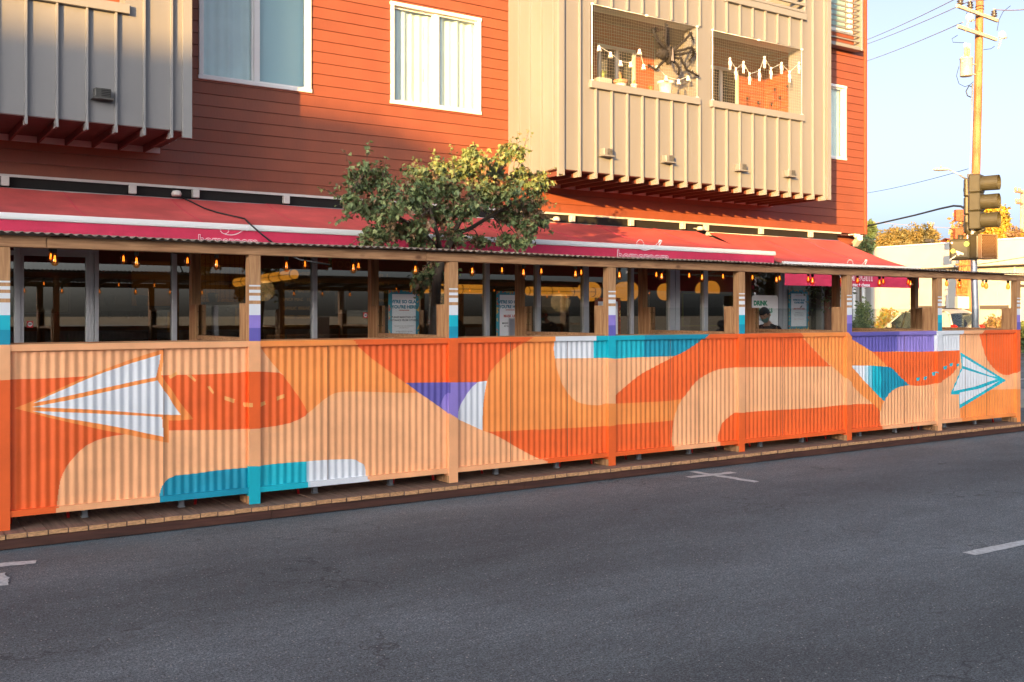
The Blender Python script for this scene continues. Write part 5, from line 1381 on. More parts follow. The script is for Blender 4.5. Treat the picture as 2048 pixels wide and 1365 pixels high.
def garland(kind, pts, Y, label):
    P = [at(px, py, Y) for px, py in pts]
    t = thing('garland', label, 'garland', P[0], 'halloween garlands on the balconies'); o4 = tuple(P[0])
    mb = MB(); mb.tube([(p[0], p[1], p[2]+.03) for p in P], .0035, 5); mb.build('string', trim_white, t, o4)
    for i, p in enumerate(P):
        mb = MB(); x, y, z = p
        if kind == 'ghost':
            prof = [(.001, .048), (.018, .042), (.026, .024), (.024, .004), (.032, -.018), (.042, -.036)]
            n0 = len(mb.v); mb.lathe(prof, p, 10)
            for k in range(n0+50, len(mb.v)): 
                v = mb.v[k]; mb.v[k] = (v[0], v[1], v[2]+.022*math.sin(k*2.2))
        else:
            mb.lathe([(.001, .06), (.020, .05), (.022, .03), (.012, .012), (.008, .0)], p, 8)
            mb.tube([(x, y, z), (x, y, z-.06)], .009, 6)
            for k in range(3): mb.tube([(x-.024+k*.002, y, z-.008-k*.014), (x, y-.008, z-.004-k*.014), (x+.024-k*.002, y, z-.008-k*.014)], .005, 5)
            for s in (-1, 1):
                mb.tube([(x+s*.026, y, z-.006), (x+s*.034, y, z-.05), (x+s*.028, y-.01, z-.085)], .006, 5)
                mb.tube([(x+s*.006, y, z-.06), (x+s*.020, y, z-.11), (x+s*.016, y, z-.16)], .0075, 5)
        mb.build('ghost' if kind == 'ghost' else 'skeleton', ghost_m, t, p)
garland('ghost', [(1198,97),(1221,110),(1241,127),(1261,130),(1279,104),(1287,134),(1314,137),(1332,157),(1357,164),(1376,157)], BY-.055, 'ghost garland strung across the left balcony opening')
garland('skeleton', [(1460,122),(1472,142),(1487,129),(1499,152),(1519,145),(1529,119),(1542,141),(1563,131),(1579,148),(1598,130)], BY-.055, 'skeleton garland strung across the right balcony opening')
# spider
sx_, sy_, sz_ = at(1338, 111, BY-.13)
sp = thing('toy_spider', 'giant furry grey toy spider clinging to the balcony net', 'spider decoration', (sx_, sy_, sz_)); so = (sx_, sy_, sz_)
fur = mat('spider_fur', (.022, .018, .017), .9, var=.5, scale=60, bump=1, bscale=120); fur2 = mat('spider_stripe', (.22, .19, .19), .9)
mb = MB()
def blob(mb, c, r, n=14, m=0, am=.18):
    n0 = len(mb.v)
    for i in range(9):
        ph = PI*i/8
        for j in range(n):
            th = 2*PI*j/n; d = Vector((math.sin(ph)*math.cos(th), math.sin(ph)*math.sin(th), math.cos(ph))); k = 1+am*noise.noise(d*4+Vector(c))
            mb.v.append((c[0]+d.x*r[0]*k, c[1]+d.y*r[1]*k, c[2]+d.z*r[2]*k))
    for i in range(8):
        for j in range(n): mb.f.append((n0+i*n+j, n0+i*n+(j+1) % n, n0+(i+1)*n+(j+1) % n, n0+(i+1)*n+j)); mb.m.append(m); mb.sm.append(True)
blob(mb, (sx_, sy_, sz_), (.085, .09, .15)); blob(mb, (sx_-.14, sy_, sz_+.0), (.10, .09, .085)); mb.prism([(sx_-.03, sz_-.11), (sx_+.02, sz_-.12), (sx_+.0, sz_+.10)], sy_-.10, sy_-.085, 1)
# fur tufts
for k in range(260):
    a = random.random()*2*PI; e = random.uniform(-1, 1); d = Vector((math.cos(a)*math.sqrt(1-e*e), math.sin(a)*math.sqrt(1-e*e), e))
    if k % 2: c = Vector((sx_, sy_, sz_)); p = c+Vector((d.x*.08, d.y*.085, d.z*.145))
    else: c = Vector((sx_-.14, sy_, sz_)); p = c+Vector((d.x*.095, d.y*.085, d.z*.08))
    q = p+d*.035; s = d.cross(Vector((0, 1, .3))).normalized()*.010; mb.face([p-s, p+s, q])
mb.build('body', [fur, fur2], sp, so)
LEG = [[(1334,104),(1322,88),(1310,75),(1306,60),(1311,58)], [(1336,100),(1330,85),(1332,65),(1331,48)], [(1345,104),(1362,88),(1376,74),(1381,66),(1386,80)], [(1345,104),(1367,100),(1383,95),(1387,103),(1386,112)],
       [(1344,110),(1362,109),(1377,106),(1386,98),(1389,108),(1378,122)], [(1345,115),(1362,118),(1374,140),(1386,147),(1398,153)], [(1343,118),(1354,130),(1359,138),(1357,150)], [(1333,118),(1322,128),(1312,140),(1300,133),(1297,132)]]
for L_ in LEG:
    mb = MB(); P = [Vector(at(px, py, BY-.11-.05*math.sin(i*1.1))) for i, (px, py) in enumerate(L_)]
    mb.tube(P, [.024-.0025*i for i in range(len(P))], 6)
    for i in range(len(P)-1):
        for k in range(26):
            c = P[i].lerp(P[i+1], random.random()); d = Vector((random.uniform(-1,1), random.uniform(-1,1), random.uniform(-1,1))).normalized(); s = d.cross(Vector((.2,1,.1))).normalized()*.008
            mb.face([c-s, c+s, c+d*.06])
    mb.build('leg', fur, sp, so)
# pots on the sill
def blade_plant(mb, c, n, h, spread, m=0, wdt=.012, curl=.5):
    for k in range(n):
        a = random.random()*2*PI; hh = h*random.uniform(.55, 1); s = spread*random.uniform(.3, 1); dx, dy = math.cos(a), math.sin(a)
        p0 = Vector(c)+Vector((dx*.01, dy*.01, 0)); p1 = Vector(c)+Vector((dx*s*.4, dy*s*.4, hh*.6)); p2 = Vector(c)+Vector((dx*s, dy*s, hh)); w_ = Vector((-dy, dx, 0))*wdt
        mb.face([p0-w_*.5, p0+w_*.5, p1+w_, p1-w_], m); mb.face([p1-w_, p1+w_, p2], m)
def pot(px, py_base, r0, r1, h, pm, pn, label, plant=(14, .14, .07), trough=False, band=None):
    x, y, z = at(px, py_base, BY+.09); z = 5.467
    t = thing('plant_pot', label, 'plant pot', (x, y, z), 'potted plants on the balcony ledge'); o4 = (x, y, z)
    mb = MB()
    if trough: mb.cbox(x-r1, x+r1, y-.07, y+.07, z, z+h, .012)
    else: mb.lathe([(r0, 0), (r0*1.02, .005), (r1, h*.8), (r1*1.08, h*.8), (r1*1.1, h), (r1*.9, h), (r1*.85, h*.9), (.001, h*.88)], (x, y, z), 20)
    mb.build('pot', pm, t, o4)
    if band: mb = MB(); mb.lathe([(r1*1.09, h*.52), (r1*1.12, h*.8), (r1*1.12, h*1.005), (r1*1.0, h*1.01)], (x, y, z), 20); mb.build('rim', band, t, o4)
    mb = MB(); blade_plant(mb, (x, y, z+h*.85), *plant, wdt=.010); mb.build('plant', pn, t, o4)
lg = mat('succulent_green', (.16, .22, .04), .6, var=.3, scale=20); rd = mat('succulent_red', (.28, .16, .06), .6, var=.3, scale=20)
pot(1206, 165, .10, .135, .10, mat('grey_trough', (.35, .31, .27), .8), lg, 'grey trough planter at the left end of the balcony ledge', (26, .16, .12), True)
pot(1241, 170, .08, .105, .115, ceramic, rd, 'white pot with a terracotta rim on the balcony ledge', (24, .18, .07), False, terracotta)
pot(1268, 174, .045, .055, .085, ceramic, lg, 'small white pot with a tiny plant on the balcony ledge', (14, .10, .04))
pot(1302, 181, .05, .06, .03, terracotta, lg, 'low bushy plant between the small and large white pots', (40, .11, .10))
pot(1331, 184, .085, .13, .22, ceramic, lg, 'large white pot below the spider on the balcony ledge', (18, .12, .12))
# balcony bugs
for k, (px, py) in enumerate(((1495,197),(1517,206),(1550,180),(1559,196),(1543,209),(1575,173))):
    Yb = FY-.04 if px < 1527 else None
    if Yb: x, y, z = at(px, py, FY-.04)
    else:
        # on the orange side wall, x = 15.36
        u = (px-CX)/FPX; y = 15.36*(CS-u*SN)/(SN+u*CS); x = 15.36; z = Zat(px, py, y)
    mb = MB(); blob(mb, (x-.005, y, z), (.018, .012, .035), 8)
    for j in range(6):
        s = 1 if j % 2 else -1; zz = z-.02+.02*(j//2); mb.tube([(x, y-.01, zz), (x+(s*.04 if Yb else -.01), y-(.02 if Yb else s*.04), zz+.02), (x+(s*.05 if Yb else -.005), y-(.01 if Yb else s*.05), zz-.015)], .003, 4)
    names = ['lower left', 'lower second', 'upper second from right', 'middle', 'low middle', 'top right']
    tag(mb.build('toy_bug', black, None, (x, y, z)), 'black toy bug on the orange balcony wall, %s one of six' % names[k], 'bug decoration', 'toy bugs on the orange balcony wall')

# ------------------------------------------------------------------ leaves
MAPLE = [(0,0),(-.10,.16),(-.42,.10),(-.30,.34),(-.50,.58),(-.20,.58),(0,1.0),(.20,.58),(.50,.58),(.30,.34),(.42,.10),(.10,.16)]
def leaf(mb, p, s, m, rnd, droop=.6):
    a = rnd.random()*2*PI; tilt = rnd.gauss(-droop, .55)
    f = Vector((math.cos(a)*math.cos(tilt), math.sin(a)*math.cos(tilt), math.sin(tilt))); r = f.cross(Vector((rnd.gauss(0,.35), rnd.gauss(0,.35), 1))).normalized(); nn = r.cross(f)
    n0 = len(mb.v)
    for x, y in MAPLE: 
        q = p + r*(x*s) + f*(y*s) + nn*(s*(.22*abs(x) - .18*y*y)); mb.v.append((q.x, q.y, q.z))
    # two halves folded along the midrib
    mb.f.append((n0, n0+1, n0+2, n0+3, n0+4, n0+5, n0+6)); mb.f.append((n0, n0+6, n0+7, n0+8, n0+9, n0+10, n0+11)); mb.m += [m, m]; mb.sm += [False, False]
def small_leaf(mb, p, s, m, rnd):
    d = Vector((rnd.gauss(0,1), rnd.gauss(0,1), rnd.gauss(0,1))).normalized(); r = d.cross(Vector((rnd.gauss(0,1), rnd.gauss(0,1), 1))).normalized()
    mb.face([p, p+d*s*.5+r*s*.28, p+d*s, p+d*s*.5-r*s*.28], m)

# street tree: clumps placed round limbs
rnd = random.Random(11)
TY = 10.95
tr = thing('street_maple', 'street tree with drooping green and brown lobed leaves rising behind the parklet roof', 'tree', (Xat(871, TY), TY, .15)); to = tuple(WORLD[tr.name])
tx0 = Xat(871, TY)
CL = [ # px, py, rx, ry (pixels), weight, dY
 (720,368,34,30,1.0,.1),(700,400,22,20,.5,-.2),(760,350,24,24,.7,.1),(728,340,12,10,.25,0),(775,385,30,26,.9,-.1),(735,420,34,28,1.1,.2),(780,425,36,30,1.2,-.3),(760,465,42,26,1.3,.0),(800,460,38,30,1.2,.3),(740,487,28,10,.5,-.2),
 (845,352,34,26,1.0,.0),(880,338,34,24,1.0,.3),(840,390,36,30,1.2,-.2),(885,380,44,32,1.6,-.1),(930,345,36,30,1.2,.1),(940,308,20,14,.5,.1),(960,325,36,24,.9,-.2),(985,345,34,30,1.0,.3),(975,385,44,34,1.7,.0),(1020,375,38,30,1.3,-.3),(1045,350,26,22,.8,.2),(1070,375,24,24,.8,.0),(1060,410,32,30,1.2,.1),
 (930,415,46,30,1.5,-.2),(880,430,44,26,1.2,.1),(1015,430,38,30,1.1,.2),(1050,450,32,22,.9,-.1),(1005,315,18,16,.35,.1),(1035,305,11,22,.4,.0),(1012,296,10,10,.2,.1),(1085,440,16,18,.35,.1),(1080,355,22,10,.3,.3),
 (835,450,26,26,.7,-.3),(905,470,22,22,.5,.0),(960,480,26,12,.35,.3),(1010,478,40,14,.6,.1),(1045,485,24,10,.3,.0),(840,485,30,10,.45,0),
 (870,555,26,30,.6,.15),(835,560,20,34,.45,-.1),(885,520,26,16,.35,.2),(905,545,8,10,.05,0)]
cr = MB()
branches = MB()
base = Vector((tx0, TY, .15))
trunk = [base, base+Vector((.01,0,.7)), base+Vector((-.02,.0,1.4)), base+Vector((.03,.02,2.0)), Vector((Xat(884,TY), TY, 2.45)), Vector((Xat(908,TY), TY-.02, 2.75))]
branches.tube(trunk, [.085,.072,.064,.058,.048,.034], 10)
fork1 = Vector(at(905, 470, TY)); fork0 = Vector(at(880, 505, TY))
main = [[fork0, Vector(at(850,470,TY+.1)), Vector(at(800,440,TY)), Vector(at(750,400,TY+.1)), Vector(at(728,350,TY))],
        [fork1, Vector(at(922,440,TY-.1)), Vector(at(940,400,TY)), Vector(at(950,340,TY+.1))],
        [fork1, Vector(at(940,458,TY+.1)), Vector(at(985,430,TY+.2)), Vector(at(1040,400,TY+.1)), Vector(at(1085,370,TY))],
        [fork0, Vector(at(875,470,TY-.2)), Vector(at(860,420,TY-.2)), Vector(at(855,360,TY-.1))],
        [Vector(at(940,400,TY)), Vector(at(985,360,TY+.1)), Vector(at(1015,320,TY+.1)), Vector(at(1035,295,TY))]]
for mnn in main: branches.tube(mnn, [.034-.006*i for i in range(len(mnn))], 7)
allp = [p for mnn in main for p in mnn]
for (px, py, rx, ry, wgt, dy) in CL:
    c = Vector(at(px, py, TY+dy)); zd = depth(px, TY+dy); R1 = rx*zd/FPX; R2 = ry*zd/FPX; R3 = (R1+R2)*.75
    near = min(allp, key=lambda q: (q-c).length); mid = near.lerp(c, .5)+Vector((0,0,.05)); branches.tube([near, mid, c], [.012, .008, .004], 5, 0, False)
    nt = max(5, int(wgt*33))
    for k in range(nt):
        d = Vector((rnd.gauss(0,1), rnd.gauss(0,1), rnd.gauss(0,1))).normalized(); rr = min(1.75, abs(rnd.gauss(.45, .38))+.15)
        e = c + Vector((d.x*R1*rr, d.y*R3*rr, d.z*R2*rr)); branches.tube([c.lerp(e, .1), c.lerp(e, .6)+Vector((0,0,.015)), e], [.004, .003, .0018], 4, 0, False)
        brown = rnd.random() < (.07 if py < 400 else .24)
        for q in range(rnd.randint(11, 18)):
            f = rnd.uniform(.25, 1.1); p = c.lerp(e, f)+Vector((rnd.gauss(0,.035), rnd.gauss(0,.035), rnd.gauss(0,.03)))
            u = rnd.random()
            if brown: m = 3 if u < .6 else (4 if u < .85 else 0)
            else: m = 0 if u < .50 else (2 if u < .72 else (1 if u < .93 else 3))
            leaf(cr, p, rnd.uniform(.042, .085), m, rnd, .7)
for (px, py, dx, dy, dz) in ((705,345,-.05,.1,.25),(733,335,.02,0,.3),(690,395,-.3,0,.08),(770,348,.05,.1,.22),(868,335,-.02,0,.25),(905,322,.03,.1,.25),(845,345,-.12,0,.2),(948,312,0,0,.22),(1000,318,.1,.1,.2),(1030,315,.05,0,.35),(1045,305,.10,0,.28),(1075,352,.25,0,.12),(1090,365,.2,.1,.02),(1088,400,.22,0,-.06),(1085,440,.15,0,-.16),(1050,470,.15,0,-.12),(1000,480,.05,0,-.1),(700,430,-.2,0,-.1),(728,470,-.16,0,-.12),(820,350,.05,0,.18),(985,330,.0,.1,.24),(812,395,-.03,0,.2)):
    p0 = Vector(at(px, py, TY)); p1 = p0+Vector((dx, dy, dz)); branches.tube([p0-Vector((dx,dy,dz))*.8, p0, p1], [.006,.004,.002], 4, 0, False)
    for q in range(16):
        f = rnd.uniform(-.5, 1.05); leaf(cr, p0+(p1-p0)*f+Vector((rnd.gauss(0,.025), rnd.gauss(0,.025), rnd.gauss(0,.02))), rnd.uniform(.04, .07), rnd.choice([0,0,2,2,3]), rnd, .7)
for i, P in enumerate(allp):
    for q in range(10): leaf(cr, P+Vector((rnd.gauss(0,.09), rnd.gauss(0,.09), rnd.gauss(0,.07))), rnd.uniform(.045, .08), rnd.choice([0,0,1,2,3]), rnd)
cr.build('crown', [L_green, L_dark, L_light, L_brown, L_tan], tr, to); branches.build('trunk', bark, tr, to)

# climbing shrub with a trunk at the shop corner
CY = 13.35
t = thing('corner_tree', 'slim brown trunked tree with dark foliage in front of the brick pier', 'tree', (Xat(1655, CY), CY, .15)); o4 = tuple(WORLD[t.name]); bx_ = o4[0]
mb = MB(); mb.tube([(bx_-.03,CY,.15),(bx_-.02,CY,.9),(bx_+.02,CY,1.5),(bx_-.02,CY,2.0),(bx_+.05,CY,2.5)], [.10,.085,.075,.06,.05], 9); mb.tube([(bx_,CY,1.6),(bx_+.12,CY,2.1),(bx_+.2,CY,2.6)], [.05,.04,.03], 7); mb.build('trunk', mat('reddish_bark', (.16, .075, .05), .9, var=.4, scale=14, bump=.6, bscale=30, stretch=(1,1,.3)), t, o4)
mb = MB()
for k in range(900):
    c = Vector((bx_+rnd.gauss(.02,.28), CY+rnd.gauss(0,.2), 2.35+rnd.gauss(0,.22)))
    if c.z > 2.75: c.z = 2.6
    small_leaf(mb, c, rnd.uniform(.05,.09), rnd.choice([0,0,1,1,2]), rnd)
mb.build('crown', [L_green, L_dark, L_light], t, o4)

# ------------------------------------------------------------------ generic trees and bushes for the background
def crown_points(c, R, n, rnd, lumps=26, hollow=.45, flat=1.0):
    L_ = []
    for k in range(lumps):
        d = Vector((rnd.gauss(0,1), rnd.gauss(0,1), rnd.gauss(0,.9))).normalized(); rr = rnd.uniform(.45, .80)
        L_.append((Vector((c[0]+d.x*R[0]*rr, c[1]+d.y*R[1]*rr, c[2]+d.z*R[2]*rr)), rnd.uniform(.22, .38), rnd.random()))
    out = []
    for k in range(n):
        o_, s, tt = rnd.choice(L_); d = Vector((rnd.gauss(0,1), rnd.gauss(0,1), rnd.gauss(0,1))).normalized()*rnd.uniform(.6, 1.05)
        out.append((o_+Vector((d.x*R[0]*s, d.y*R[1]*s, d.z*R[2]*s)), tt))
    return out
def bg_tree(name, c, R, n, leafs, size, mats, label, cat='tree', trunk=True, seed=1, lumps=26, group=None):
    r_ = random.Random(seed); x, y, z = c; t = thing(name, label, cat, (x, y, 0), group); mb = MB()
    for p, tt in crown_points(c, R, n, r_, lumps):
        if p.z < .05: p.z = .05
        m = min(len(mats)-1, int(tt*len(mats))) if r_.random() < .7 else r_.randrange(len(mats)); small_leaf(mb, p, size*r_.uniform(.7, 1.3), m, r_)
    mb.build('crown' if trunk else 'foliage', mats, t, (x, y, 0))
    mb = MB()
    if trunk:
        mb.tube([(x,y,0),(x+.05,y,z*.4),(x,y,z)], [R[0]*.10, R[0]*.08, R[0]*.04], 9)
        for k in range(6):
            a = k*1.05; mb.tube([(x,y,z*.55+k*.05*z),(x+math.cos(a)*R[0]*.35,y+math.sin(a)*R[1]*.35,z+R[2]*.1),(x+math.cos(a)*R[0]*.6,y+math.sin(a)*R[1]*.6,z+R[2]*.35)], [R[0]*.05,R[0]*.03,R[0]*.012], 6)
        mb.build('trunk', bark, t, (x, y, 0))
    else:
        for k in range(7):
            a = k*.9; mb.tube([(x,y,0),(x+math.cos(a)*R[0]*.4,y+math.sin(a)*R[1]*.4,z)], [.03,.012], 5)
        mb.build('stem', bark, t, (x, y, 0))
    return t
def by_px(px0, px1, ptop, pbot, z, fn=None):
    """centre and radii of a crown filling a pixel box at a distance"""
    cx, cy = (px0+px1)/2, (ptop+pbot)/2; c = atd(cx, cy, z); return c, ((px1-px0)/2*z/FPX, (px1-px0)/2*z/FPX, (pbot-ptop)/2*z/FPX)
MATS_dome = leaf_mat('leaf_dome', (.20, .135, .035))
c, R = by_px(1742, 1835, 452, 560, 92); bg_tree('round_tree', c, R, 17000, 1, .26, [L_olive, MATS_dome, L_olive], 'broad olive gold tree behind the white building, left of the two domes', seed=2, lumps=70)
c, R = by_px(1795, 1880, 446, 560, 95); bg_tree('round_tree', c, R, 17000, 1, .26, [L_olive, MATS_dome, L_olive], 'broad olive gold tree behind the white building, taller right dome', seed=3, lumps=70)
c, R = by_px(1950, 2022, 402, 540, 80); bg_tree('autumn_tree', c, R, 11000, 1, .28, [L_gold, mat('leaf_bright_gold', (.50, .33, .02), .6, var=.3, scale=9), L_gold], 'bright yellow autumn tree behind the traffic signal', seed=4, lumps=44)
c, R = by_px(1893, 1925, 455, 560, 84); bg_tree('autumn_tree', c, R, 5000, 1, .26, [L_gold, MATS['leaf_bright_gold']], 'smaller yellow tree left of the traffic signal', seed=5)
c, R = by_px(1985, 2070, 455, 560, 70); bg_tree('round_tree', c, R, 9000, 1, .24, [L_olive, L_brown, L_gold], 'brownish bushy tree above the white building at the right edge', seed=6, lumps=40)
c, R = by_px(1903, 1945, 395, 530, 66); bg_tree('sparse_tree', c, R, 900, 1, .35, [L_brown, L_tan], 'sparse brown tree with bare twigs behind the rusty boxes', seed=7, lumps=16)
c, R = by_px(1724, 1748, 436, 500, 60); bg_tree('conifer', (c[0], c[1], c[2]), R, 1300, 1, .3, [L_dark, L_green], 'dark evergreen showing at the corner of the red building', seed=8, lumps=14)
c, R = by_px(1690, 1750, 462, 520, 52); bg_tree('conifer', c, R, 2200, 1, .26, [L_dark, L_green, L_olive], 'dark evergreen tree below the security camera', seed=9, lumps=20)
# hedge bushes across the side street
BG = 'bushes along the white building'
def bush(px0, px1, ptop, z, mats, label, seed, n=1800, size=.16):
    cx = (px0+px1)/2; c = atd(cx, ptop, z); h = c[2]; R = ((px1-px0)/2*z/FPX,)*2+(h*.55,); bg_tree('bush', (c[0], c[1], h*.5), R, n, 1, size, mats, label, 'bush', False, seed, 30, BG)
bush(1700, 1750, 605, 48, [L_green, L_light, L_dark], 'round green bush left of the parked car bonnet', 21)
bush(1745, 1800, 608, 49, [L_gold, L_tan, L_light], 'wiry bush left of the car, yellow sunlight put into its leaf colours', 22, 1500)  # gold leaf colours stand in for yellow light on this bush
bush(1700, 1752, 634, 45, [L_dark, L_green], 'low dark green hedge nearest the violet post', 23)
bush(1868, 1905, 606, 50, [L_olive, L_light, L_green], 'sunlit shrub above the car roof', 24)
bush(1968, 2035, 624, 44, [L_brown, L_tan, L_olive], 'dry grey brown twiggy bush right of the car', 25, 2200)
bush(2004, 2062, 640, 42, [L_dark, L_green, L_light], 'dark green bush at the right edge beyond the fence end', 26, 2200)
bush(2042, 2110, 630, 40, [L_dark, L_green], 'tall dark hedge past the last fence post', 27, 2200)
# far wooded hill
mb = MB(); n = 90
for i in range(n):
    a0 = math.radians(20+i*.8); a1 = math.radians(20+(i+1)*.8); D = 620
    hh = lambda a: 30 + 21*math.exp(-((math.degrees(a)-57.2)/3.0)**2) + 4*noise.noise(Vector((a*5, 0, 0))) + 5*noise.noise(Vector((a*40, 1, 0))) + 3*noise.noise(Vector((a*160, 2, 0)))
    q = lambda a, d, z: (d*math.sin(a), d*math.cos(a), z)
    for j in range(6):
        f0, f1 = j/6, (j+1)/6; s0, s1 = math.sin(f0*PI/2), math.sin(f1*PI/2)
        mb.face([q(a0, D+f0*120, hh(a0)*s0-2), q(a1, D+f0*120, hh(a1)*s0-2), q(a1, D+f1*120, hh(a1)*s1-2), q(a0, D+f1*120, hh(a0)*s1-2)], 0, True)
tag(mb.build('hills', mat('far_woodland', (.17, .20, .20), .95, var=.35, scale=.05, bump=1, bscale=.12)), kind='structure')

# ------------------------------------------------------------------ white building across the side street
WX = 45.0
def wy(px): 
    u = (px-CX)/FPX; return WX*(CS-u*SN)/(SN+u*CS)
def wz(px, py, X=WX):
    u = (px-CX)/FPX; return HC + (HY-py)*(X/(SN+u*CS))/FPX
wb = thing('white_building', 'low cream building with a deep plain fascia across the side street', 'building', (WX, 30, 0)); wo_ = (WX, 30, 0)
y0, y1 = 17.0, wy(1742)-.0
zt = wz(1800, 496); zf = wz(1800, 541)
mb = MB(); mb.box(WX, WX+14, y0, y1, 0, zf+.2)
for k in range(0, 9):
    yy = y0+1.0+k*2.15
    if yy < y1: mb.box(WX-.02, WX-.0005, yy-.03, yy+.03, .4, zf)
mb.build('wall', stucco, wb, wo_)
mb = MB(); mb.cbox(WX-.7, WX+14.2, y0-.5, y1+.3, zf, zt, .02); mb.build('fascia', stucco, wb, wo_)
mb = MB(); mb.cbox(WX-.74, WX+14.3, y0-.55, y1+.35, zt, zt+.07, .01); mb.build('roof_cap', trim_white, wb, wo_)
mb = MB()
for k in range(3): mb.box(WX-.2, WX-.0005, y0-.1, y1, .1+k*.28, .34+k*.28)
mb.build('base_siding', mat('cream_siding', (.55, .50, .38), .8, var=.08), wb, wo_)
for (pa, pb, pc, pd) in ((1960, 2018, 611, 619), (1838, 1864, 612, 617), (1875, 1893, 612, 618)):
    ya, yb = wy(pb), wy(pa); za, zb = wz((pa+pb)/2, pd), wz((pa+pb)/2, pc)
    mb = MB(); mb.box(WX-.03, WX-.0205, ya, yb, za, zb, 0); mb.box(WX-.05, WX-.03, ya-.04, yb+.04, zb, zb+.05, 1); mb.build('window', [alu_dark, trim_metal], wb, wo_)
for px in (2030, 1940, 1896):
    yy = wy(px); mb = MB(); mb.cbox(WX-.09, WX-.021, yy-.05, yy+.05, .9, zf-.001, .01); mb.build('downpipe', trim_metal, wb, wo_)
# grey lower annexe at the left
an = thing('grey_annexe', 'grey boarded building end seen beside the last shop awning', 'building', (WX+1, y1+2, 0)); ao = (WX+1, y1+2, 0)
mb = MB(); mb.box(WX+1.0, WX+13, y1+.36, y1+9, 0, 4.6)
for k in range(26): mb.box(WX+.97, WX+.9995, y1+.36, y1+9, .1+k*.17, .25+k*.17)
mb.build('wall', stucco2, an, ao); mb = MB(); mb.cbox(WX+.6, WX+13.3, y1+.36, y1+9.3, 4.6, 4.8, .02); mb.build('roof', tin, an, ao)
for d in (1.1, 1.7):
    mb = MB(); mb.tube([(WX+.85, y1+d, .1), (WX+.85, y1+d, 4.55)], .09, 8); mb.build('pipe', trim_white, an, ao)
# rooftop vent
mb = MB(); x, y, z = WX+2, wy(1812), zt; mb.tube([(x,y,zt),(x,y,zt+.35)], .06, 8); mb.cbox(x-.16, x+.16, y-.16, y+.16, zt+.35, zt+.5, .02)
tag(mb.build('roof_vent', mat('dark_vent', (.05,.045,.04), .6), None, (x, y, z)), 'small dark vent on the white building roof', 'vent')
# far pale houses on the rise
for k, (px, py, ww, hh_, zd, lab) in enumerate(((1893, 497, 8, 5, 300, 'tiny pale house on the far hillside, left of the signal pole'), (1902, 490, 6, 4, 320, 'tiny pale house on the far hillside, higher and nearer the signal pole'))):
    x, y, z = atd(px, py, zd); t = thing('distant_house', lab, 'house', (x, y, z-9), 'pale houses on the far hillside'); o4 = (x, y, z-9)
    mb = MB(); mb.box(x-ww/2, x+ww/2, y-4, y+4, z-14, z); mb.build('wall', stucco, t, o4)
    mb = MB(); mb.face([(x-ww/2-.4,y-4.3,z),(x+ww/2+.4,y-4.3,z),(x+ww/2+.4,y,z+2),(x-ww/2-.4,y,z+2)]); mb.face([(x+ww/2+.4,y+4.3,z),(x-ww/2-.4,y+4.3,z),(x-ww/2-.4,y,z+2),(x+ww/2+.4,y,z+2)]); mb.build('roof', rust, t, o4)

# ------------------------------------------------------------------ parked car
car_paint = mat('shaded_white_paint', (.42, .41, .39), .28, spec=.6)  # white paint darkened so its colour carries the car's shade
CXX, CYY = 35.72, 22.2
KS = 1.13
KL = 1.0
ct = thing('parked_car', 'pearl white compact suv with red tail lights and a spare wheel on its back door', 'car', (CXX, CYY, 0)); co = (CXX, CYY, 0)
# stations along +y (rear at 0, nose at 4.3): y, belt z, roof z, half width belt, half width roof, bottom z
ST = [(0.0, .62,.62,.66,.66,.42),(.03,.98,.99,.80,.79,.36),(.12,1.08,1.10,.85,.83,.33),(.5,1.10,1.13,.88,.87,.30),(1.2,1.08,1.10,.90,.89,.28),(2.3,1.05,1.07,.90,.89,.27),(2.95,1.03,1.05,.89,.88,.27),(3.3,.99,1.02,.87,.80,.28),(3.9,.90,.93,.83,.70,.30),(4.2,.76,.80,.74,.6,.34),(4.3,.55,.58,.62,.5,.40)]
def ring(y, zb, zr, wb_, wr, z0):
    h = [(-wb_*.94, z0), (-wb_, z0+.16), (-wb_*1.005, (z0+zb)/2), (-wb_, zb-.06), (-wr*.97, zb), (-wr*.5, zr), (0, zr+.01)]
    return [(x, y, z) for x, z in h] + [(-x, y, z) for x, z in h[-2::-1]]
def loft(mb, rings, m=0):
    n = len(rings[0]); b0 = len(mb.v)
    for r in rings: mb.v += [(CXX + x*KS, CYY + y*KL, z*KS) for x, y, z in r]
    for i in range(len(rings)-1):
        for j in range(n-1): mb.f.append((b0+i*n+j, b0+i*n+j+1, b0+(i+1)*n+j+1, b0+(i+1)*n+j)); mb.m.append(m); mb.sm.append(True)
    mb.f.append(tuple(b0+j for j in range(n))); mb.m.append(m); mb.sm.append(False); mb.f.append(tuple(b0+(len(rings)-1)*n+j for j in range(n))[::-1]); mb.m.append(m); mb.sm.append(False)
mb = MB(); loft(mb, [ring(*s) for s in ST]); 
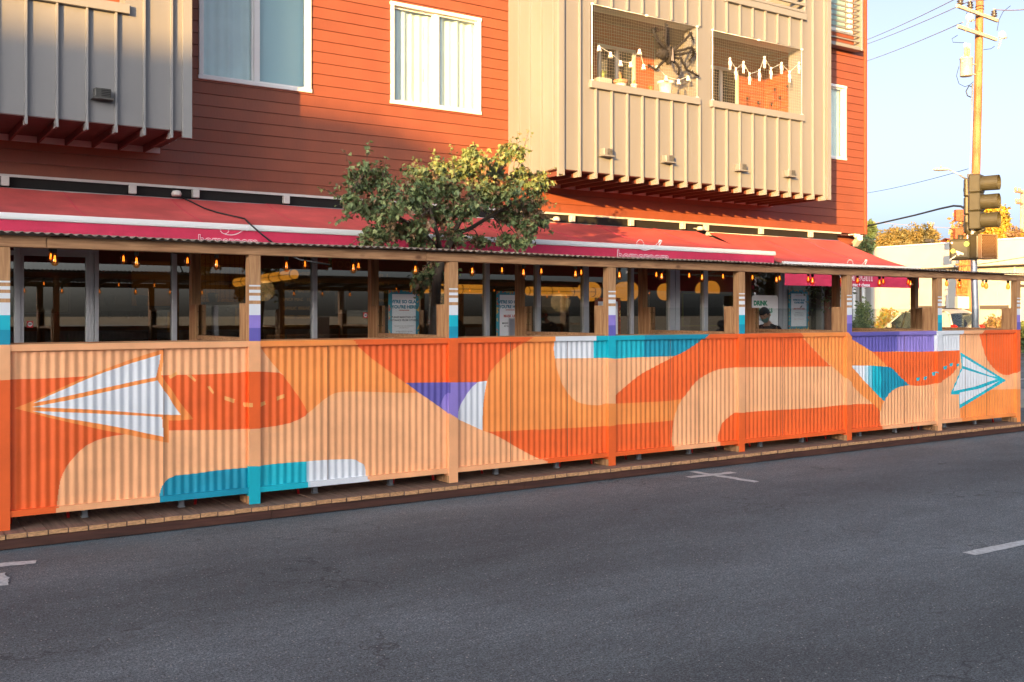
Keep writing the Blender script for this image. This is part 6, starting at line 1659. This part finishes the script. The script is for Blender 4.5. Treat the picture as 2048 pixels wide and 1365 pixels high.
# greenhouse: pillars and roof as a thin shell frame
GH = [(.10,1.10,.85),(.34,1.56,.70),(.60,1.68,.66),(1.4,1.72,.66),(2.1,1.70,.65),(2.45,1.60,.64),(3.12,1.06,.80)]
def G(y, z, w_, s): return (CXX+s*w_*KS, CYY+y*KL, z*KS)
roofp = [(.34,1.57,.68),(.60,1.69,.64),(1.4,1.73,.65),(2.1,1.71,.64),(2.42,1.62,.63)]
for a, c in zip(roofp[:-1], roofp[1:]):
    for f0, f1 in ((-1,-.5),(-.5,0),(0,.5),(.5,1)):
        k = lambda f: .03*(1-f*f)
        P = lambda q, f: (CXX+f*q[2]*KS, CYY+q[0]*KL, (q[1]+k(f))*KS)
        mb.face([P(a,f0),P(a,f1),P(c,f1),P(c,f0)], 0, True)
def bar(p, q, w1, mm=0): mb.tube([p, q], w1, 8, mm)
for s in (-1, 1):
    bar(G(.12,1.09,.83,s), G(.34,1.56,.69,s), .05); bar(G(.34,1.56,.69,s), G(.60,1.68,.66,s), .04); bar(G(.60,1.68,.66,s), G(1.4,1.72,.67,s), .035); bar(G(1.4,1.72,.67,s), G(2.1,1.70,.66,s), .035); bar(G(2.1,1.70,.66,s), G(2.45,1.60,.65,s), .035); bar(G(2.45,1.60,.65,s), G(3.15,1.05,.80,s), .035)
    # wide rear quarter pillar
    mb.face([G(.12,1.08,.86,s),G(.62,1.10,.875,s),G(.86,1.64,.69,s),G(.40,1.60,.70,s)] if s > 0 else [G(.12,1.08,.86,s),G(.40,1.60,.70,s),G(.86,1.64,.69,s),G(.62,1.10,.875,s)][::1])
mb.build('body', car_paint, ct, co)
mb = MB()
for s in (-1, 1):
    side = [G(.62,1.10,.872,s),G(3.08,1.06,.83,s),G(2.44,1.58,.655,s),G(2.1,1.665,.665,s),G(1.4,1.68,.672,s),G(.86,1.63,.685,s)]
    mb.face(side)
mb.face([G(.10,1.10,.78,-1),G(.10,1.10,.78,1),G(.33,1.55,.66,1),G(.33,1.55,.66,-1)]); mb.face([G(3.14,1.06,.78,1),G(3.14,1.06,.78,-1),G(2.44,1.60,.63,-1),G(2.44,1.60,.63,1)])
mb.build('window_glass', car_glass, ct, co)
mb = MB()
for s in (-1, 1):
    for y, z, w0, w1 in ((1.35,1.08,.885,.672),(2.28,1.08,.875,.665)): mb.tube([G(y,z,w0,s),G(y-.06,1.67,w1,s)], .03, 6)
    mb.tube([G(.6,1.095,.885,s),G(3.1,1.055,.84,s)], .012, 5)
    mb.tube([G(.75,1.75,.60,s),G(1.9,1.77,.60,s)], .02, 6)
mb.build('pillar_trim', black, ct, co)
for s in (-1, 1):
    mb = MB(); x = CXX+s*.80*KS; mb.prism([(x-.08, 1.20*KS), (x+.07, 1.15*KS), (x+.085, .95*KS), (x-.06, .90*KS)], CYY-.04, CYY+.16); mb.cbox(x-.05+s*.03, x+.05+s*.05, CYY+.0, CYY+.34, .98*KS, 1.08*KS, .02); mb.build('tail_light', mat('tail_light_red', (.55, .02, .015), .2), ct, co)
    mb = MB(); mb.cbox(CXX+s*.93*KS-.09, CXX+s*.93*KS+.09, CYY+2.72*KL, CYY+2.86*KL, 1.08*KS, 1.24*KS, .03); mb.build('wing_mirror', car_paint, ct, co)
    for yy in (.80, 3.45):
        c = (CXX+s*.80*KS, CYY+yy*KL, .345); R = Matrix.Rotation(PI/2, 4, 'Y')
        mb = MB(); mb.lathe([(.20,-.11),(.33,-.105),(.345,-.08),(.345,.08),(.33,.105),(.20,.11)], c, 28, 0, R); w_ = mb.build('wheel', black, ct, co)
        mb = MB(); mb.lathe([(.0,-.10),(.06,-.118),(.19,-.10),(.20,.0),(.19,.10),(.06,.118),(.0,.10)], c, 10, 0, R); mb.build('rim', galv, w_, co)
mb = MB(); c = (CXX+.12, CYY-.10, 1.06); mb.lathe([(0,-.12),(.30,-.12),(.34,-.09),(.35,.06),(.33,.10),(0,.12)], c, 28, 0, Matrix.Rotation(PI/2, 4, 'X')); mb.build('spare_wheel_cover', car_paint, ct, co)
mb = MB(); mb.cbox(CXX-.88, CXX+.88, CYY-.09, CYY+.1, .40, .66, .03); mb.build('bumper', mat('bumper_grey', (.1,.1,.1), .6), ct, co)
mb = MB(); mb.cbox(CXX+.36, CXX+.70, CYY-.02, CYY+.03, .84, 1.0, .01); mb.build('number_plate', trim_white, ct, co)
mb = MB(); mb.tube([(CXX-.30+.17*math.cos(2*PI*k/16), CYY+2.35*KL+.06*math.sin(2*PI*k/16), 1.10+.17*math.sin(2*PI*k/16)) for k in range(17)], .014, 5); mb.cbox(CXX-.55, CXX-.15, CYY+1.7, CYY+1.85, .7, 1.35, .05); mb.cbox(CXX+.15, CXX+.55, CYY+1.7, CYY+1.85, .7, 1.35, .05); mb.build('interior', black, ct, co)

# ------------------------------------------------------------------ traffic signal
SZ = 19.6
def S(px, py, dz=0): return atd(px, py, SZ+dz)
bx_, by_, _ = S(1949, 600)
ts = thing('traffic_signal', 'olive traffic signal heads and walk boxes on a galvanised pole past the shop corner', 'traffic signal', (bx_, by_, .15)); so = (bx_, by_, .15)
mb = MB(); px_top = 1941
p0 = Vector((bx_, by_, .15)); ztop = S(1945, 350)[2]
tl = Vector(S(1940, 348)) ; mb.tube([p0, Vector(S(1950.5, 620)), Vector(S(1947, 500)), tl], [.068,.066,.060,.055], 14); mb.lathe([(.17,0),(.17,.05),(.10,.10),(.075,.30)], so, 16)
mb.build('pole', galv, ts, so)
# local frame of the main head: it faces right of frame and slightly away from the camera
def frame(yaw): return Matrix.Rotation(math.radians(yaw), 4, 'Z')
def head(px, py_top, py_bot, yaw, dz, label, visor=True):
    top = Vector(S(px, py_top, dz)); bot = Vector(S(px, py_bot, dz)); H = top.z-bot.z; c = (top+bot)/2
    M = Matrix.Translation(c) @ frame(yaw)     # local +x is the way the lenses face
    mb = MB(); s = H/3
    for k in range(3):
        z0 = -H/2+k*s; mb.cbox(-.11, .10, -s*.48, s*.48, z0+.003, z0+s-.003, .02, 0, M)
    for k in range(12): mb.box(-.05, -.04, -s*.485, s*.485, -H/2+.02+k*H/12, -H/2+.03+k*H/12, 0, M)
    h = mb.build('signal_head', olive, ts, so)
    if label: h['label'] = label
    for k in range(3):
        z0 = -H/2+(k+.5)*s; r = s*.40
        mb = MB(); mb.lathe([(0, 0), (r*.95, 0), (r*.95, .01)], (0,0,0), 20, 0, M @ Matrix.Translation((.105, 0, z0)) @ Matrix.Rotation(PI/2, 4, 'Y')); mb.build('lens', signal_lamp, h, so)
        mb = MB(); n = 24
        # tunnel visor, open at the front, thin metal
        for j in range(n):
            a0 = 2*PI*j/n; a1 = 2*PI*(j+1)/n
            L0 = .30; p = lambda a, L, rr: tuple(M @ Vector((.10+L, rr*math.cos(a), z0+rr*math.sin(a))))
            mb.face([p(a0,0,r),p(a1,0,r),p(a1,L0,r*1.03),p(a0,L0,r*1.03)], 0, True); mb.face([p(a1,0,r*.95),p(a0,0,r*.95),p(a0,L0,r*.98),p(a1,L0,r*.98)], 0, True)
            mb.face([p(a0,L0,r*1.03),p(a1,L0,r*1.03),p(a1,L0,r*.98),p(a0,L0,r*.98)])
        mb.build('visor', olive, h, so)
head(1954, 350, 460, -74, -.12, 'three lens signal head seen from the side with tunnel visors')
head(1947, 357, 466, 38, .10, 'signal head turned away, seen from its back')
mb = MB()
for py in (466, 482):
    pass
mb.tube([Vector(S(1950,462)), Vector(S(1966,462,-.12))], .035, 8); mb.tube([Vector(S(1966,462,-.12)), Vector(S(1966,458,-.12))], .05, 8); mb.tube([Vector(S(1945,448)), Vector(S(1950,470))], .05, 8); mb.tube([Vector(S(1950,466)), Vector(S(1951,486))], .085, 10)
mb.tube([Vector(S(1949,484)), Vector(S(1968,480,-.12)), Vector(S(1972,472,-.12)), Vector(S(1972,482,-.12))], .035, 8)
mb.tube([Vector(S(1945,483)), Vector(S(1925,487,.1)), Vector(S(1921,484,.1))], .035, 8); mb.tube([Vector(S(1921,490,.1)), Vector(S(1921,470,.1))], .05, 10); mb.tube([Vector(S(1936,470)), Vector(S(1936,445))], .05, 8); mb.cbox(S(1949,0)[0]-.09, S(1949,0)[0]+.09, by_-.10, by_+.08, S(1949,512)[2], S(1949,468)[2], .02)
mb.build('bracket', olive, ts, so)
def walkbox(pa, pb, pt, pbm, yaw, dz, label, grid):
    px = (pa+pb)/2; c = (Vector(S(px, pt, dz))+Vector(S(px, pbm, dz)))/2; H = S(px, pt, dz)[2]-S(px, pbm, dz)[2]; Wd = H*.96; M = Matrix.Translation(c) @ frame(yaw)
    mb = MB(); mb.cbox(-.14, .06, -Wd/2, Wd/2, -H/2, H/2, .03, 0, M)
    if not grid:
        mb.cbox(-.17, -.14, -Wd/2+.04, Wd/2-.04, -H/2+.04, H/2-.04, .012, 0, M)
    o = mb.build('walk_signal', olive, ts, so); o['label'] = label
    if grid:
        mb = MB(); t_ = .012
        mb.cbox(.061, .14, -Wd/2, Wd/2, H/2-.02, H/2, .004, 0, M); mb.cbox(.061, .14, -Wd/2, Wd/2, -H/2, -H/2+.02, .004, 0, M); mb.cbox(.061, .14, -Wd/2, -Wd/2+.02, -H/2+.02, H/2-.02, .004, 0, M); mb.cbox(.061, .14, Wd/2-.02, Wd/2, -H/2+.02, H/2-.02, .004, 0, M)
        nn = 8
        for k in range(-nn, nn+1):
            for sg in (1, -1):
                # diagonal slats clipped to the square
                off = k*Wd/nn; pts = []
                y0_, y1_ = -Wd/2+.02, Wd/2-.02
                za = sg*(y0_)+off; zb = sg*(y1_)+off; L_ = []
                for i in range(2):
                    pass
                lo, hi = -H/2+.02, H/2-.02
                ya, yb = y0_, y1_
                if sg > 0: ya = max(ya, lo-off); yb = min(yb, hi-off)
                else: ya = max(ya, off-hi); yb = min(yb, off-lo)
                if yb-ya < .03: continue
                P = [M @ Vector((.075+.0*k, ya, sg*ya+off)), M @ Vector((.075, yb, sg*yb+off)), M @ Vector((.125, yb, sg*yb+off)), M @ Vector((.125, ya, sg*ya+off))]
                if sg > 0 or True: mb.face(P)
        mb.build('egg_crate_visor', mat('visor_brown', (.22, .13, .07), .6), o, so)
        mb = MB(); mb.box(.0605, .0615, -Wd/2+.03, Wd/2-.03, -H/2+.03, H/2-.03, 0, M); mb.build('lens', signal_lamp, o, so)
    else:
        k = 0; C_ = [mat('sticker_yellow', (.42,.48,.10), .6), mat('sticker_white', (.6,.58,.52), .6), mat('sticker_lime', (.22,.42,.08), .6)]
        mb = MB()
        for (yy, zz, r, m) in ((-.13*1.0, .10, .05, 2), (.12, -.03, .045, 0), (.14, .13, .022, 1), (0.02, -.09, .03, 1)):
            mb.face([tuple(M @ Vector((-.172-.0004*k, yy+r*math.cos(2*PI*j/14), zz+r*math.sin(2*PI*j/14)))) for j in range(14)], m); k += 1
        mb.face([tuple(M @ Vector((-.1735, a, b_))) for a, b_ in ((.06,-.02),(-.08,-.08),(-.07,-.12),(.07,-.06))], 1); mb.face([tuple(M @ Vector((-.1735, a, b_))) for a, b_ in ((.18,-.19),(.06,-.11),(.08,-.15),(.19,-.22))], 1)
        mb.build('sticker', C_, o, so)
walkbox(1905, 1941, 479, 521, 20, .12, 'green back of a walk signal box covered in stickers', False)
walkbox(1947, 1987, 470, 519, -98, -.15, 'walk signal box with a diagonal egg crate visor', True)

# ------------------------------------------------------------------ wood utility pole
UZ = 42.0
def U(px, py, dz=0): return Vector(atd(px, py, UZ+dz))
ub = U(1936, 690); ub.z = .0
up = thing('utility_pole', 'tall sunlit timber utility pole with crossarms behind the traffic signal', 'utility pole', tuple(ub)); uo = tuple(ub)
mb = MB(); zz = []
pl = [Vector((U(1937,640).x, U(1937,640).y, 0)), U(1939, 600), U(1952, 340), U(1956, 190), U(1959.5, 0), U(1962, -120)]
mb.tube(pl, [.20,.19,.172,.165,.155,.145], 16)
mb.build('pole', wood_pole_m, up, uo)
du = Vector((math.sin(TH+math.radians(52)), math.cos(TH+math.radians(52)), 0))
def poleat(py):
    for a, c in zip(pl[:-1], pl[1:]):
        za = HY-(a.z-HC)*FPX/UZ; zc = HY-(c.z-HC)*FPX/UZ
        if zc <= py <= za: return a.lerp(c, (za-py)/(za-zc))
    return pl[-1]
fw = Vector((-SN, -CS, 0))
def arm(py, L, R, nm='crossarm'):
    p = poleat(py)+fw*.20; a, c = p-du*L, p+du*R; M = Matrix.Translation(p) @ Matrix.Rotation(math.atan2(du.y, du.x), 4, 'Z')
    mb = MB(); mb.cbox(-L, R, -.05, .05, -.07, .07, .008, 0, M); mb.build(nm, mat('weathered_arm', (.52, .42, .32), .8, var=.2, scale=6), up, uo)
    return p
pa_ = arm(33, 2.0, 1.36); pb_ = arm(72, 1.9, 1.30)
ins_d = mat('insulator_glaze', (.06, .05, .045), .25); ins_l = mat('insulator_pale', (.60, .52, .44), .4)
def insul(p):
    mb = MB(); mb.lathe([(.03,.06),(.13,.10),(.13,.13),(.05,.15),(.13,.20),(.13,.23),(.05,.25),(.11,.30),(.11,.33),(.04,.36)], tuple(p), 14, 0); mb.tube([p+Vector((0,0,-.12)), p+Vector((0,0,.08))], .015, 5, 0); mb.lathe([(.03,.36),(.05,.38),(.04,.44)], tuple(p), 10, 1); mb.build('insulator', [ins_d, ins_l], up, uo)
insP = [pa_-du*1.75, pa_-du*.95+Vector((0,0,-.02)), pa_+du*1.05]
for p in insP: insul(p+Vector((0,0,.02)))
def cutout(p, nm='fuse_cutout'):
    mb = MB(); q = Vector(p); mb.tube([q, q+Vector((.12,0,.22)), q+Vector((.22,0,.55))], [.03,.035,.03], 7, 0); 
    for k in range(4): mb.lathe([(.03,0),(.065,.01),(.03,.03)], tuple(q+Vector((.07+.035*k,0,.14+.09*k))), 10, 0)
    blob(mb, (q.x+.30, q.y, q.z+.62), (.20,.14,.17), 10, 1, .1); mb.tube([q+Vector((.42,0,.5)), q+Vector((.62,0,.56))], .045, 6, 0); mb.build(nm, [ins_l, trim_white], up, uo)
cutout(pb_-du*1.30+Vector((0,0,-.1))); cutout(pb_+du*1.45+Vector((0,0,-.35)))
# transformer
c = U(1933, 0); x, y, _ = U(1932.5, 138, -.35); zt_, zb_ = U(0,120)[2], U(0,157)[2]
mb = MB(); R_ = .245; mb.lathe([(.01,zb_),(R_*.97,zb_),(R_,zb_+.03),(R_,zt_-.08),(R_*1.07,zt_-.07),(R_*1.07,zt_-.02),(R_*.8,zt_+.03),(.01,zt_+.05)], (x, y, 0), 24)
for a in (0, PI): mb.cbox(x+math.cos(a)*R_-.05, x+math.cos(a)*R_+.05, y-.04, y+.04, zt_-.25, zt_-.15, .01)
mb.tube([(x+.1,y+.1,zt_-.2), poleat(130)-fw*.0], .035, 6); mb.tube([(x+.1,y+.1,zb_+.15), poleat(150)], .035, 6)
tf = mb.build('transformer', mat('transformer_grey', (.40, .37, .34), .4, var=.05), up, uo)
for s, xx in ((0, -.06), (1, .17)):
    b0 = Vector((x+xx*.9, y, zt_)); b1 = b0+Vector((0, 0, .42)) + Vector((.02*s, 0, 0)); mb = MB()
    mb.tube([b0, b1], .05, 8)
    for k in range(8): mb.lathe([(.05,0),(.075,.012),(.05,.03)], tuple(b0.lerp(b1, (k+.3)/8.5)), 10)
    blob(mb, (b1.x, b1.y, b1.z+.09), (.085,.085,.11), 10, 1, .05); mb.build('bushing', [mat('bushing_tan', (.5,.34,.22), .5), trim_white], tf, uo)
# leads
mb = MB()
def sag(p, q, d, n=10): return [p.lerp(q, k/n)+Vector((0,0,-d*4*(k/n)*(1-k/n))) for k in range(n+1)]
mb = MB(); mb.tube([U(1915,71,-.3), U(1904,78,-.3), U(1906,85,-.3), U(1928,86,-.35), U(1933,93,-.35)], .012, 5); mb.build('jumper_wire', black, up, uo)
mb = MB(); mb.tube([U(1967,100,-.2), U(1982,98,-.2), U(1989,93,-.2)], .012, 5); mb.build('jumper_wire', black, up, uo)
mb = MB(); mb.tube([U(1918,133,-.35), U(1913,152,-.35), U(1918,168,-.35), U(1930,174,-.3), U(1940,170,-.25), U(1947,164,-.2)], .012, 5); mb.build('jumper_wire', black, up, uo)
mb = MB(); mb.tube([U(1994,62,-.2), U(1998,40,-.2), U(2006,24,-.2), U(2021,12,-.2)], .012, 5); mb.build('jumper_wire', black, up, uo)
mb = MB(); mb.tube([U(1931,38,-.2), U(1934,25,-.2), U(1938,12,-.2), U(1943,-4,-.2)], .012, 5); mb.build('jumper_wire', black, up, uo)
mb = MB(); mb.tube([U(1946,175,-.2), U(1938,172,-.2), U(1932,183,-.2), U(1935,192,-.2), U(1942,195,-.2)], .022, 6); mb.build('jumper_wire', black, up, uo)

mb = MB(); mb.tube([U(1945,168,-.25), U(1943,260,-.25), U(1940,345,-.25), U(1933,520,-.25), U(1930,600,-.25)], .035, 6); mb.build('conduit', galv, up, uo)
for py in (124, 141):
    p = poleat(py)+fw*.17+du*.12; mb = MB(); pts = [(-.05,-.09),(-.05,.09),(.03,.09),(.06,.04),(.06,-.04),(.03,-.09),(-.05,-.09)]
    mb.tube([p+du*a+Vector((0,0,b_)) for a, b_ in pts], .016, 5); mb.build('pole_marker', black, up, uo)
mb = MB()
for py in (14, 20): 
    p = poleat(py); mb.tube([p+Vector((.165*math.cos(a*PI/8), .165*math.sin(a*PI/8), 0)) for a in range(17)], .014, 5)
mb.build('band', black, up, uo)
# rusty boxes and conduit grille low on the pole
mb = MB()
for (a, b_, c_, d_) in ((1910,420,1925,443),(1908,457,1924,478)):
    q0, q1 = U(a, d_, -.3), U(c_, b_, -.3); M = Matrix.Translation(((q0.x+q1.x)/2, (q0.y+q1.y)/2, (q0.z+q1.z)/2)) @ Matrix.Rotation(-TH, 4, 'Z'); ww = (c_-a)*UZ/FPX/2
    mb = MB(); mb.cbox(-ww, ww, -.12, .12, -(q1.z-q0.z)/2, (q1.z-q0.z)/2, .015, 0, M); mb.tube([M @ Vector((ww,0,0)), M @ Vector((ww+.35,0,0))], .03, 6); mb.build('junction_box', rust, up, uo)
mb = MB()
for k, px in enumerate((1914, 1918, 1923, 1927, 1931)): mb.tube([U(px+3, 545-4*(k % 2), -.3), U(px, 588+3*(k % 3), -.3)] if k < 1 else [U(px+4, 480+9*(k % 3), -.3), U(px, 592, -.3)], .055, 6)
for py in (530, 545, 560, 575, 590):
    mb.tube([U(1912, py, -.36), U(1934, py-1, -.36)], .045, 5)
mb.build('rusty_grille', mat('rust_orange', (.42, .15, .045), .8, var=.5, scale=9), up, uo)
mb = MB(); q = U(1924, 606, -.3); M = Matrix.Translation(q) @ Matrix.Rotation(-TH, 4, 'Z'); mb.cbox(-.24, .24, -.15, .15, -.26, .26, .02, 0, M); mb.build('meter_box', trim_metal, up, uo)
# street lamp on its arm
LZ = 41.5
la = Vector(atd(1937, 362, LZ)); lb2 = Vector(atd(1899, 340, LZ)); lc = Vector(atd(1883, 340, LZ))
t = thing('street_lamp', 'cobra head street lamp reaching left from behind the traffic signal', 'street lamp', tuple(la)); o4 = tuple(la)
mb = MB(); mb.tube([la, la.lerp(lb2, .5)+Vector((0,0,.03)), lb2], [.045,.04,.035], 8); mb.build('arm', galv, t, o4)
d = (lc-lb2).normalized(); mb = MB(); up_ = Vector((0,0,1)); sd_ = d.cross(up_).normalized(); n = 12; rows_ = []
prof = [(0,.04,.035),(.08,.07,.06),(.22,.14,.09),(.42,.17,.10),(.58,.13,.08),(.68,.05,.03)]
for (L_, wd, ht) in prof:
    rows_.append([lb2+d*L_+sd_*wd*math.cos(2*PI*j/n)+up_*(ht*math.sin(2*PI*j/n)*(1 if math.sin(2*PI*j/n) > 0 else .55)) for j in range(n)])
for i in range(len(rows_)-1):
    for j in range(n): mb.face([rows_[i][j], rows_[i][(j+1)%n], rows_[i+1][(j+1)%n], rows_[i+1][j]], 0, True)
mb.face(rows_[-1]); mb.build('lamp_head', mat('lamp_grey', (.45,.43,.40), .5), t, o4)
mb = MB(); mb.tube([lb2+d*.35+up_*.09, lb2+d*.35+up_*.17], .04, 8); mb.build('photocell', grey_metal, t, o4)
# second pole far right and a far crossarm
t = thing('utility_pole', 'distant pale timber pole with two crossarms at the right edge', 'utility pole', (*atd(2041, 640, 75)[:2], 0)); o4 = tuple(WORLD[t.name])
mb = MB(); q1 = Vector(atd(2045.5, 380, 75)); mb.tube([Vector(o4), q1], [.2, .15], 10); mb.build('pole', mat('pale_pole', (.50,.36,.24), .85, var=.2), t, o4)
for py, L_ in ((386, 1.2), (408, 1.0)):
    q = Vector(o4).lerp(q1, (640-py)/(640-380)*(q1.z/q1.z)); q = Vector(atd(2045-.02*(py-380), py, 74.8)); mb = MB(); mb.tube([q-du*L_, q+du*L_], .08, 4); 
    for s in (-.9, -.4, .5): mb.lathe([(.05,.08),(.1,.12),(.1,.3),(.03,.34)], tuple(q+du*s*L_), 8)
    mb.build('crossarm', mat('pale_arm', (.35,.25,.18), .85), t, o4)
t = thing('utility_pole', 'tiny far crossarm showing above the round tree tops', 'utility pole', (*atd(1862, 640, 120)[:2], 0)); o4 = tuple(WORLD[t.name])
mb = MB(); q = Vector(atd(1862, 450, 120)); mb.tube([Vector(o4), q+Vector((0,0,.2))], [.2,.14], 8); mb.build('pole', MATS['pale_pole'], t, o4); mb = MB(); mb.tube([q-du*.9, q+du*.7], .06, 4)
for s in (-.7, 0, .6): mb.lathe([(.05,.08),(.1,.12),(.1,.3),(.03,.34)], tuple(q+du*s), 8)
mb.build('crossarm', MATS['pale_arm'], t, o4)

# ------------------------------------------------------------------ wires
wire_m = mat('tan_wire', (.30, .20, .13), .6); wire_d = mat('dark_wire', (.03, .03, .03), .6)  # two wire colours, tan and near black
def wire(pts, r, m, label, n=14):
    mb = MB()
    if len(pts) == 3: P, Q, sg = pts; pp = sag(Vector(P), Vector(Q), sg, n)
    else: pp = [Vector(p) for p in pts]
    mb.tube(pp, r, 5, 0); o = mb.build('overhead_wire', m, None, tuple(pp[0])); tag(o, label, 'overhead wire', 'overhead wires')
wire((atd(1640, 110, 95), insP[0]+Vector((0,0,.42)), .3), .018, wire_m, 'topmost power line rising to the left insulator of the upper crossarm')
wire((atd(1640, 115, 95), insP[1]+Vector((0,0,.42)), .3), .018, wire_m, 'second power line running to the middle insulator of the upper crossarm')
wire((atd(1640, 147, 95), U(1926, 45, -.1), .3), .018, wire_m, 'third power line passing below the upper crossarm towards the fuse cutout')
wire((insP[2]+Vector((0,0,.42)), atd(2150, 0, 34), .15), .018, wire_m, 'power line leaving the right insulator towards the right edge')
wire((insP[1]+Vector((0,0,.42)), atd(2050, -30, 34), .15), .018, wire_m, 'power line crossing the pole top towards the upper right')
wire((atd(1640, 395, 80), U(1937, 338, -.2), .3), .014, wire_d, 'thin dark line crossing to the pole just above the street lamp')
wire([atd(1640, 470, 30), atd(1700, 460, 28), atd(1760, 447, 26), atd(1830, 431, 24), atd(1880, 418, 22), atd(1908, 412, 21), atd(1922, 413, 20.2), atd(1931, 419, 19.8)], .022, wire_d, 'thick black cable curving up to the back of the signal head')
wire((atd(1640, 432, 110), atd(2090, 462, 110), .4), .02, wire_m, 'faint distant line low above the round tree tops')
wire((atd(1640, 548, 40), atd(2100, 505, 40), .25), .014, wire_d, 'dark line drooping across the white building fascia')

# ------------------------------------------------------------------ buildings across the street (unseen, outlines shaped to cast the shadow edge on the facade)
K = .105/.587
YO = -26.0
def opp(name, prof, y0, dep, body_h, label, m):
    xs = [p[0] for p in prof]; t = thing(name, label, 'building', ((xs[0]+xs[-1])/2, y0, 0), 'shop buildings on the shaded side of the street'); o4 = tuple(WORLD[t.name])
    mb = MB(); mb.prism([(xs[0], .01)] + prof + [(xs[-1], .01)], y0-.3, y0); mb.build('facade', m, t, o4)
    mb = MB(); mb.box(xs[0]+.05, xs[-1]-.05, y0-dep, y0-.301, 0, body_h); mb.build('rear_block', m, t, o4)
    mb = MB(); x = xs[0]+1.2
    while x < xs[-1]-2.2:
        mb.cbox(x, x+1.5, y0+.001, y0+.05, .9, 2.6, .01); 
        if body_h > 6: mb.cbox(x, x+1.5, y0+.001, y0+.05, 4.3, 5.8, .01)
        x += 3.0
    mb.build('window', alu_dark, t, o4)
o_ = (14-YO)*1.368; hh2 = (14-YO)*K
tall = [(6.2, 4.80), (7.1, 4.62), (8.2, 4.2), (9.0, 3.6), (9.7, 3.0)]
opp('shop_building', [(-98, 4.82+hh2+.1), (-60, 4.82+hh2)] + [(a-o_, c+hh2) for a, c in tall], YO, 10, 9.6, 'taller stucco building opposite with a parapet outline shaped for the shadow edge it casts', mat('opposite_stucco', (.34, .34, .31), .9, var=.1))
opp('shop_building', [(9.72-o_, 3.0+hh2), (12-o_, 2.80+hh2), (16-o_, 2.55+hh2), (19-o_, 2.45+hh2), (-16, 2.45+hh2)], YO, 10, 8.2, 'lower stucco building opposite with a parapet outline lowered to let sun reach the awnings', mat('opposite_stucco_pale', (.38, .38, .34), .9, var=.1))
